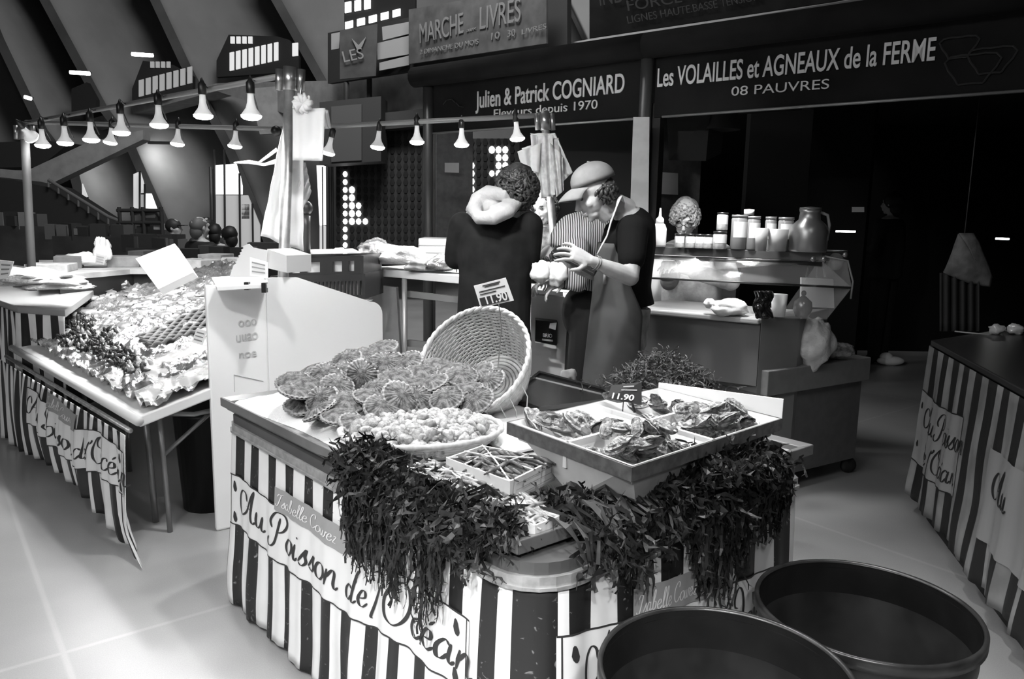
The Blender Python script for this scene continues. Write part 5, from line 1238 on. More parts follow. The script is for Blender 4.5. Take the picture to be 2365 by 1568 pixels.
# ------------------------------------------------------------------ lamp frame: poles, rails, bulbs, hanging papers
P1 = V((at(654, 580, 3.95).x, 3.95, 0)); P2 = V((at(62, 340, 5.9).x, 5.9, 0)); P3 = V((at(1265, 400, 4.95).x, 4.95, 0))
z1, z2, z3 = at(670, 175, 3.95).z, at(57, 285, 5.9).z, at(1256, 268, 4.95).z
def lean(P, px0, py0, px1, py1): return at(px0, py0, P.y), at(px1, py1, P.y)
def frame():
    def pole(P, a, b, r, lab, m=GALV):
        t = thing('lamp_pole', (P.x, P.y, 0), label=lab, cat='pole')
        d = (a-b); bot = b-d*((b.z)/(d.z)); g = MB(); g.tube([bot, a], r, 14); g.build('tube', m, t, True); g = MB(); g.tube([bot, bot+V((0, 0, .015))], r*2.2, 14); g.build('foot_plate', m, t, True)
        g = MB(); u = d.normalized(); g.tube([a-u*.10, a+u*.01], r*1.35, 14)
        for s in (-1, 1): g.tube([a-u*.10+V((s*r*2.0, 0, 0)), a+u*.0+V((s*r*2.0, 0, 0))], r*.7, 10)
        g.build('clamp', STEEL, t, True); return t
    pole(P1, at(671, 160, 3.95), at(656, 585, 3.95), .027, 'thick galvanised pole with a clamp, draped with white cloths')
    pole(P2, at(56, 290, 5.9), at(72, 600, 5.9), .03, 'thin leaning pole at the far left corner of the lamp frame', mat('pole_dull', .05, .7))
    pole(P3, at(1257, 262, 4.95), at(1277, 530, 4.95), .024, 'slim pole with a bundle of bags between the woman and the man in the cap')
    A1, A2, A3 = at(668, 172, 3.95), at(57, 284, 5.9), at(1256, 266, 4.95)
    M_ = mat('rail_dull', .22, .5, metal=.3)
    for (a, b, lab) in ((A1, A2, 'long horizontal rail rising to the clamped pole, with bulbs under it'), (at(60, 282, 5.9), at(640, 298, 5.3), 'far horizontal rail running left of the white cloths'), (at(640, 298, 5.3), A3, 'far horizontal rail running right to the slim pole')):
        g = MB(); g.tube([a, b], .016, 8); g.build('rail', M_, None, True, label=lab, cat='rail')
    # bulbs
    GLOW = mat('bulb_glow', 1, .3, emit=9.0); SHELL = mat('bulb_shell', .9, .35, emit=.22)
    def bulb_proto():
        t = thing('reflector_bulb', label='', cat='bulb')
        g = MB(); g.lathe([(.014, .02), (.015, .0), (.017, -.02), (.024, -.045), (.040, -.068), (.0475, -.078)], 20); local_part(g, 'reflector', SHELL, t, True)
        g = MB(); g.lathe([(.0475, -.078), (.046, -.088), (.034, -.097), (.012, -.101), (.001, -.1015)], 20); local_part(g, 'lens', GLOW, t, True)
        g = MB(); g.lathe([(.018, .02), (.020, .022), (.020, .07), (.010, .082), (.004, .10)], 12); local_part(g, 'socket', BLACK, t, True)
        return t
    pr = bulb_proto(); first = [True]
    def bulb(x, y, Y, lab, rail_a, rail_b, tilt=(0, 0), power=21, s=1.0):
        p = at(x, y, Y); M = Matrix.Translation(p+V((0, 0, .06))) @ Euler((tilt[0], tilt[1], 0)).to_matrix().to_4x4() @ Matrix.Scale(s, 4)
        if first[0]: o = pr; o.matrix_world = M; props(o, label=lab, group='reflector bulbs on the lamp frame'); first[0] = False
        else: o = copy_tree(pr, M, label=lab, group='reflector bulbs on the lamp frame')
        t = 0 if abs(rail_b.x-rail_a.x) < 1e-6 else (p.x-rail_a.x)/(rail_b.x-rail_a.x); q = rail_a.lerp(rail_b, max(0, min(1, t)))
        top = M @ V((0, 0, .10)); g = MB(); g.tube([top, top.lerp(q, .5)+V((0, 0, -.01)), q], .004, 5); c = g.mesh('cord', BLACK); co = bpy.data.objects.new('cord', c); C.objects.link(co); co.parent = o; co.matrix_parent_inverse = o.matrix_world.inverted()
        ld = bpy.data.lights.new('bulb_light', 'SPOT'); ld.energy = power*.9; ld.shadow_soft_size = .04; ld.spot_size = math.radians(150); ld.spot_blend = .9
        lo = bpy.data.objects.new('bulb_light', ld); C.objects.link(lo); lo.location = (M @ V((0, 0, -.11))); lo.rotation_euler = M.to_euler(); lo.parent = o; lo.matrix_parent_inverse = o.matrix_world.inverted()
    def railY(x, a, b):      # depth of a rail at image column x
        d = ray(x, 300); n = V(((b-a).y, -(b-a).x, 0)); return (CAM+d*((a-CAM).dot(n)/d.dot(n))).y
    names = ['round bulb turned to the viewer at the left end of the near rail', 'bulb next to the round one at the left end of the near rail', 'third bulb of the near rail counted from its left end', 'fourth bulb of the near rail counted from its left end', 'bulb at the middle of the near rail', 'bulb under the near rail between the middle one and the large pair', 'left one of the two large bulbs on the near rail', 'large bulb nearest the clamped pole']
    for i, (x, y) in enumerate([(58, 318), (98, 326), (150, 320), (210, 312), (280, 295), (367, 277), (469, 255), (580, 255)]):
        bulb(x, y, railY(x, A1, A2)*.97, names[i], A1, A2, tilt=((1.0, 0) if i == 0 else (0, 0)), s=1.08)
    n2 = ['leftmost small bulb of the far rail', 'small bulb of the far rail above the distant window', 'small bulb of the far rail just left of the white cloths', 'small bulb just right of the white cloths', 'small bulb in front of the dark kiosk', 'small bulb left of the awning post', 'small bulb under the first awning sign', 'small bulb beside the white bag bundle']
    B0 = at(60, 282, 5.9); Bm = at(640, 298, 5.3)
    for i, (x, y) in enumerate([(258, 322), (412, 325), (545, 330), (764, 346), (875, 332), (963, 320), (1066, 326), (1192, 312)]):
        a, b = (B0, Bm) if x < 640 else (Bm, A3); bulb(x, y, railY(x, a, b), n2[i], a, b, power=(10 if i < 5 else 26), tilt=(0, (.15, .1, .1, .25, .1, 0, 0, -.1)[i]))
    # unseen bulbs added over and before the table to brighten it and the people
    for i, (X, Y, Z, PW, CN) in enumerate([(-1.5, 1.9, 2.3, 22, 122), (-1.2, 1.2, 2.1, 50, 122), (-.6, .5, 2.05, 140, 122), (.05, .2, 2.05, 120, 122), (.5, .4, 2.05, 60, 116), (-.1, 2.0, 2.5, 45, 100), (.6, 1.8, 2.5, 36, 74), (-.6, 3.2, 2.62, 70, 110), (.2, 3.2, 2.62, 80, 84), (1.25, 2.35, 2.65, 42, 52), (-.35, 2.9, 2.62, 120, 62), (-1.35, 2.2, 2.6, 80, 62)]):
        p = V((X, Y, Z))
        M = Matrix.Translation(p); o = copy_tree(pr, M, label='added bulb over the foreground table, above the top of the photo', group='added reflector bulbs over the foreground table')
        ld = bpy.data.lights.new('bulb_light', 'SPOT'); ld.energy = PW; ld.shadow_soft_size = .05; ld.spot_size = math.radians(CN); ld.spot_blend = .5
        lo = bpy.data.objects.new('bulb_light', ld); C.objects.link(lo); lo.location = p+V((0, 0, -.11)); lo.parent = o
        if i >= 10: lo.rotation_euler = (V((.25, 4.7, 1.7) if i == 10 else (-1.15, 4.0, 1.5))-lo.location).to_track_quat('-Z', 'Y').to_euler()
        lo.parent = o; lo.matrix_parent_inverse = o.matrix_world.inverted()
    # hanging cloths on the clamped pole
    CL = mat('white_cotton', .88, .8)
    def sheet(name, q, Y0, lab, cat, amp=.012, fr=14, m=CL, nu=24, nv=30, dep=lambda u, v: 0):
        g = MB(); P = [at(x, y, Y0) for x, y in q]
        def fn(u, v):
            p = P[0].lerp(P[1], u).lerp(P[3].lerp(P[2], u), v); return p+V((0, amp*sin(u*fr)*(.3+v)+amp*1.5*nz(u*4, v*5, Y0)+dep(u, v), 0))
        g.grid(fn, nu, nv); return g.build(name, m, None, True, label=lab, cat=cat, solid=.003)
    sheet('apron_cloth', [(658, 268), (700, 262), (700, 580), (602, 545)], 4.02, 'long white apron cloth hanging behind the clamped pole', 'cloth', amp=.02, fr=9)
    sheet('apron_cloth', [(668, 380), (705, 375), (716, 440), (668, 578)], 4.06, 'narrow white cloth hanging at the right side of the clamped pole', 'cloth', amp=.02, fr=8)
    t = thing('paper_bags', at(700, 230, 4.0), label='sheaf of white bags hooked on the clamped pole', cat='bags')
    for k, q in enumerate([[(676, 250), (752, 250), (746, 372), (676, 370)], [(680, 246), (748, 254), (740, 360), (682, 362)], [(735, 252), (757, 254), (764, 296), (752, 297)]]):
        g = MB(); P = [at(x, y, 3.88+.03*k) for x, y in q]; g.grid(lambda u, v: P[0].lerp(P[1], u).lerp(P[3].lerp(P[2], u), v)+V((0, .008*sin(u*12+k), 0)), 14, 12); g.build('bag', CL, t, True, solid=.003)
    g = MB()
    for k in range(12): a = k*.55; p = at(700, 240, 3.88); g.tube([p, p+V((.035*cos(a), -.02+.01*sin(a*3), .03*sin(a))), p+V((.05*cos(a+.3), -.01, .05*sin(a+.3)))], [.012, .016, .006], 6)
    g.build('gathered_top', CL, t, True)
    g = MB(); g.tube([at(699, 180, 3.9), at(694, 215, 3.9), at(698, 235, 3.9)], [.003, .008, .003], 6); g.build('hook', STEEL, t, True)
    SHEETS = [o for o in C.objects if o.name.startswith('apron_cloth')]; g = MB(); g.tube([at(540, 376, 4.1), at(575, 374, 4.1), at(610, 380, 4.1), at(640, 372, 4.1)], [.006, .014, .012, .02], 8, flat=.4); g.tube([at(595, 378, 4.1), at(620, 360, 4.1), at(640, 345, 4.1)], [.008, .012, .014], 8, flat=.4); g.build('apron_strings', CL, SHEETS[0], True)
    t = thing('hand_lamp', at(638, 303, 5.2), label='round black fitting on the far rail left of the white cloths', cat='lamp'); g = MB(); g.ell(at(638, 303, 5.2), (.035, .035, .035), 14, 10); g.build('body', BLACK, t, True)
    # bundle of bags on the slim pole
    t = thing('paper_bags', at(1262, 310, 4.9), label='big fanned bundle of white bags hanging on the slim pole', cat='bags')
    r = random.Random(2)
    for k, q in enumerate([[(1225, 308), (1282, 308), (1322, 398), (1300, 420)], [(1205, 342), (1290, 318), (1300, 380), (1235, 400)], [(1225, 312), (1270, 310), (1278, 456), (1236, 440)], [(1238, 315), (1276, 312), (1282, 450), (1250, 458)], [(1195, 350), (1250, 330), (1245, 400), (1205, 385)], [(1270, 330), (1300, 360), (1302, 440), (1285, 455)]]):
        g = MB(); P = [at(x, y, 4.90-.014*k) for x, y in q]; g.grid(lambda u, v: P[0].lerp(P[1], u).lerp(P[3].lerp(P[2], u), v)+V((0, .015*sin(u*11+k*2)+.01*nz(u*5, v*6, k), 0)), 18, 18); g.build('bag', mat('speckled_bag', .88, .7, v2=.6, scale=24) if k % 2 else CL, t, True, solid=.003)
frame()

# ------------------------------------------------------------------ awnings with lettered fascias
AW = V((1.03, 5.46, 0)); ae = V((1, -.80, 0)).normalized(); an = V((-ae.y, ae.x, 0))   # an points away into the stall
an = an if an.y > 0 else -an
def aw(x, y):
    return onwall(x, y, AW, AW+ae)
def awnings():
    FA = mat('fascia_cloth', .008, .85, v2=.013, scale=3, spec=.2); LET = mat('pale_lettering', .72, .6); PO = mat('awning_post', .10, .4, metal=.4)
    def s_at(x, y=300): return aw(x, y)[1]
    sl, sm, sr = s_at(992), s_at(1494), s_at(2500)
    for i, (a, b, lab) in enumerate([(sl-.12, sm, 'dark awning lettered with the two breeders\' names, left bay of the poultry stall'), (sm, sr, 'dark awning lettered for poultry and farm lambs, right bay of the poultry stall')]):
        t = thing('awning', AW+ae*a+V((0, 0, 2.2)), label=lab, cat='awning')
        P = lambda s, z, o=0.0: AW+ae*s+an*o+V((0, 0, z))
        g = MB(); g.hexa([P(a+(.12 if i == 0 else .05), 2.20), P(b, 2.20), P(b, 2.20, .02), P(a+(.12 if i == 0 else .05), 2.20, .02)], [P(a+(.12 if i == 0 else .05), 2.62), P(b, 2.62), P(b, 2.62, .02), P(a+(.12 if i == 0 else .05), 2.62, .02)]); g.build('fascia', FA, t)
        g = MB(); g.tube([P(a, 2.67, -.06), P(b, 2.67, -.06)], .085, 16); g.build('roller_hood', mat('hood_cloth', .010, .9, v2=.016, scale=4, spec=.2), t, True)
        g = MB(); g.tube([P(a+.12, 2.20, -.01), P(b, 2.20, -.01)], .009, 6); g.build('hem_bar', mat('hem_bar', .3, .4, metal=.4), t, True)
        g = MB(); g.hexa([P(a+.1, 2.60, .02), P(b, 2.60, .02), P(b+(6 if i else 0), 2.60, (3.1, 9)[i]), P(a+.1, 2.60, (3.1, 9)[i])], [P(a+.1, 2.63, .02), P(b, 2.63, .02), P(b+(6 if i else 0), 2.63, (3.1, 9)[i]), P(a+.1, 2.63, (3.1, 9)[i])]); g.build('canopy', FA, t)
        def w(body, x0, y0, x1, y1, h0, off, kind='lettering'):
            p, s, z = aw(x0, y0); q, s2, zq = aw(x1, y1); _, _, zt = aw(x0, y0-h0)
            put_text(body, p-an*.012, q-p, V((0, 0, 1)), (q-p).length, zt-z, LET, t, kind, off=off)
        if i == 0:
            w('Julien & Patrick COGNIARD', 1101, 250, 1444, 213, 38, .013); w('Eleveurs depuis 1970', 1143, 272, 1382, 251, 19, .0)
            g = MB(); c, _, _ = aw(1045, 240)
            for k in range(5): g.tube([c-an*.01+ae*(.05*k-.1)+V((0, 0, .04*sin(k))), c-an*.01+ae*(.05*k-.06)+V((0, 0, .04*sin(k+1)))], .004, 5)
            g.build('emblem', mat('dim_emblem', .035, .8), t)
        else:
            w('Les VOLAILLES et AGNEAUX de la FERME', 1520, 201, 2160, 139, 42, .014); w('08 PAUVRES', 1691, 222, 1916, 205, 21, .0)
            # dim painted farm birds at the right of the lettering
            g = MB()
            for (x, y, sc_) in ((2215, 110, .05), (2245, 160, .07), (2290, 140, .06)):
                c, _, _ = aw(x, y); pts = [c-an*.01+ae*(sc_*1.6*cos(q)*(1+.3*sin(3*q)))+V((0, 0, sc_*1.5*sin(q)*(1+.3*cos(2*q)))) for q in [2*pi*k/18 for k in range(19)]]; g.tube(pts, .005, 4)
            g.build('emblem', mat('dim_emblem', .035, .8), t)
    t = thing('stall_posts', AW, label='grey posts carrying the two lettered awnings', cat='posts')
    for x, r_, top, nm in ((992, .05, 2.6, 'post'), (1493, .045, 2.6, 'post')):
        s = s_at(x); p = AW+ae*s+an*(-.01 if x < 1200 else -.03); g = MB(); g.tube([p, p+V((0, 0, top))], r_, 12); g.build(nm, PO, t, True)
    s = s_at(1511); p = AW+ae*s+an*.05; g = MB(); g.box((p.x, p.y, 1.15), (.07, .07, 2.3), math.atan2(ae.y, ae.x)); g.build('post', mat('post_dark', .02, .5), t)
    s = s_at(1003); p = AW+ae*s; g = MB(); g.box((p.x, p.y, 1.1), (.022, .022, 2.2)); g.build('post', mat('post_dark', .02, .5), t)
    # long white banner strip on the middle post
    g = MB(); q = [at(1463, 270, 5.25), at(1500, 270, 5.25), at(1496, 640, 5.25), at(1452, 600, 5.25)]; g.slab(q, .01); g.build('strip_banner', mat('strip_white', .62, .7, var=.05, scale=10), None, label='tall pale strip banner with small prints hanging on the middle post', cat='banner')
    # inside of the poultry stall
    P = lambda s, z, o: AW+ae*s+an*o+V((0, 0, z))
    sr = onwall(1992, 600, P(0, 0, 2.7), P(1, 0, 2.7))[1]
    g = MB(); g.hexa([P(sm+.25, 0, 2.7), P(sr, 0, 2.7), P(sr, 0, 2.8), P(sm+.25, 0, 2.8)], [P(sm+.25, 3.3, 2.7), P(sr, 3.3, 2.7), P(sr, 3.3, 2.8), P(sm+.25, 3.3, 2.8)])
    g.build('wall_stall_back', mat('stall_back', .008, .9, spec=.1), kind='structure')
    g = MB(); g.slab([at(1500, 262, 6.0), at(1625, 265, 6.3), at(1600, 760, 6.3), at(1500, 760, 6.0)], .04); g.build('wall_stall_side', mat('stall_side_grey', .14, .7, var=.02), kind='structure')
    g = MB(); g.slab([at(1008, 300, 7.4), at(1092, 300, 7.6), at(1092, 600, 7.6), at(1008, 600, 7.4)], .04); g.build('wall_stall_partition', mat('partition_grey', .15, .7, var=.02), kind='structure')
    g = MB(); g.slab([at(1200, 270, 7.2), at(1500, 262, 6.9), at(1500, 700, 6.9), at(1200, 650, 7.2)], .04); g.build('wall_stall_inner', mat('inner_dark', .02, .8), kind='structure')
    for (q, Y, lab) in (([(1027, 376), (1060, 376), (1060, 399), (1027, 398)], 7.3, 'small pale notice on the grey partition at the left of the poultry stall'), ([(1513, 397), (1566, 400), (1566, 450), (1511, 447)], 6.0, 'pale notice on the stall wall above the squeeze bottle'), ([(1968, 478), (1996, 478), (1996, 490), (1968, 490)], 5.2, 'tiny lit label in the dark behind the glass case')):
        g = MB(); g.slab([at(x, y, Y) for x, y in q], .004); g.build('notice', mat('notice_pale', .42, .8), None, label=lab, cat='notice')
    g = MB(); _a, _b = at(1700, 822, 9.0), at(2700, 822, 9.0); g.box(((_a.x+_b.x)/2, 9.1, 1.6), (_b.x-_a.x, .15, 3.2)); g.build('wall_added_dark', mat('deep_wall', .010, .95), kind='structure')  # dark wall added to keep the passage beyond the stalls black
    # dark hanging shapes inside
    t = thing('hanging_equipment', at(1590, 300, 5.8), label='black boxes and hoods hanging inside the poultry stall', cat='equipment')
    g = MB(); g.slab([at(1540, 268, 5.9), at(1640, 262, 5.7), at(1630, 372, 5.8), at(1545, 370, 5.9)], .3); g.build('box', SOFTBLACK, t)
    g = MB(); g.lathe([(.02, .25), (.1, .2), (.14, 0), (.13, 0)], 16, at(1665, 300, 5.8)); g.build('hood', SOFTBLACK, t, True)
    TU = mat('fluorescent_tube_glow', 1, .5, emit=14)
    for (x0, x1, y, Y, lab) in ((1422, 1442, 270, 5.9, 'short lit tube under the left awning'), (1931, 1975, 534, 6.0, 'thin bright line of light behind the glass case'), (2300, 2330, 551, 6.0, 'short bright line of light above the right stall')):
        g = MB(); g.tube([at(x0, y, Y), at(x1, y+1, Y)], .008, 6); g.build('light_tube', TU, None, label=lab, cat='lamp')
awnings()

# ------------------------------------------------------------------ glass case and low counters
def counter():
    GP = mat('counter_grey', .15, .5, var=.012, scale=3); GP2 = mat('counter_grey_end', .20, .5, var=.015, scale=5); LEDGE = mat('ledge_pale', .42, .5)
    t = thing('display_counter', at(1757, 735, 4.06), label='grey glass-fronted food counter behind the oyster crate', cat='counter')
    A = at(1440, 707, 4.50); K = at(1757, 735, 4.06); E = at(1848, 735, 4.16); 
    zt = K.z; A.z = K.z; E.z = zt; zb = at(1750, 892, 4.06).z
    nA = V((.62, .78, 0))
    V3 = lambda p, z: V((p.x, p.y, z))
    g = MB(); g.hexa([V3(A, zb), V3(K, zb), V3(K+nA*.55, zb), V3(A+nA*.55, zb)], [V3(A, zt-.03), V3(K, zt-.03), V3(K+nA*.55, zt-.03), V3(A+nA*.55, zt-.03)]); g.build('front_panel', GP, t)
    g = MB(); o = V((-.02, -.03, 0)); g.hexa([V3(A+o, zt-.03), V3(K+o, zt-.03), V3(K+nA*.55, zt-.03), V3(A+nA*.55, zt-.03)], [V3(A+o, zt), V3(K+o, zt), V3(K+nA*.55, zt), V3(A+nA*.55, zt)]); g.build('ledge', LEDGE, t, bevel=.008)
    g = MB(); K2 = K+V((-.005, -.02, 0)); g.hexa([V3(K2, .12), V3(E, .12), V3(E+nA*.5, .12), V3(K2+nA*.5, .12)], [V3(K2, zt+.005), V3(E, zt+.005), V3(E+nA*.5, zt+.005), V3(K2+nA*.5, zt+.005)]); g.build('end_block', GP2, t, bevel=.006)
    g = MB(); g.hexa([V3(A+nA*.15, .1), V3(K+nA*.15, .1), V3(K+nA*.5, .1), V3(A+nA*.5, .1)], [V3(A+nA*.15, zb), V3(K+nA*.15, zb), V3(K+nA*.5, zb), V3(A+nA*.5, zb)]); g.build('plinth', mat('plinth_dark', .02, .6), t)
    # glass: upright panes, shelf on top with steel edge
    GL_ = mat('case_glass', .9, .05, alpha=.10)
    sA = at(1440, 551, 4.52); sK = at(1900, 590, 4.0); zs = sK.z-.0; sA.z = zs
    g = MB(); d = V((.5, .62, 0))*.55; g.hexa([V3(sA, zs-.03), V3(sK, zs-.03), V3(sK+d, zs-.03), V3(sA+d, zs-.03)], [V3(sA, zs+.015), V3(sK, zs+.015), V3(sK+d, zs+.015), V3(sA+d, zs+.015)]); g.build('top_shelf', mat('shelf_steel', .13, .3, metal=.5), t, bevel=.003)
    g = MB(); dn = V((0, 0, -.045)); g.tube([V3(sA, zs)+dn, V3(sK, zs)+dn], .012, 6); g.build('shelf_edge', mat('shelf_trim_dark', .03, .3), t, True)
    bA, bK = at(1440, 645, 4.42), at(1965, 690, 3.95); bK.z = zt+.18; bA.z = bK.z
    g = MB(); g.tube([bA, bK], .006, 8); g.build('lower_rail', mat('rail_thin', .05, .3, metal=.5), t, True)
    g = MB(); g.slab([V3(sK, zs), at(1955, 600, 3.95), bK, V3(K, zt)+V((.35, 0, 0)), V3(K, zt)+V((.1, .02, 0))], .005); g.build('glass_side', GL_, t)
    g = MB(); g.hexa([V3(sA, zs-.03), V3(sK, zs-.03), bK, bA], [p+V((.004, .005, 0)) for p in (V3(sA, zs-.03), V3(sK, zs-.03), bK, bA)]); g.build('glass_front', GL_, t)
    g = MB(); g.tube([at(1905, 592, 3.98), at(1958, 602, 3.95), at(1970, 650, 3.93), at(1965, 690, 3.95)], .005, 6); g.build('glass_edge', mat('glass_edge', .22, .2), t, True)
    for x, y in ((1878, 598), (1903, 598), (1952, 588)):
        g = MB(); g.ell(at(x, y, 3.97), (.014, .01, .014), 10, 8); g.build('fixing', STEEL, t, True)
    g = MB(); [g.tube([at(x, 600, 4.2), at(x+(x-1890)*.55, 640, 4.15)], .006, 5) for x in (1872, 1888, 1900)]; g.build('bracket', mat('bracket_grey', .15, .4), t)
    # inner tiled wall seen through the case
    g = MB(); g.slab([at(1500, 585, 5.2), at(1530, 585, 5.2), at(1555, 700, 5.2), at(1500, 700, 5.2)], .05); g.build('tiled_back', mat('tile_pale', .62, .4), t)
    # low cabinet to the right
    t2 = thing('low_cabinet', at(1850, 845, 4.2), label='low grey rolling cabinet to the right of the food counter', cat='cabinet')
    a = at(1846, 848, 4.15); b = at(2012, 834, 4.5); b.z = a.z; zl = a.z; nb = V((-(b-a).y, (b-a).x, 0)).normalized(); 
    a0 = a-(b-a).normalized()*.25
    c0, c1 = V3(a0, 0), V3(b, 0)
    mid = at(1850, 903, 4.17).z
    g = MB(); g.hexa([V3(a0, mid), V3(b, mid), V3(b+nb*.6, mid), V3(a0+nb*.6, mid)], [V3(a0, zl), V3(b, zl), V3(b+nb*.6, zl), V3(a0+nb*.6, zl)]); g.build('upper_tray', mat('cab_top', .22, .5, var=.015), t2, bevel=.005)
    k = (b-a).normalized()*-.03; g = MB(); g.hexa([V3(a0+nb*.03, .10), V3(b+k+nb*.03, .10), V3(b+k+nb*.58, .10), V3(a0+nb*.58, .10)], [V3(a0+nb*.03, mid), V3(b+k+nb*.03, mid), V3(b+k+nb*.58, mid), V3(a0+nb*.58, mid)]); g.build('body', mat('cab_body', .13, .5, var=.012), t2)
    for f, o in ((.35, .06), (.95, .06), (.95, .52), (.3, .52)):
        p = a0.lerp(b, f)+nb*o; g = MB(); g.lathe([(.001, -.015), (.045, -.015), (.05, 0), (.045, .015), (.001, .015)], 16, (p.x, p.y, .05), Matrix.Rotation(pi/2, 4, 'X')); g.build('castor', mat('castor_black', .02, .4), t2, True)
    # things on the shelf
    def jar(x, yb, w, h, Y, lab, kind, mlid, mbody, group=None, lid_h=.02, label_v=None):
        p = at(x, yb, Y); p.z = zs+.016; r = w/2*p.y/FPX*.97; hh = h*p.y/FPX; t = thing('jar', p, label=lab, cat='jar', group=group)
        g = MB(); g.lathe([(r*.92, 0), (r, .005), (r, hh-lid_h-.01), (r*.9, hh-lid_h)], 20); local_part(g, 'glass', mbody, t, True)
        g = MB(); g.lathe([(r*.98, hh-lid_h), (r*.98, hh), (.001, hh)], 20); local_part(g, 'lid', mlid, t, True)
        if label_v is not None:
            g = MB(); n = 12; vs = []
            for j in range(n+1): q = -pi/2-1.0+2.0*j/n; vs += [V((r*1.02*cos(q), r*1.02*sin(q), hh*.35)), V((r*1.02*cos(q), r*1.02*sin(q), hh*.80))]
            g.add(vs, [(2*j, 2*j+2, 2*j+3, 2*j+1) for j in range(n)]); local_part(g, 'label_paper', label_v, t)
        return t
    WL = mat('jar_label', .72, .7); G1 = mat('jar_fill_pale', .42, .25, v2=.6, scale=60); G2 = mat('jar_fill_grey', .22, .15); 
    sm = ['short jar nearest the squeeze bottle', 'second short jar from the squeeze bottle', 'third short jar from the squeeze bottle', 'fourth short jar, next to the taller one']
    for i, x in enumerate((1569, 1594, 1616, 1635)): jar(x, 560, 23, 32, 4.32-.02*i, sm[i]+' on the glass case', 0, BLACK, G1, 'short jars on the glass case', .012, WL)
    jar(1662, 562, 32, 40, 4.22, 'dark-lidded jar ending the row of short jars', 0, BLACK, G1, None, .012, WL)
    tt = jar(1668, 520, 26, 40, 4.24, 'small jar stacked on the dark-lidded jar', 0, BLACK, G1, None, .008, WL); tt.location.z += .10
    for i, (x, w, h) in enumerate(((1705, 38, 78), (1738, 30, 76), (1777, 26, 76), (1812, 36, 76))):
        jar(x, 568, w, h, 4.22-.03*i, ['wide tall labelled jar at the left of the tall row', 'tall labelled jar beside the wide one', 'slim tall jar at the middle of the row', 'tall jar just left of the big jug'][i], 0, mat('jar_lid_steel', .25, .3, metal=.4), G2, 'tall jars on the glass case', .014, WL)
    for i, (x, w, h) in enumerate(((1757, 30, 52), (1795, 46, 50))):
        p = at(x, 572, 4.05); p.z = zs+.016; r = w/2*4.05/FPX; hh = h*4.05/FPX; t = thing('plastic_cup', p, label=['small frosted beaker in front of the tall jars', 'wide frosted beaker in front of the tall jars beside the jug'][i], cat='beaker'); g = MB(); g.lathe([(r*.8, 0), (r, hh), (r*.94, hh), (r*.76, .006)], 20); local_part(g, 'wall', mat('frosted', .45, .4), t, True)
    p = at(1731, 478, 4.3); t = thing('bottle', p, label='white-capped bottle top rising behind the tall jars', cat='bottle'); p.z = zs+.016; t.location = p; g = MB(); g.lathe([(.03, 0), (.03, .15), (.015, .17), (.015, .18)], 14); local_part(g, 'glass', G2, t, True); g = MB(); g.lathe([(.028, .185), (.028, .215), (.001, .217)], 14); local_part(g, 'cap', WHITE, t, True)
    # squeeze bottle
    p = at(1522, 556, 4.4); p.z = zs+.016; t = thing('squeeze_bottle', p, label='white squeeze bottle with pointed nozzle at the left end of the glass case', cat='bottle')
    g = MB(); g.lathe([(.036, 0), (.04, .01), (.04, .10), (.03, .125), (.022, .13)], 20); local_part(g, 'body', mat('bottle_milky', .6, .4), t, True); g = MB(); g.lathe([(.024, .13), (.022, .155), (.008, .17), (.004, .215), (.001, .216)], 16); local_part(g, 'nozzle', WHITE, t, True)
    # jug
    p = at(1865, 572, 4.05); p.z = zs+.016; t = thing('vacuum_jug', p, label='large brushed metal jug at the right end of the glass case', cat='jug'); s = 4.05/FPX
    BM = mat('brushed_metal', .34, .35, metal=.75)
    g = MB(); g.lathe([(40*s, 0), (42*s, .01), (42*s, .10), (36*s, .14), (24*s, .165), (22*s, .20), (24*s, .215)], 28); local_part(g, 'body', BM, t, True)
    g = MB(); g.lathe([(24*s, .215), (23*s, .228), (.001, .232)], 24); local_part(g, 'lid', mat('jug_lid', .2, .3, metal=.5), t, True)
    g = MB(); g.tube([V((22*s, 0, .205)), V((40*s, 0, .19)), V((46*s, 0, .14)), V((43*s, 0, .06))], .008, 8); local_part(g, 'handle', mat('jug_handle', .3, .4), t, True)
    # bags and parcels on the ledges
    def lump(name, x, y, Y, rx, ry, rz_, lab, m, sd, cat, k0=.25, z=None):
        c = at(x, y, Y); c.z = (z if z is not None else c.z); g = MB()
        def fn(u, v):
            th = pi*v; ph = 2*pi*u; d = V((sin(th)*cos(ph), sin(th)*sin(ph), cos(th))); k = 1+k0*nz(d.x*1.6+sd, d.y*1.6, d.z*1.6)+.15*abs(nz(d.x*5+sd, d.y*5, d.z*5)); return c+V((d.x*rx*k, d.y*ry*k, d.z*rz_*k))
        g.grid(fn, 36, 20); return g.build(name, m, None, True, label=lab, cat=cat)
    BAG = mat('white_bag', .8, .45, bump=.4, bscale=25)
    lump('plastic_bag', 1683, 697, 4.15, .105, .07, .045, 'white knotted bag lying inside the glass case', BAG, 3, 'bag', z=zt+.045)
    lump('plastic_bag', 1640, 682, 4.2, .03, .03, .025, 'small twisted end of the white bag in the case', BAG, 5, 'bag', z=zt+.06)
    t = thing('black_bag', at(1760, 730, 4.0), label='stiff glossy black bag on the end of the counter', cat='bag'); g = MB(); g.grid(lambda u, v: at(lerp(1742, 1782, u)+4*sin(v*8), lerp(672, 735, v), 3.99+.03*nz(u*5, v*5)-.03*sin(pi*u)), 14, 16); g.build('body', mat('glossy_black', .012, .15), t, True, solid=.01)
    t = thing('paper_pot', at(1795, 733, 4.02), label='white paper pot beside the black bag', cat='pot'); c = at(1797, 735, 4.1); c.z = zt+.006; g = MB(); g.lathe([(.035, 0), (.042, .12), (.040, .12), (.033, .005)], 20, c); g.build('body', PAPER, t, True)
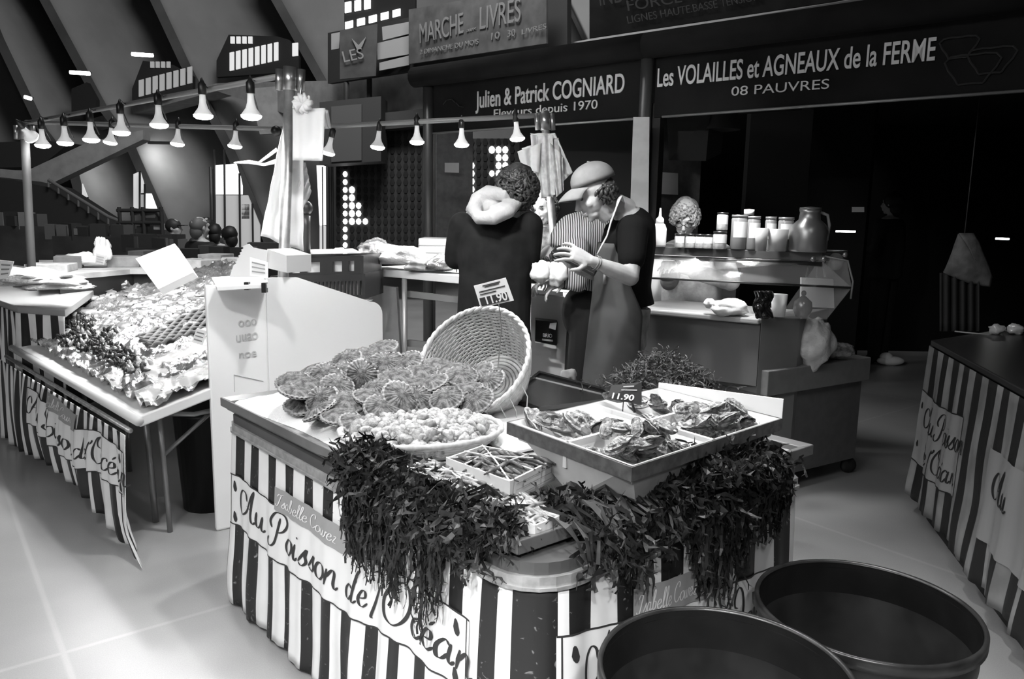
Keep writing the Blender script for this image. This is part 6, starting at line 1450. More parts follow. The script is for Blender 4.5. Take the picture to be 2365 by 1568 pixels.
    t = thing('cloche', at(1850, 700, 4.1), label='small dark round lidded pot with a knob beside the white pot', cat='pot'); c = at(1852, 735, 4.12); c.z = zt+.006; g = MB(); g.lathe([(.035, 0), (.05, .04), (.045, .08), (.012, .11), (.004, .112)], 20, c); g.build('body', mat('pot_steel', .2, .25, metal=.6), t, True); g = MB(); g.ell(c+V((0, 0, .125)), (.014, .014, .016), 10, 8); g.build('knob', BLACK, t, True)
    lump('carrier_bag', 1880, 785, 4.25, .10, .09, .13, 'full white carrier bag slumped on the low cabinet', mat('carrier_white', .7, .4, v2=.5, scale=8, bump=.6), 8, 'bag', k0=.35, z=zl+.12)
    lump('salad_bag', 1925, 800, 4.42, .12, .08, .05, 'clear bag of greens lying on the low cabinet', mat('salad_clear', .12, .25, v2=.4, scale=30, bump=.8), 9, 'bag', z=zl+.055)
    g = MB(); g.slab([at(1851, 641, 4.5), at(1925, 645, 4.5), at(1927, 712, 4.5), at(1850, 708, 4.5)], .02); g.build('white_board', mat('board_dim', .5, .6), None, label='pale board leaning behind the glass at the right of the counter', cat='board')
    g = MB(); g.lathe([(.001, -.004), (.045, -.004), (.045, .004), (.001, .004)], 20, at(1929, 604, 4.1), Matrix.Rotation(pi/2, 4, 'X')); g.build('round_tag', mat('tag_grey', .25, .6), None, True, label='small round grey plate beside the glass case fixing', cat='plate')
counter()

# ------------------------------------------------------------------ right stall, in the shade
def right_stall():
    zt = .92; c = onz(2150, 785, zt); d = onz(2365, 900, zt); e = (d-c).normalized(); n = onz(2365, 752, zt)-c; n = V((n.x, n.y, 0)).normalized()
    far = c+e*2.6
    t = thing('display_table', (c.x, c.y, 0), label='shaded table with a dim striped skirt at the right edge of the photo', cat='table')
    pts = [c+n*.9, c, far, far+n*.9]
    sk = Skirt([(p.x, p.y) for p in pts], [.02, .03, .03, .02], zt-.03, .10, amp=.012, per=.24, flare=.03, seed=2)
    g = MB(); g.prism([(p.x+0, p.y) for p in pts], zt-.03, zt+.0); g.build('top', mat('dark_worktop', .03, .35), t, bevel=.006)
    g = MB(); g.prism([(q.x, q.y) for q in [p.lerp(sum(pts, V())/4, .12) for p in pts]], .0, zt-.04); g.build('body', mat('plinth_dark', .02, .6), t)
    DW = mat('shaded_white_vinyl', .22, .6, var=.05, scale=6); DB = mat('dull_black_vinyl', .012, .6)  # white vinyl darkened: the shade over this stall is put into its colour
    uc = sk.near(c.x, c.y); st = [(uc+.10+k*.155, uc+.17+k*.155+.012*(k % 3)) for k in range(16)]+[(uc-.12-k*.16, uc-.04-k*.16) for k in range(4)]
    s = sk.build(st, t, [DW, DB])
    g = MB(); P, _, ztp = onwall(2150, 905, c, far); _, _, zbp = onwall(2128, 1060, c, far); P2, _, _ = onwall(2290, 1030, c, far); u0 = uc+.04; u1 = u0+.62
    zb_, zt_ = zbp, ztp
    S = lambda x, y, o=0.0: sk.S(u0+x, zb_+y-.02*sin(x*6), .005+o)
    g.grid(lambda a, b: S(a*(u1-u0), b*(zt_-zb_)), 40, 10, mi=0)
    Hh = zt_-zb_
    pen(g, 'Au Poisson', .08, Hh*.55, Hh*.17, lambda a, b: S(a, b, .002), 1, sx=1.0, space=.4); pen(g, "de L'OcEan", .12, Hh*.12, Hh*.16, lambda a, b: S(a, b, .002), 1, sx=1.0, space=.4)
    for y in (0, Hh): g.grid(lambda a, b: S(a*(u1-u0), y-.003+b*.006, .0012), 40, 1, mi=1)
    blob2d(g, .03, Hh*.8, .009, .018, lambda a, b: S(a, b, .002), 1); blob2d(g, .03, Hh*.25, .009, .018, lambda a, b: S(a, b, .002), 1)
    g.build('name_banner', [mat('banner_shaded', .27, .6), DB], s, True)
    # second banner beginning at the edge
    u0 = uc+1.02; g = MB(); g.grid(lambda a, b: sk.S(u0+a*.6, zb_-.02+b*Hh, .005), 30, 8); S3 = lambda x, y: sk.S(u0+x, zb_-.02+y, .008)
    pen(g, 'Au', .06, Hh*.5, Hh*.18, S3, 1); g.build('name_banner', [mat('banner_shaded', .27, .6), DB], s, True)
    p = at(2255, 768, 4.0); p.z = zt+.01
    t = thing('cable', p, label='thin pale cable lying on the shaded table', cat='cable'); g = MB(); q = [at(2205, 766, 4.2), at(2240, 770, 4.15), at(2285, 772, 4.1)]; 
    q = [V((a.x, a.y, zt+.008)) for a in q]; g.tube(q, .004, 6); g.build('wire', mat('pale_wire', .5, .4), t, True)
    for x, lab in ((2302, 'bright crumpled wrapper on the shaded table, left of its twin'), (2345, 'bright crumpled wrapper at the right edge on the shaded table')):
        q = onz(x, 772, zt); g = MB(); g.ell((q.x, q.y, zt+.028), (.045, .03, .026), 14, 8, jit=.6, sd=x); g.build('wrapper', mat('bright_wrapper', .85, .2, metal=.2, emit=.0), None, True, label=lab, cat='wrapper')
    # grey printed cloth and skirt hanging behind
    t = thing('hanging_tunic', at(2225, 540, 4.9), label='dim grey printed tunic hanging above the shaded table', cat='garment')
    g = MB(); _p = at(2228, 540, 4.9); g.tube([_p, V((_p.x, _p.y, 2.62))], .004, 5); g.build('hanging_cord', BLACK, t)
    g = MB(); O = [(2213, 540), (2246, 540), (2258, 560), (2290, 640), (2284, 662), (2230, 650), (2176, 628), (2200, 580)]
    P = [at(x, y, 4.9) for x, y in O]; c0 = sum(P, V())/8
    def fn(u, v):
        i = u*8; k = int(i) % 8; q = P[k].lerp(P[(k+1) % 8], i-int(i)); p = c0.lerp(q, v); return p+V((0, .02*nz(p.x*9, p.z*9)-.05*(1-v*v), 0))
    g.grid(fn, 32, 8); g.build('bodice', mat('tunic_grey', .30, .85, v2=.18, scale=16), t, True, solid=.02)
    g = MB(); g.grid(lambda u, v: at(lerp(2172, 2262, u), lerp(630, 765, v), 4.92+.03*sin(u*30)), 40, 6); g.build('lower_folds', mat('tunic_dark', .06, .85), t, True, solid=.01)
right_stall()

# ------------------------------------------------------------------ black tubs in the foreground
def tubs():
    def tub(x, y, z, r, lab, sd):
        c = onz(x, y, z); t = thing('round_tub', (c.x, c.y, 0), label=lab, cat='tub')
        T = mat('tub_black', .009, .32, v2=.018, scale=9)
        g = MB(); g.lathe([(r*.80, 0), (r*.82, .01), (r*.93, z-.10), (r*.95, z-.09), (r*.955, z-.02)], 64, caps=False); g.lathe([(r*.80, 0), (.001, 0)], 64, caps=False); local_part(g, 'outer_wall', T, t, True)
        g = MB(); g.lathe([(r*.955, z-.035), (r*1.0, z-.03), (r*1.0, z-.006), (r*.99, z), (r*.965, z), (r*.955, z-.006)], 72, caps=False); local_part(g, 'rim', mat('tub_rim', .012, .28, v2=.03, scale=12), t, True)
        g = MB(); g.lathe([(r*.958, z-.006), (r*.91, z-.25), (r*.79, .03), (.001, .03)], 64, caps=False); local_part(g, 'inner_wall', mat('tub_inner', .008, .25, v2=.014, scale=7), t, True)
        g = MB(); 
        for a in (.4, 2.4): g.tube([V((r*.99*cos(a+k*.05), r*.99*sin(a+k*.05), z-.02-.05*sin(pi*k/8))) for k in range(9)], .009, 6)
        local_part(g, 'handle', T, t, True)
        return c, t
    tub(2000, 1398, .55, .272, 'empty black tub farther from the viewer at the bottom right', 1)
    tub(1675, 1545, .66, .246, 'empty black tub cut by the bottom edge of the photo', 2)
tubs()
def case_lights():
    # added lights that brighten the glass case inside and the jars above it
    area_light('case_fill_light', at(1690, 600, 4.35), at(1650, 700, 4.5), .8, .05, 2.2)
    ld = bpy.data.lights.new('stall_fill_light', 'SPOT'); ld.energy = 95; ld.spot_size = math.radians(76); ld.spot_blend = .6; ld.shadow_soft_size = .1
    o = bpy.data.objects.new('stall_fill_light', ld); C.objects.link(o); o.location = at(1640, 215, 4.0); o.rotation_euler = (at(1650, 640, 4.5)-o.location).to_track_quat('-Z', 'Y').to_euler()
case_lights()
# ------------------------------------------------------------------ people
def frame_of(c, fwd, up):
    y = V(fwd).normalized(); z = V(up); z = (z-y*z.dot(y)).normalized(); x = y.cross(z)
    return Matrix(((x.x, y.x, z.x, c[0]), (x.y, y.y, z.y, c[1]), (x.z, y.z, z.z, c[2]), (0, 0, 0, 1)))
def add_head(g, M, s=1.0):
    R = M.to_3x3().to_4x4()
    def e(c, r, n=16, m=10): g.ell(M @ (V(c)*s), V(r)*s, n, m, M=R)
    def tb(pts, rs): g.tube([M @ (V(p)*s) for p in pts], [r*s for r in rs], 10)
    e((0, -.012, .035), (.074, .095, .083), 22, 14); e((0, .025, -.02), (.062, .066, .075)); e((0, .042, -.080), (.040, .036, .026)); e((0, .066, -.096), (.017, .016, .014))
    e((0, .078, .028), (.045, .014, .013)); tb([(0, .088, .015), (0, .100, -.010), (0, .112, -.032)], [.008, .010, .0125]); e((-.010, .102, -.036), (.008, .009, .007)); e((.010, .102, -.036), (.008, .009, .007))
    e((0, .089, -.060), (.023, .010, .006)); e((0, .086, -.070), (.019, .010, .006)); e((-.042, .055, -.025), (.018, .022, .020)); e((.042, .055, -.025), (.018, .022, .020))
    for sx in (-1, 1): e((sx*.074, -.008, -.010), (.008, .018, .031)); 
    tb([(sx_*.0+.0, .0, -.06) for sx_ in (1,)]+[(0, -.03, -.12)], [.052, .055])
def add_hand(g, w, D, N, thumb=1, curl=.5, s=1.0, spread=.10):
    D = V(D).normalized(); N = V(N); N = (N-D*N.dot(D)).normalized(); X = D.cross(N)*thumb
    g.tube([w, w+D*.03*s, w+D*.06*s, w+D*.09*s], [(.026*s, .019*s), (.034*s, .016*s), (.040*s, .014*s), (.038*s, .011*s)], 12, upv=N)
    g.ell(w+D*.035*s+X*.022*s+N*.006*s, (.02*s, .02*s, .02*s), 8, 6)
    for i, L in enumerate((.070, .080, .074, .058)):
        off = (.033-.0225*i)*s; p = w+D*.086*s+X*off; d = (D+X*spread*(1.5-i)*.9).normalized(); c = curl*(.75+.14*i); pts = [p]; a = 0
        for k, f in enumerate((.45, .32, .25)):
            a += c*(.7 if k == 0 else .9); dd = d*cos(a)+N*sin(a); pts.append(pts[-1]+dd*L*f*s)
        g.tube(pts, [.0088*s, .0085*s, .0078*s, .0065*s], 8)
        g.ell(pts[-1], (.0066*s,)*3, 8, 6); g.ell(pts[1], (.0088*s,)*3, 8, 6)
    p = w+D*.022*s+X*.028*s; t1 = p+(D*.55+X*.75+N*.25).normalized()*.038*s; t2 = t1+(D*.85+X*.25+N*.45).normalized()*.032*s
    g.tube([p, t1, t2], [.013*s, .0105*s, .008*s], 8); g.ell(t2, (.008*s,)*3, 8, 6)
def limb(g, pts, rs, n=14):
    g.tube(pts, rs, n)
    for p, r in zip(pts, rs): r = r if not isinstance(r, tuple) else min(r); g.ell(p, (r*.99,)*3, 12, 8)
def smooth_path(pts, rs, n=5):
    out, ro = [], []
    for i in range(len(pts)-1):
        for k in range(n):
            t = k/n; P0 = pts[max(i-1, 0)]; Pa = pts[i]; Pb = pts[i+1]; Pc = pts[min(i+2, len(pts)-1)]
            out.append(.5*((2*Pa)+(Pb-P0)*t+(2*P0-5*Pa+4*Pb-Pc)*t*t+(3*Pa-P0-3*Pb+Pc)*t**3))
            a, b = rs[i], rs[i+1]; ro.append(tuple(lerp(x, y, t) for x, y in zip(a, b)) if isinstance(a, tuple) else lerp(a, b, t))
    out.append(pts[-1]); ro.append(rs[-1]); return out, ro
def torso(g, pts, rs, upv):
    p, r = smooth_path([V(q) for q in pts], rs, 5); g.tube(p, r, 22, upv=upv)
def curls(g, M, rad, n, sd, L=.05, w=.007, cone=None, s=1.0):
    r = random.Random(sd)
    for k in range(n):
        while True:
            d = V((r.gauss(0, 1), r.gauss(0, 1), r.gauss(0, 1))).normalized()
            if cone is None or cone(d): break
        p = V((d.x*rad[0], d.y*rad[1], d.z*rad[2])); t = d.cross(V((r.gauss(0, 1), r.gauss(0, 1), r.gauss(0, 1)))).normalized(); pts = []
        for i in range(6): a = i/5; pts.append(M @ ((p*(1+.05*sin(a*6+k))+t*(a-.5)*L+V((0, 0, -.35*L*a))+d*.012*sin(a*pi))*s))
        g.tube(pts, [w*.5, w, w, w*.9, w*.7, w*.3], 5)
def eyes(M, parent, s=1.0):
    for sx in (-1, 1):
        g = MB(); R = M.to_3x3().to_4x4(); g.ell(M @ (V((sx*.029, .079, .008))*s), V((.012, .007, .006))*s, 10, 6, M=R); g.build('eye', mat('eye_dark', .03, .2), parent, True)
        g = MB(); g.tube([M @ (V((sx*.016, .084, .026))*s), M @ (V((sx*.032, .086, .031))*s), M @ (V((sx*.047, .074, .024))*s)], [.003, .0045, .003], 6); g.build('eyebrow', HAIR, parent, True)
TEE = mat('black_tshirt', .008, .9, bump=.15, bscale=30, spec=.15); JACK = mat('dark_jacket', .008, .85, v2=.017, scale=9, bump=.3, bscale=14, spec=.2); DEN = mat('faded_jeans', .16, .8, v2=.30, scale=14)
GLOVE = mat('pale_glove', .55, .5, bump=.3)

def man_in_cap():
    t = thing('person', (at(1440, 700, 3.88).x, 3.88, 0), label='person in a grey cap, black T-shirt and long grey apron looking at their hands', cat='person')
    hc = at(1374, 450, 3.80); Mh = frame_of(hc, (-1, -.28, -.50), (-.40, 0, .9))
    neck = at(1447, 487, 3.87); ch = at(1452, 560, 3.90); wa = at(1446, 660, 3.92); pe = at(1440, 745, 3.92)
    fx = pe.x
    g = MB()
    add_head(g, Mh, 1.02)
    g.tube([Mh @ V((0, -.02, -.06)), at(1428, 474, 3.84), neck], [.052, .054, .062], 12)
    U = (1, 0, 0)
    torso(g, [neck, at(1456, 520, 3.88), ch, wa, pe], [(.07, .06), (.16, .10), (.17, .115), (.145, .11), (.155, .12)], U)
    sN, eN, wN = at(1462, 528, 3.71), at(1456, 640, 3.60), at(1366, 603, 3.52)
    limb(g, [sN, sN.lerp(eN, .5), eN], [.056, .050, .040]); limb(g, [eN, eN.lerp(wN, .35), wN], [.042, .041, .025])
    add_hand(g, wN, at(1318, 582, 3.50)-wN, V((-.25, .8, -.55)), thumb=1, curl=.42, s=1.08, spread=.22)
    sF, eF, wF = at(1440, 528, 4.08), at(1402, 640, 4.06), at(1338, 622, 3.86)
    limb(g, [sF, sF.lerp(eF, .5), eF], [.056, .050, .042]); limb(g, [eF, eF.lerp(wF, .4), wF], [.042, .038, .028])
    add_hand(g, wF, at(1290, 602, 3.78)-wF, V((.1, -.3, .9)), thumb=1, curl=.9, s=1.0)
    for Y, dx in ((3.83, .03), (4.02, -.01)):
        hip = V((fx, Y, pe.z-.05)); kn = V((fx+dx+.0, Y-.01, .50)); an_ = V((fx+.05+dx, Y, .09))
        limb(g, [hip, kn, an_], [.085, .058, .042]); g.ell(an_+V((-.06, 0, -.04)), (.12, .05, .045), 14, 8)
    remesh(g, 'body', SKIN, t, .0045, 2); eyes(Mh, t, 1.02)
    # T-shirt
    g = MB(); torso(g, [at(1446, 492, 3.87), at(1456, 520, 3.88), ch, wa, at(1450, 708, 3.92)], [(.085, .066), (.185, .120), (.192, .135), (.165, .125), (.18, .135)], U)
    m = sN.lerp(eN, .62); limb(g, [sN+V((0, .03, -.01)), sN+V((0, -.005, -.01)), sN.lerp(eN, .3), m], [.080, .078, .072, .066]); m = sF.lerp(eF, .6); limb(g, [sF, m], [.068, .064])
    remesh(g, 'tshirt', TEE, t, .008, 4)
    # jeans and shoes
    g = MB(); torso(g, [at(1450, 700, 3.92), pe, V((fx, 3.92, pe.z-.12))], [(.165, .12), (.175, .13), (.16, .12)], U)
    for Y, dx in ((3.83, .03), (4.02, -.01)): limb(g, [V((fx, Y, pe.z-.05)), V((fx+dx, Y-.01, .50)), V((fx+.05+dx, Y, .10))], [.098, .075, .062])
    remesh(g, 'jeans', DEN, t, .01, 3)
    for Y, dx in ((3.83, .03), (4.02, -.01)): g = MB(); g.ell((fx-.01+dx, Y, .045), (.135, .052, .045), 16, 8); g.build('shoe', BLACK, t, True)
    # apron: wraps the front, from the chest to the shins
    AP = mat('apron_grey', .06, .8, v2=.08, scale=6)
    zt, zb = at(1400, 560, 3.9).z, .32
    g = MB()
    def fn(u, v):
        z = lerp(zt, zb, v); wide = lerp(.9, 2.0, min(1, v*3.2)); a = (u-.5)*2*wide; k = min(1, v*1.1)
        cx = lerp(ch.x, pe.x, k); rx = lerp(.150, .185, k)+.012*sin(u*17)*v; ry = lerp(.185, .225, k)+.01*sin(u*13+1)*v
        return V((cx-rx*cos(a)-.03*v, 3.90-ry*sin(a), z))
    g.grid(fn, 48, 40); g.build('apron', AP, t, True, solid=.005)
    g = MB(); st = [at(1437, 466, 3.80), at(1431, 456, 3.77), at(1424, 478, 3.68), at(1412, 510, 3.68), at(1402, 545, 3.69), at(1392, 563, 3.69), at(1379, 588, 3.69)]
    g.tube([st[0]+V((.02, .12, 0))]+st, [(.004, .015)]*(len(st)+1), 8, upv=(0, -1, 0)); g.build('neck_strap', WHITE, t, True)
    g = MB(); g.tube([at(1396, 628, 3.62), at(1397, 640, 3.62), at(1396, 655, 3.63)], [.004, .007, .010], 6); g.build('apron_tie', mat('tie_grey', .3, .7), t, True)
    # cap
    g = MB(); CP = mat('cap_cloth', .17, .85, v2=.22, scale=12)
    Mc = frame_of(Mh @ V((0, -.012, .045)), (-1, -.28, -.36), (-.34, 0, .94))
    vs = []; n = 28; m = 10
    for i in range(m+1):
        th = pi/2*i/m
        for j in range(n): ph = 2*pi*j/n; vs.append(Mc @ V((.086*cos(th)*cos(ph), .112*cos(th)*sin(ph)-.006, .012+.098*sin(th)**.85)))
    g.add(vs, [(i*n+j, i*n+(j+1) % n, (i+1)*n+(j+1) % n, (i+1)*n+j) for i in range(m) for j in range(n)])
    g.build('cap_crown', CP, t, True, solid=.004)
    g = MB(); g.grid(lambda u, v: Mc @ V(((u-.5)*2*.078*(1-.10*v*v), .070*(1-abs(u-.5))+.02+.105*v*math.sqrt(max(.03, 1-((u-.5)*1.75)**2)), .016-.040*v*v-.022*((u-.5)*2)**2)), 16, 8); g.build('cap_brim', CP, t, True, solid=.004)
    g = MB(); g.ell(Mc @ V((0, -.012, .112)), (.008, .008, .005), 8, 5); g.build('cap_button', CP, t, True)
    g = MB(); curls(g, Mh, (.082, .098, .080), 150, 4, L=.05, w=.009, cone=lambda d: d.z < .35 and d.z > -.6 and d.y < .22+.7*d.z)
    g.ell(Mh @ V((0, -.035, .005)), (.080, .085, .075), 14, 10, M=Mh.to_3x3().to_4x4()); g.build('hair', HAIR, t, True)
    # bracelet and the thing held
    g = MB(); ax = (eN-wN).normalized(); a1 = ax.orthogonal().normalized(); b1 = ax.cross(a1)
    for o in (.02, .032): c = wN+ax*o; g.tube([c+(a1*cos(q)+b1*sin(q))*.033 for q in [2*pi*k/16 for k in range(17)]], .0025, 5)
    g.build('bracelet', mat('bracelet_cord', .2, .5), t, True)
    g = MB(); q = [at(1272, 588, 3.72), at(1290, 572, 3.78), at(1385, 618, 3.72), at(1372, 640, 3.66)]; nn = V((0, 0, .016)); g.hexa(q, [p+nn for p in q])
    g.build('slate', mat('phone_black', .015, .25), None, bevel=.003, label='flat dark slate held in the hands of the person in the cap', cat='slate')
man_in_cap()

def woman():
    t = thing('person', (at(1145, 600, 4.2).x, 4.2, 0), label='person with dark curly hair seen from behind in a dark jacket with a pale hood', cat='person')
    hc = at(1196, 432, 4.17); Mh = frame_of(hc, (.55, .78, -.45), (.28, .25, .9))
    nk = at(1162, 480, 4.18); ch = at(1146, 545, 4.2); wa = at(1144, 640, 4.22); pe = at(1140, 740, 4.24)
    g = MB(); add_head(g, Mh, .97); g.tube([Mh @ V((0, -.02, -.06)), nk], [.05, .056], 12)
    U = (0, 1, 0)
    torso(g, [nk, at(1150, 512, 4.19), ch, wa, pe], [(.07, .06), (.18, .09), (.185, .11), (.16, .11), (.18, .13)], U)
    sR, eR, wR = at(1222, 522, 4.17), at(1220, 600, 4.22), at(1245, 625, 4.42); sL, eL, wL = at(1068, 522, 4.2), at(1052, 596, 4.28), at(1048, 600, 4.50)
    for a, b, c in ((sR, eR, wR), (sL, eL, wL)): limb(g, [a, b], [.052, .042]); limb(g, [b, c], [.042, .028])
    add_hand(g, wR, V((.5, .6, -.6)), V((-.3, 0, -1)), 1, .7); add_hand(g, wL, V((.2, 1, -.2)), V((0, 0, -1)), -1, .7)
    for dx in (-.09, .09): limb(g, [V((pe.x+dx, 4.24, pe.z-.05)), V((pe.x+dx, 4.22, .47)), V((pe.x+dx, 4.26, .08))], [.085, .055, .04]); g.ell((pe.x+dx, 4.20, .045), (.05, .12, .045), 12, 8)
    remesh(g, 'body', SKIN, t, .006, 2); eyes(Mh, t, .97)
    g = MB(); torso(g, [at(1156, 492, 4.19), at(1150, 515, 4.19), ch, wa, pe, V((pe.x, 4.24, pe.z-.12))], [(.10, .08), (.195, .115), (.215, .14), (.20, .14), (.205, .15), (.215, .155)], U)
    for a, b in ((sR, eR), (sL, eL)): limb(g, [a, a.lerp(b, .5), b], [.078, .072, .064])
    limb(g, [eL, eL.lerp(wL, .6)], [.062, .055]); limb(g, [eR, eR.lerp(wR, .45)], [.060, .054])
    remesh(g, 'jacket', JACK, t, .008, 4)
    g = MB()
    for k, (f, r_) in enumerate(((.42, .056), (.55, .052))): limb(g, [eR.lerp(wR, f), eR.lerp(wR, f+.12)], [r_, r_*.96])
    limb(g, [eL.lerp(wL, .55), eL.lerp(wL, .75)], [.054, .05]); remesh(g, 'rolled_cuffs', mat('cuff_grey', .42, .8), t, .006, 1)
    g = MB(); limb(g, [V((pe.x-.09, 4.24, pe.z-.08)), V((pe.x-.09, 4.22, .47)), V((pe.x-.09, 4.26, .1))], [.11, .075, .06]); limb(g, [V((pe.x+.09, 4.24, pe.z-.08)), V((pe.x+.09, 4.22, .47)), V((pe.x+.09, 4.26, .1))], [.11, .075, .06]); remesh(g, 'trousers', SOFTBLACK, t, .01, 3)
    for dx in (-.09, .09): g = MB(); g.ell((pe.x+dx, 4.2, .05), (.055, .135, .05), 12, 8); g.build('shoe', BLACK, t, True)
    # pale hood lying on the shoulders
    HD = mat('hood_fleece', .36, .9, v2=.46, scale=14, bump=.5)
    g = MB(); c = at(1143, 482, 4.06)
    g.tube([at(1196, 462, 4.12), at(1165, 452, 4.08), at(1128, 447, 4.10), at(1104, 462, 4.10), at(1095, 484, 4.05), at(1106, 503, 4.02), at(1140, 502, 3.99), at(1175, 486, 4.02), at(1200, 466, 4.10)], [.020, .040, .046, .046, .046, .036, .040, .040, .02], 12, upv=(0, 1, 0))
    g.ell(at(1128, 482, 4.10), (.080, .05, .060), 18, 10); g.tube([at(1188, 462, 4.07), at(1160, 474, 4.03), at(1130, 480, 4.00)], [.012, .020, .012], 8); g.tube([at(1190, 468, 4.04), at(1165, 486, 3.99), at(1135, 495, 3.97), at(1110, 490, 4.0)], [.008, .014, .014, .008], 8)
    remesh(g, 'hood', HD, t, .006, 5)
    g = MB(); curls(g, Mh, (.098, .112, .102), 520, 6, L=.06, w=.0085, cone=lambda d: d.y < .55); g.ell(Mh @ V((0, -.02, .02)), (.092, .104, .098), 18, 12, M=Mh.to_3x3().to_4x4(), jit=.15); g.build('hair', mat('curly_hair', .012, .45, v2=.07, scale=60), t, True)
woman()

def stripe_mat():
    m = bpy.data.materials.new('striped_jersey'); m.use_nodes = True; nt = m.node_tree; b = nt.nodes['Principled BSDF']; tc = nt.nodes.new('ShaderNodeTexCoord')
    w = nt.nodes.new('ShaderNodeTexWave'); w.wave_type = 'BANDS'; w.bands_direction = 'X'; w.inputs['Scale'].default_value = 26; w.inputs['Distortion'].default_value = .6; w.inputs['Detail'].default_value = 0
    r = nt.nodes.new('ShaderNodeValToRGB'); r.color_ramp.interpolation = 'CONSTANT'; r.color_ramp.elements[1].position = .45; r.color_ramp.elements[0].color = (.06, .06, .06, 1); r.color_ramp.elements[1].color = (.62, .62, .62, 1)
    nt.links.new(tc.outputs['Object'], w.inputs[0]); nt.links.new(w.outputs[0], r.inputs[0]); nt.links.new(r.outputs[0], b.inputs['Base Color']); b.inputs['Roughness'].default_value = .85; return m
def bent_man():
    t = thing('person', (at(1360, 700, 4.35).x, 4.35, 0), label='person bending low in a finely striped shirt between the two standing people', cat='person')
    pe = at(1385, 690, 4.42); g = MB(); U = (0, 1, 0)
    p1, p2, p3, p4 = at(1392, 620, 4.40), at(1378, 560, 4.36), at(1330, 560, 4.28), at(1300, 590, 4.24)
    torso(g, [pe, p1, p2, p3, p4], [(.15, .15), (.15, .15), (.15, .16), (.13, .14), (.08, .08)], (0, 1, 0))
    hc = at(1285, 612, 4.30); Mh = frame_of(hc, (-.5, -.1, -.85), (-.8, 0, .5)); add_head(g, Mh, .98)
    for sy, (wx, wy) in ((-.14, (1305, 650)), (.14, (1275, 640))):
        s = p3+V((0, sy, -.03)); e = at(1335, 650, 4.28+sy); w = at(wx, wy, 4.24+sy*.4); limb(g, [s, e], [.05, .042]); limb(g, [e, w], [.04, .028]); add_hand(g, w, V((-.8, -.1, -.4)), V((0, 0, -1)), 1 if sy < 0 else -1, .6)
    for dy in (-.1, .1): limb(g, [pe+V((0, dy, -.05)), V((pe.x-.06, pe.y+dy, .46)), V((pe.x, pe.y+dy, .08))], [.09, .06, .04]); g.ell((pe.x-.05, pe.y+dy, .045), (.12, .05, .045), 12, 8)
    remesh(g, 'body', SKIN, t, .006, 2); eyes(Mh, t, .98)
    g = MB(); torso(g, [pe+V((0, 0, .04)), p1, p2, p3, p4], [(.165, .165), (.165, .17), (.165, .18), (.16, .165), (.09, .09)], (0, 1, 0))
    for sy in (-.14, .14): s = p3+V((0, sy, -.03)); e = at(1335, 650, 4.28+sy); w = at(1305, 650, 4.24+sy*.4); limb(g, [s, e], [.068, .058]); limb(g, [e, e.lerp(w, .5)], [.056, .05])
    remesh(g, 'striped_shirt', stripe_mat(), t, .008, 4)
    g = MB(); torso(g, [pe+V((0, 0, .06)), pe, pe+V((-.03, 0, -.15))], [(.17, .17), (.185, .18), (.18, .17)], (0, 1, 0))
    for dy in (-.1, .1): limb(g, [pe+V((-.05, dy, -.05)), V((pe.x-.10, pe.y+dy, .46)), V((pe.x-.02, pe.y+dy, .10))], [.125, .09, .07])
    g.ell(at(1345, 720, 4.36), (.12, .14, .16), 14, 10)
    remesh(g, 'trousers', SOFTBLACK, t, .01, 3)
    for dy in (-.1, .1): g = MB(); g.ell((pe.x-.06, pe.y+dy, .05), (.135, .055, .05), 12, 8); g.build('shoe', mat('shoe_pale', .4, .6), t, True)
    g = MB(); curls(g, Mh, (.085, .10, .09), 120, 9, L=.04, w=.008, cone=lambda d: d.y < .3 and d.z > -.5); g.build('hair', HAIR, t, True)
    for (x, y, sd, lab) in ((1287, 632, 1, 'pale gloved bundle being tied in front of the bent person'), (1250, 628, 2, 'pale crumpled bag in the hands of the person in the dark jacket')):
        c = at(x, y, 4.12); g = MB()
        def fn(u, v):
            th = pi*v; ph = 2*pi*u; d = V((sin(th)*cos(ph), sin(th)*sin(ph), cos(th))); k = 1+.35*nz(d.x*1.8+sd*5, d.y*1.8, d.z*1.8)+.15*abs(nz(d.x*6, d.y*6+sd, d.z*6)); return c+V((d.x*.055*k, d.y*.045*k, d.z*.06*k))
        g.grid(fn, 30, 18); g.build('plastic_bag', mat('pale_plastic_bag', .75, .3), None, True, label=lab, cat='bag')
bent_man()

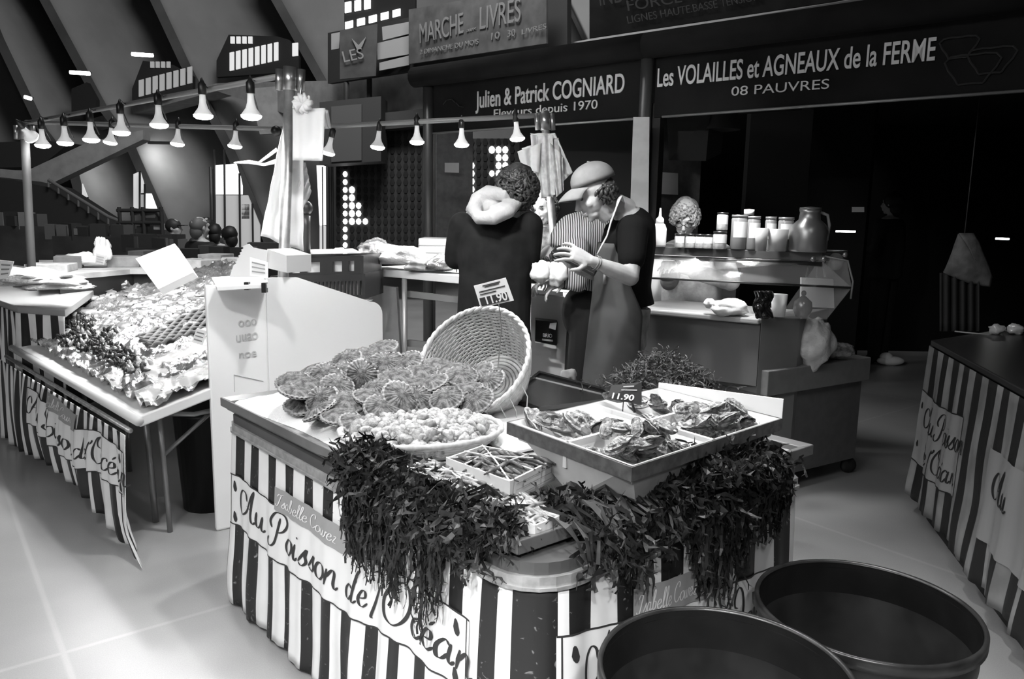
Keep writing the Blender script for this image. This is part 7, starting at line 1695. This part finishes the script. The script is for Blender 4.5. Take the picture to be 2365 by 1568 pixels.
def behind_people():
    # face glimpsed between jacket and bags
    def bust(hx, hy, Y, s, fwd, up, lab, hair_m, coat_m, extra=None, sd=3, ncurl=260, hr=(.088, .10, .095), cone=lambda d: d.y < .35, shoulder=.19, lean=(0, 0)):
        hc = at(hx, hy, Y); t = thing('person', (hc.x, hc.y+.05, 0), label=lab, cat='person'); Mh = frame_of(hc, fwd, up); g = MB(); add_head(g, Mh, s)
        f2 = V((fwd[0], fwd[1], 0)).normalized(); side = V((-f2.y, f2.x, 0)); nk = hc-f2*.06*s+V((lean[0], lean[1], -.13*s)); U = f2
        z0 = nk.z; c = nk
        torso(g, [nk, nk+V((0, 0, -.07)), nk+V((0, 0, -.25)), nk+V((0, 0, -.45)), nk+V((0, 0, -.6))], [(.06, .055), (shoulder*.9, .08), (shoulder*.9, .11), (shoulder*.8, .10), (shoulder*.85, .12)], U)
        zl = nk.z-.6
        for sg in (-1, 1): q = V((nk.x, nk.y, 0))+side*.09*sg; limb(g, [q+V((0, 0, zl)), q+V((0, 0, zl*.5)), q+V((0, 0, .08))], [.08, .055, .04]); g.ell(q+f2*.05+V((0, 0, .045)), (.06, .06, .045), 10, 6)
        arms = extra or [[nk+side*.17*sg+V((0, 0, -.1)), nk+side*.22*sg+V((0, 0, -.36)), nk+side*.12*sg+f2*.22+V((0, 0, -.40))] for sg in (-1, 1)]
        for sg, (a, b, w) in zip((-1, 1), arms): limb(g, [a, b], [.05, .04]); limb(g, [b, w], [.04, .027]); add_hand(g, w, (w-b), V((0, 0, -1)), sg, .6)
        remesh(g, 'body', SKIN, t, .007, 2); eyes(Mh, t, s)
        g = MB(); torso(g, [nk+V((0, 0, -.01)), nk+V((0, 0, -.07)), nk+V((0, 0, -.25)), nk+V((0, 0, -.45)), nk+V((0, 0, -.62))], [(.075, .07), (shoulder, .10), (shoulder*1.02, .13), (shoulder*.98, .13), (shoulder*1.05, .14)], U)
        for a, b, w in arms: limb(g, [a, b], [.066, .06]); limb(g, [b, b.lerp(w, .75)], [.058, .046])
        remesh(g, 'jacket', coat_m, t, .009, 3)
        g = MB()
        for sg in (-1, 1): q = V((nk.x, nk.y, 0))+side*.09*sg; limb(g, [q+V((0, 0, zl)), q+V((0, 0, zl*.5)), q+V((0, 0, .09))], [.10, .075, .06])
        remesh(g, 'trousers', SOFTBLACK, t, .012, 2)
        for sg in (-1, 1): g = MB(); q = V((nk.x, nk.y, 0))+side*.09*sg+f2*.05; g.ell(q+V((0, 0, .045)), (.07, .07, .045), 12, 6); g.build('shoe', BLACK, t, True)
        g = MB(); curls(g, Mh, tuple(x*s for x in hr), ncurl, sd, L=.05, w=.008, cone=cone); g.ell(Mh @ V((0, -.025, .03)), (.084*s, .096*s, .086*s), 16, 10, M=Mh.to_3x3().to_4x4(), jit=.1); g.build('hair', hair_m, t, True)
        return t, Mh
    bust(1257, 478, 5.35, .95, (-.55, -.8, -.35), (-.2, 0, 1), 'person with a curly fringe glimpsed behind the slim pole and the white bags', mat('curly_hair_mid', .03, .5, v2=.16, scale=50), mat('patterned_jacket', .03, .8, v2=.2, scale=20), sd=5)
    a = [[at(1668, 585, 4.95), at(1688, 650, 4.75), at(1575, 622, 4.60)], [at(1560, 580, 5.15), at(1545, 650, 5.0), at(1545, 615, 4.68)]]
    t, Mh = bust(1582, 500, 5.0, 1.0, (-.25, -.85, -.62), (-.1, -.45, .9), 'person with tousled short hair and grey jacket looking down behind the glass case', mat('tousled_hair', .10, .5, v2=.34, scale=60), mat('grey_jacket', .20, .8, v2=.42, scale=9, bump=.3), extra=a, sd=8, ncurl=300, hr=(.082, .10, .10), cone=lambda d: d.z > -.1 and d.y < .8, lean=(.09, .14), shoulder=.21)
    g = MB(); 
    for sx in (-1, 1): g.tube([Mh @ V((sx*.03+.022*cos(q), .102, .003+.016*sin(q))) for q in [2*pi*k/12 for k in range(13)]], .002, 5)
    g.tube([Mh @ V((-.008, .102, .005)), Mh @ V((.008, .102, .005))], .002, 5); g.build('glasses', BLACK, t, True)
    g = MB(); q = [at(1535, 622, 4.55), at(1562, 600, 4.6), at(1574, 606, 4.6), at(1550, 632, 4.55)]; g.hexa(q, [p+V((0, .012, .004)) for p in q]); g.build('phone', BLACK, None, label='black phone held behind the glass case', cat='phone')
    g = MB(); c = at(1542, 645, 4.62); g.ell(c, (.045, .03, .014), 14, 8); g.build('camera_pouch', BLACK, None, True, label='small dark pouch held below the phone behind the glass case', cat='pouch')
    # distant people
    def far(x, y, Y, lab, fwd, hair_v, coat_v, s=1.0, cap=False):
        hc = at(x, y, Y); t = thing('person', (hc.x, hc.y, 0), label=lab, cat='person'); f = V(fwd).normalized(); side = V((-f.y, f.x, 0)); Mh = frame_of(hc, f, (0, 0, 1))
        g = MB(); add_head(g, Mh, s); nk = hc+V((0, 0, -.13))
        torso(g, [nk, nk+V((0, 0, -.06)), nk+V((0, 0, -.3)), nk+V((0, 0, -.6))], [(.05, .05), (.17, .08), (.17, .10), (.15, .11)], f)
        zl = nk.z-.58
        for sg in (-1, 1): q = V((nk.x, nk.y, 0))+side*.09*sg; limb(g, [q+V((0, 0, zl)), q+V((0, 0, .08))], [.08, .045]); b = nk+side*.24*sg+V((0, 0, -.36)); w = b+f*.2+V((0, 0, .02)); limb(g, [nk+side*.17*sg+V((0, 0, -.1)), b, w], [.05, .04, .028]); add_hand(g, w, f, V((0, 0, -1)), sg, .5)
        remesh(g, 'body', SKIN, t, .012, 1)
        g = MB(); torso(g, [nk+V((0, 0, -.02)), nk+V((0, 0, -.07)), nk+V((0, 0, -.3)), nk+V((0, 0, -.65))], [(.07, .06), (.20, .10), (.22, .15), (.21, .15)], f)
        for sg in (-1, 1): b = nk+side*.25*sg+V((0, 0, -.36)); limb(g, [nk+side*.18*sg+V((0, 0, -.1)), b, b+f*.16], [.075, .065, .05])
        remesh(g, 'coat', mat('far_coat_%s' % coat_v, coat_v, .85), t, .014, 3)
        g = MB()
        for sg in (-1, 1): q = V((nk.x, nk.y, 0))+side*.09*sg; limb(g, [q+V((0, 0, zl)), q+V((0, 0, .09))], [.10, .06]); g.ell(q+f*.04+V((0, 0, .045)), (.07, .07, .045), 10, 6)
        remesh(g, 'trousers', SOFTBLACK, t, .014, 2)
        g = MB(); g.ell(Mh @ V((0, -.02, .03)), (.09, .105, .095), 16, 10, M=Mh.to_3x3().to_4x4(), jit=.12); 
        if not cap: g.ell(Mh @ V((0, -.06, -.05)), (.075, .06, .09), 12, 8)
        g.build('cap' if cap else 'hair', mat('far_hair_%s' % hair_v, hair_v, .6), t, True)
        if cap: g = MB(); g.box(Mh @ V((0, .12, .035)), (.1, .1, .01), math.atan2(f.y, f.x)-pi/2); g.build('cap_peak', BLACK, t)
        return t
    far(403, 526, 10.6, 'distant person in a dark peaked cap seen side on', (1, -.1, 0), .02, .018, cap=True)
    far(462, 526, 9.3, 'distant person with light-streaked hair and broad dark back', (.5, .85, 0), .10, .010, 1.1)
    far(478, 522, 11.0, 'distant person mostly hidden behind the streaked-haired one', (.3, -.9, 0), .012, .015)
    far(497, 538, 10.1, 'distant dark-haired person in the middle of the group', (-.2, .95, 0), .006, .02)
    far(528, 545, 9.4, 'distant long-haired person at the end of the group, beside the white cloths', (-.8, .6, 0), .005, .006)
    t = far(2060, 470, 8.2, 'person in dark clothes and white trainer standing in the shade beyond the stalls', (-.6, .8, 0), .006, .006)
    p = at(2048, 815, 8.2); p.z = 0
    g = MB(); g.ell((p.x, p.y-.1, .05), (.15, .07, .05), 16, 8); g.ell((p.x-.05, p.y-.1, .09), (.07, .055, .05), 12, 8); g.build('trainer', mat('trainer_white', .8, .5), t, True)
behind_people()
# crumpled paper on the plinth
g = MB(); c = at(1312, 868, 4.05)
g.ell(c, (.045, .03, .035), 16, 10, jit=.7, sd=3); g.build('crumpled_paper', mat('crumple_grey', .45, .8), None, True, label='crumpled pale paper behind the far end of the black tray', cat='paper')
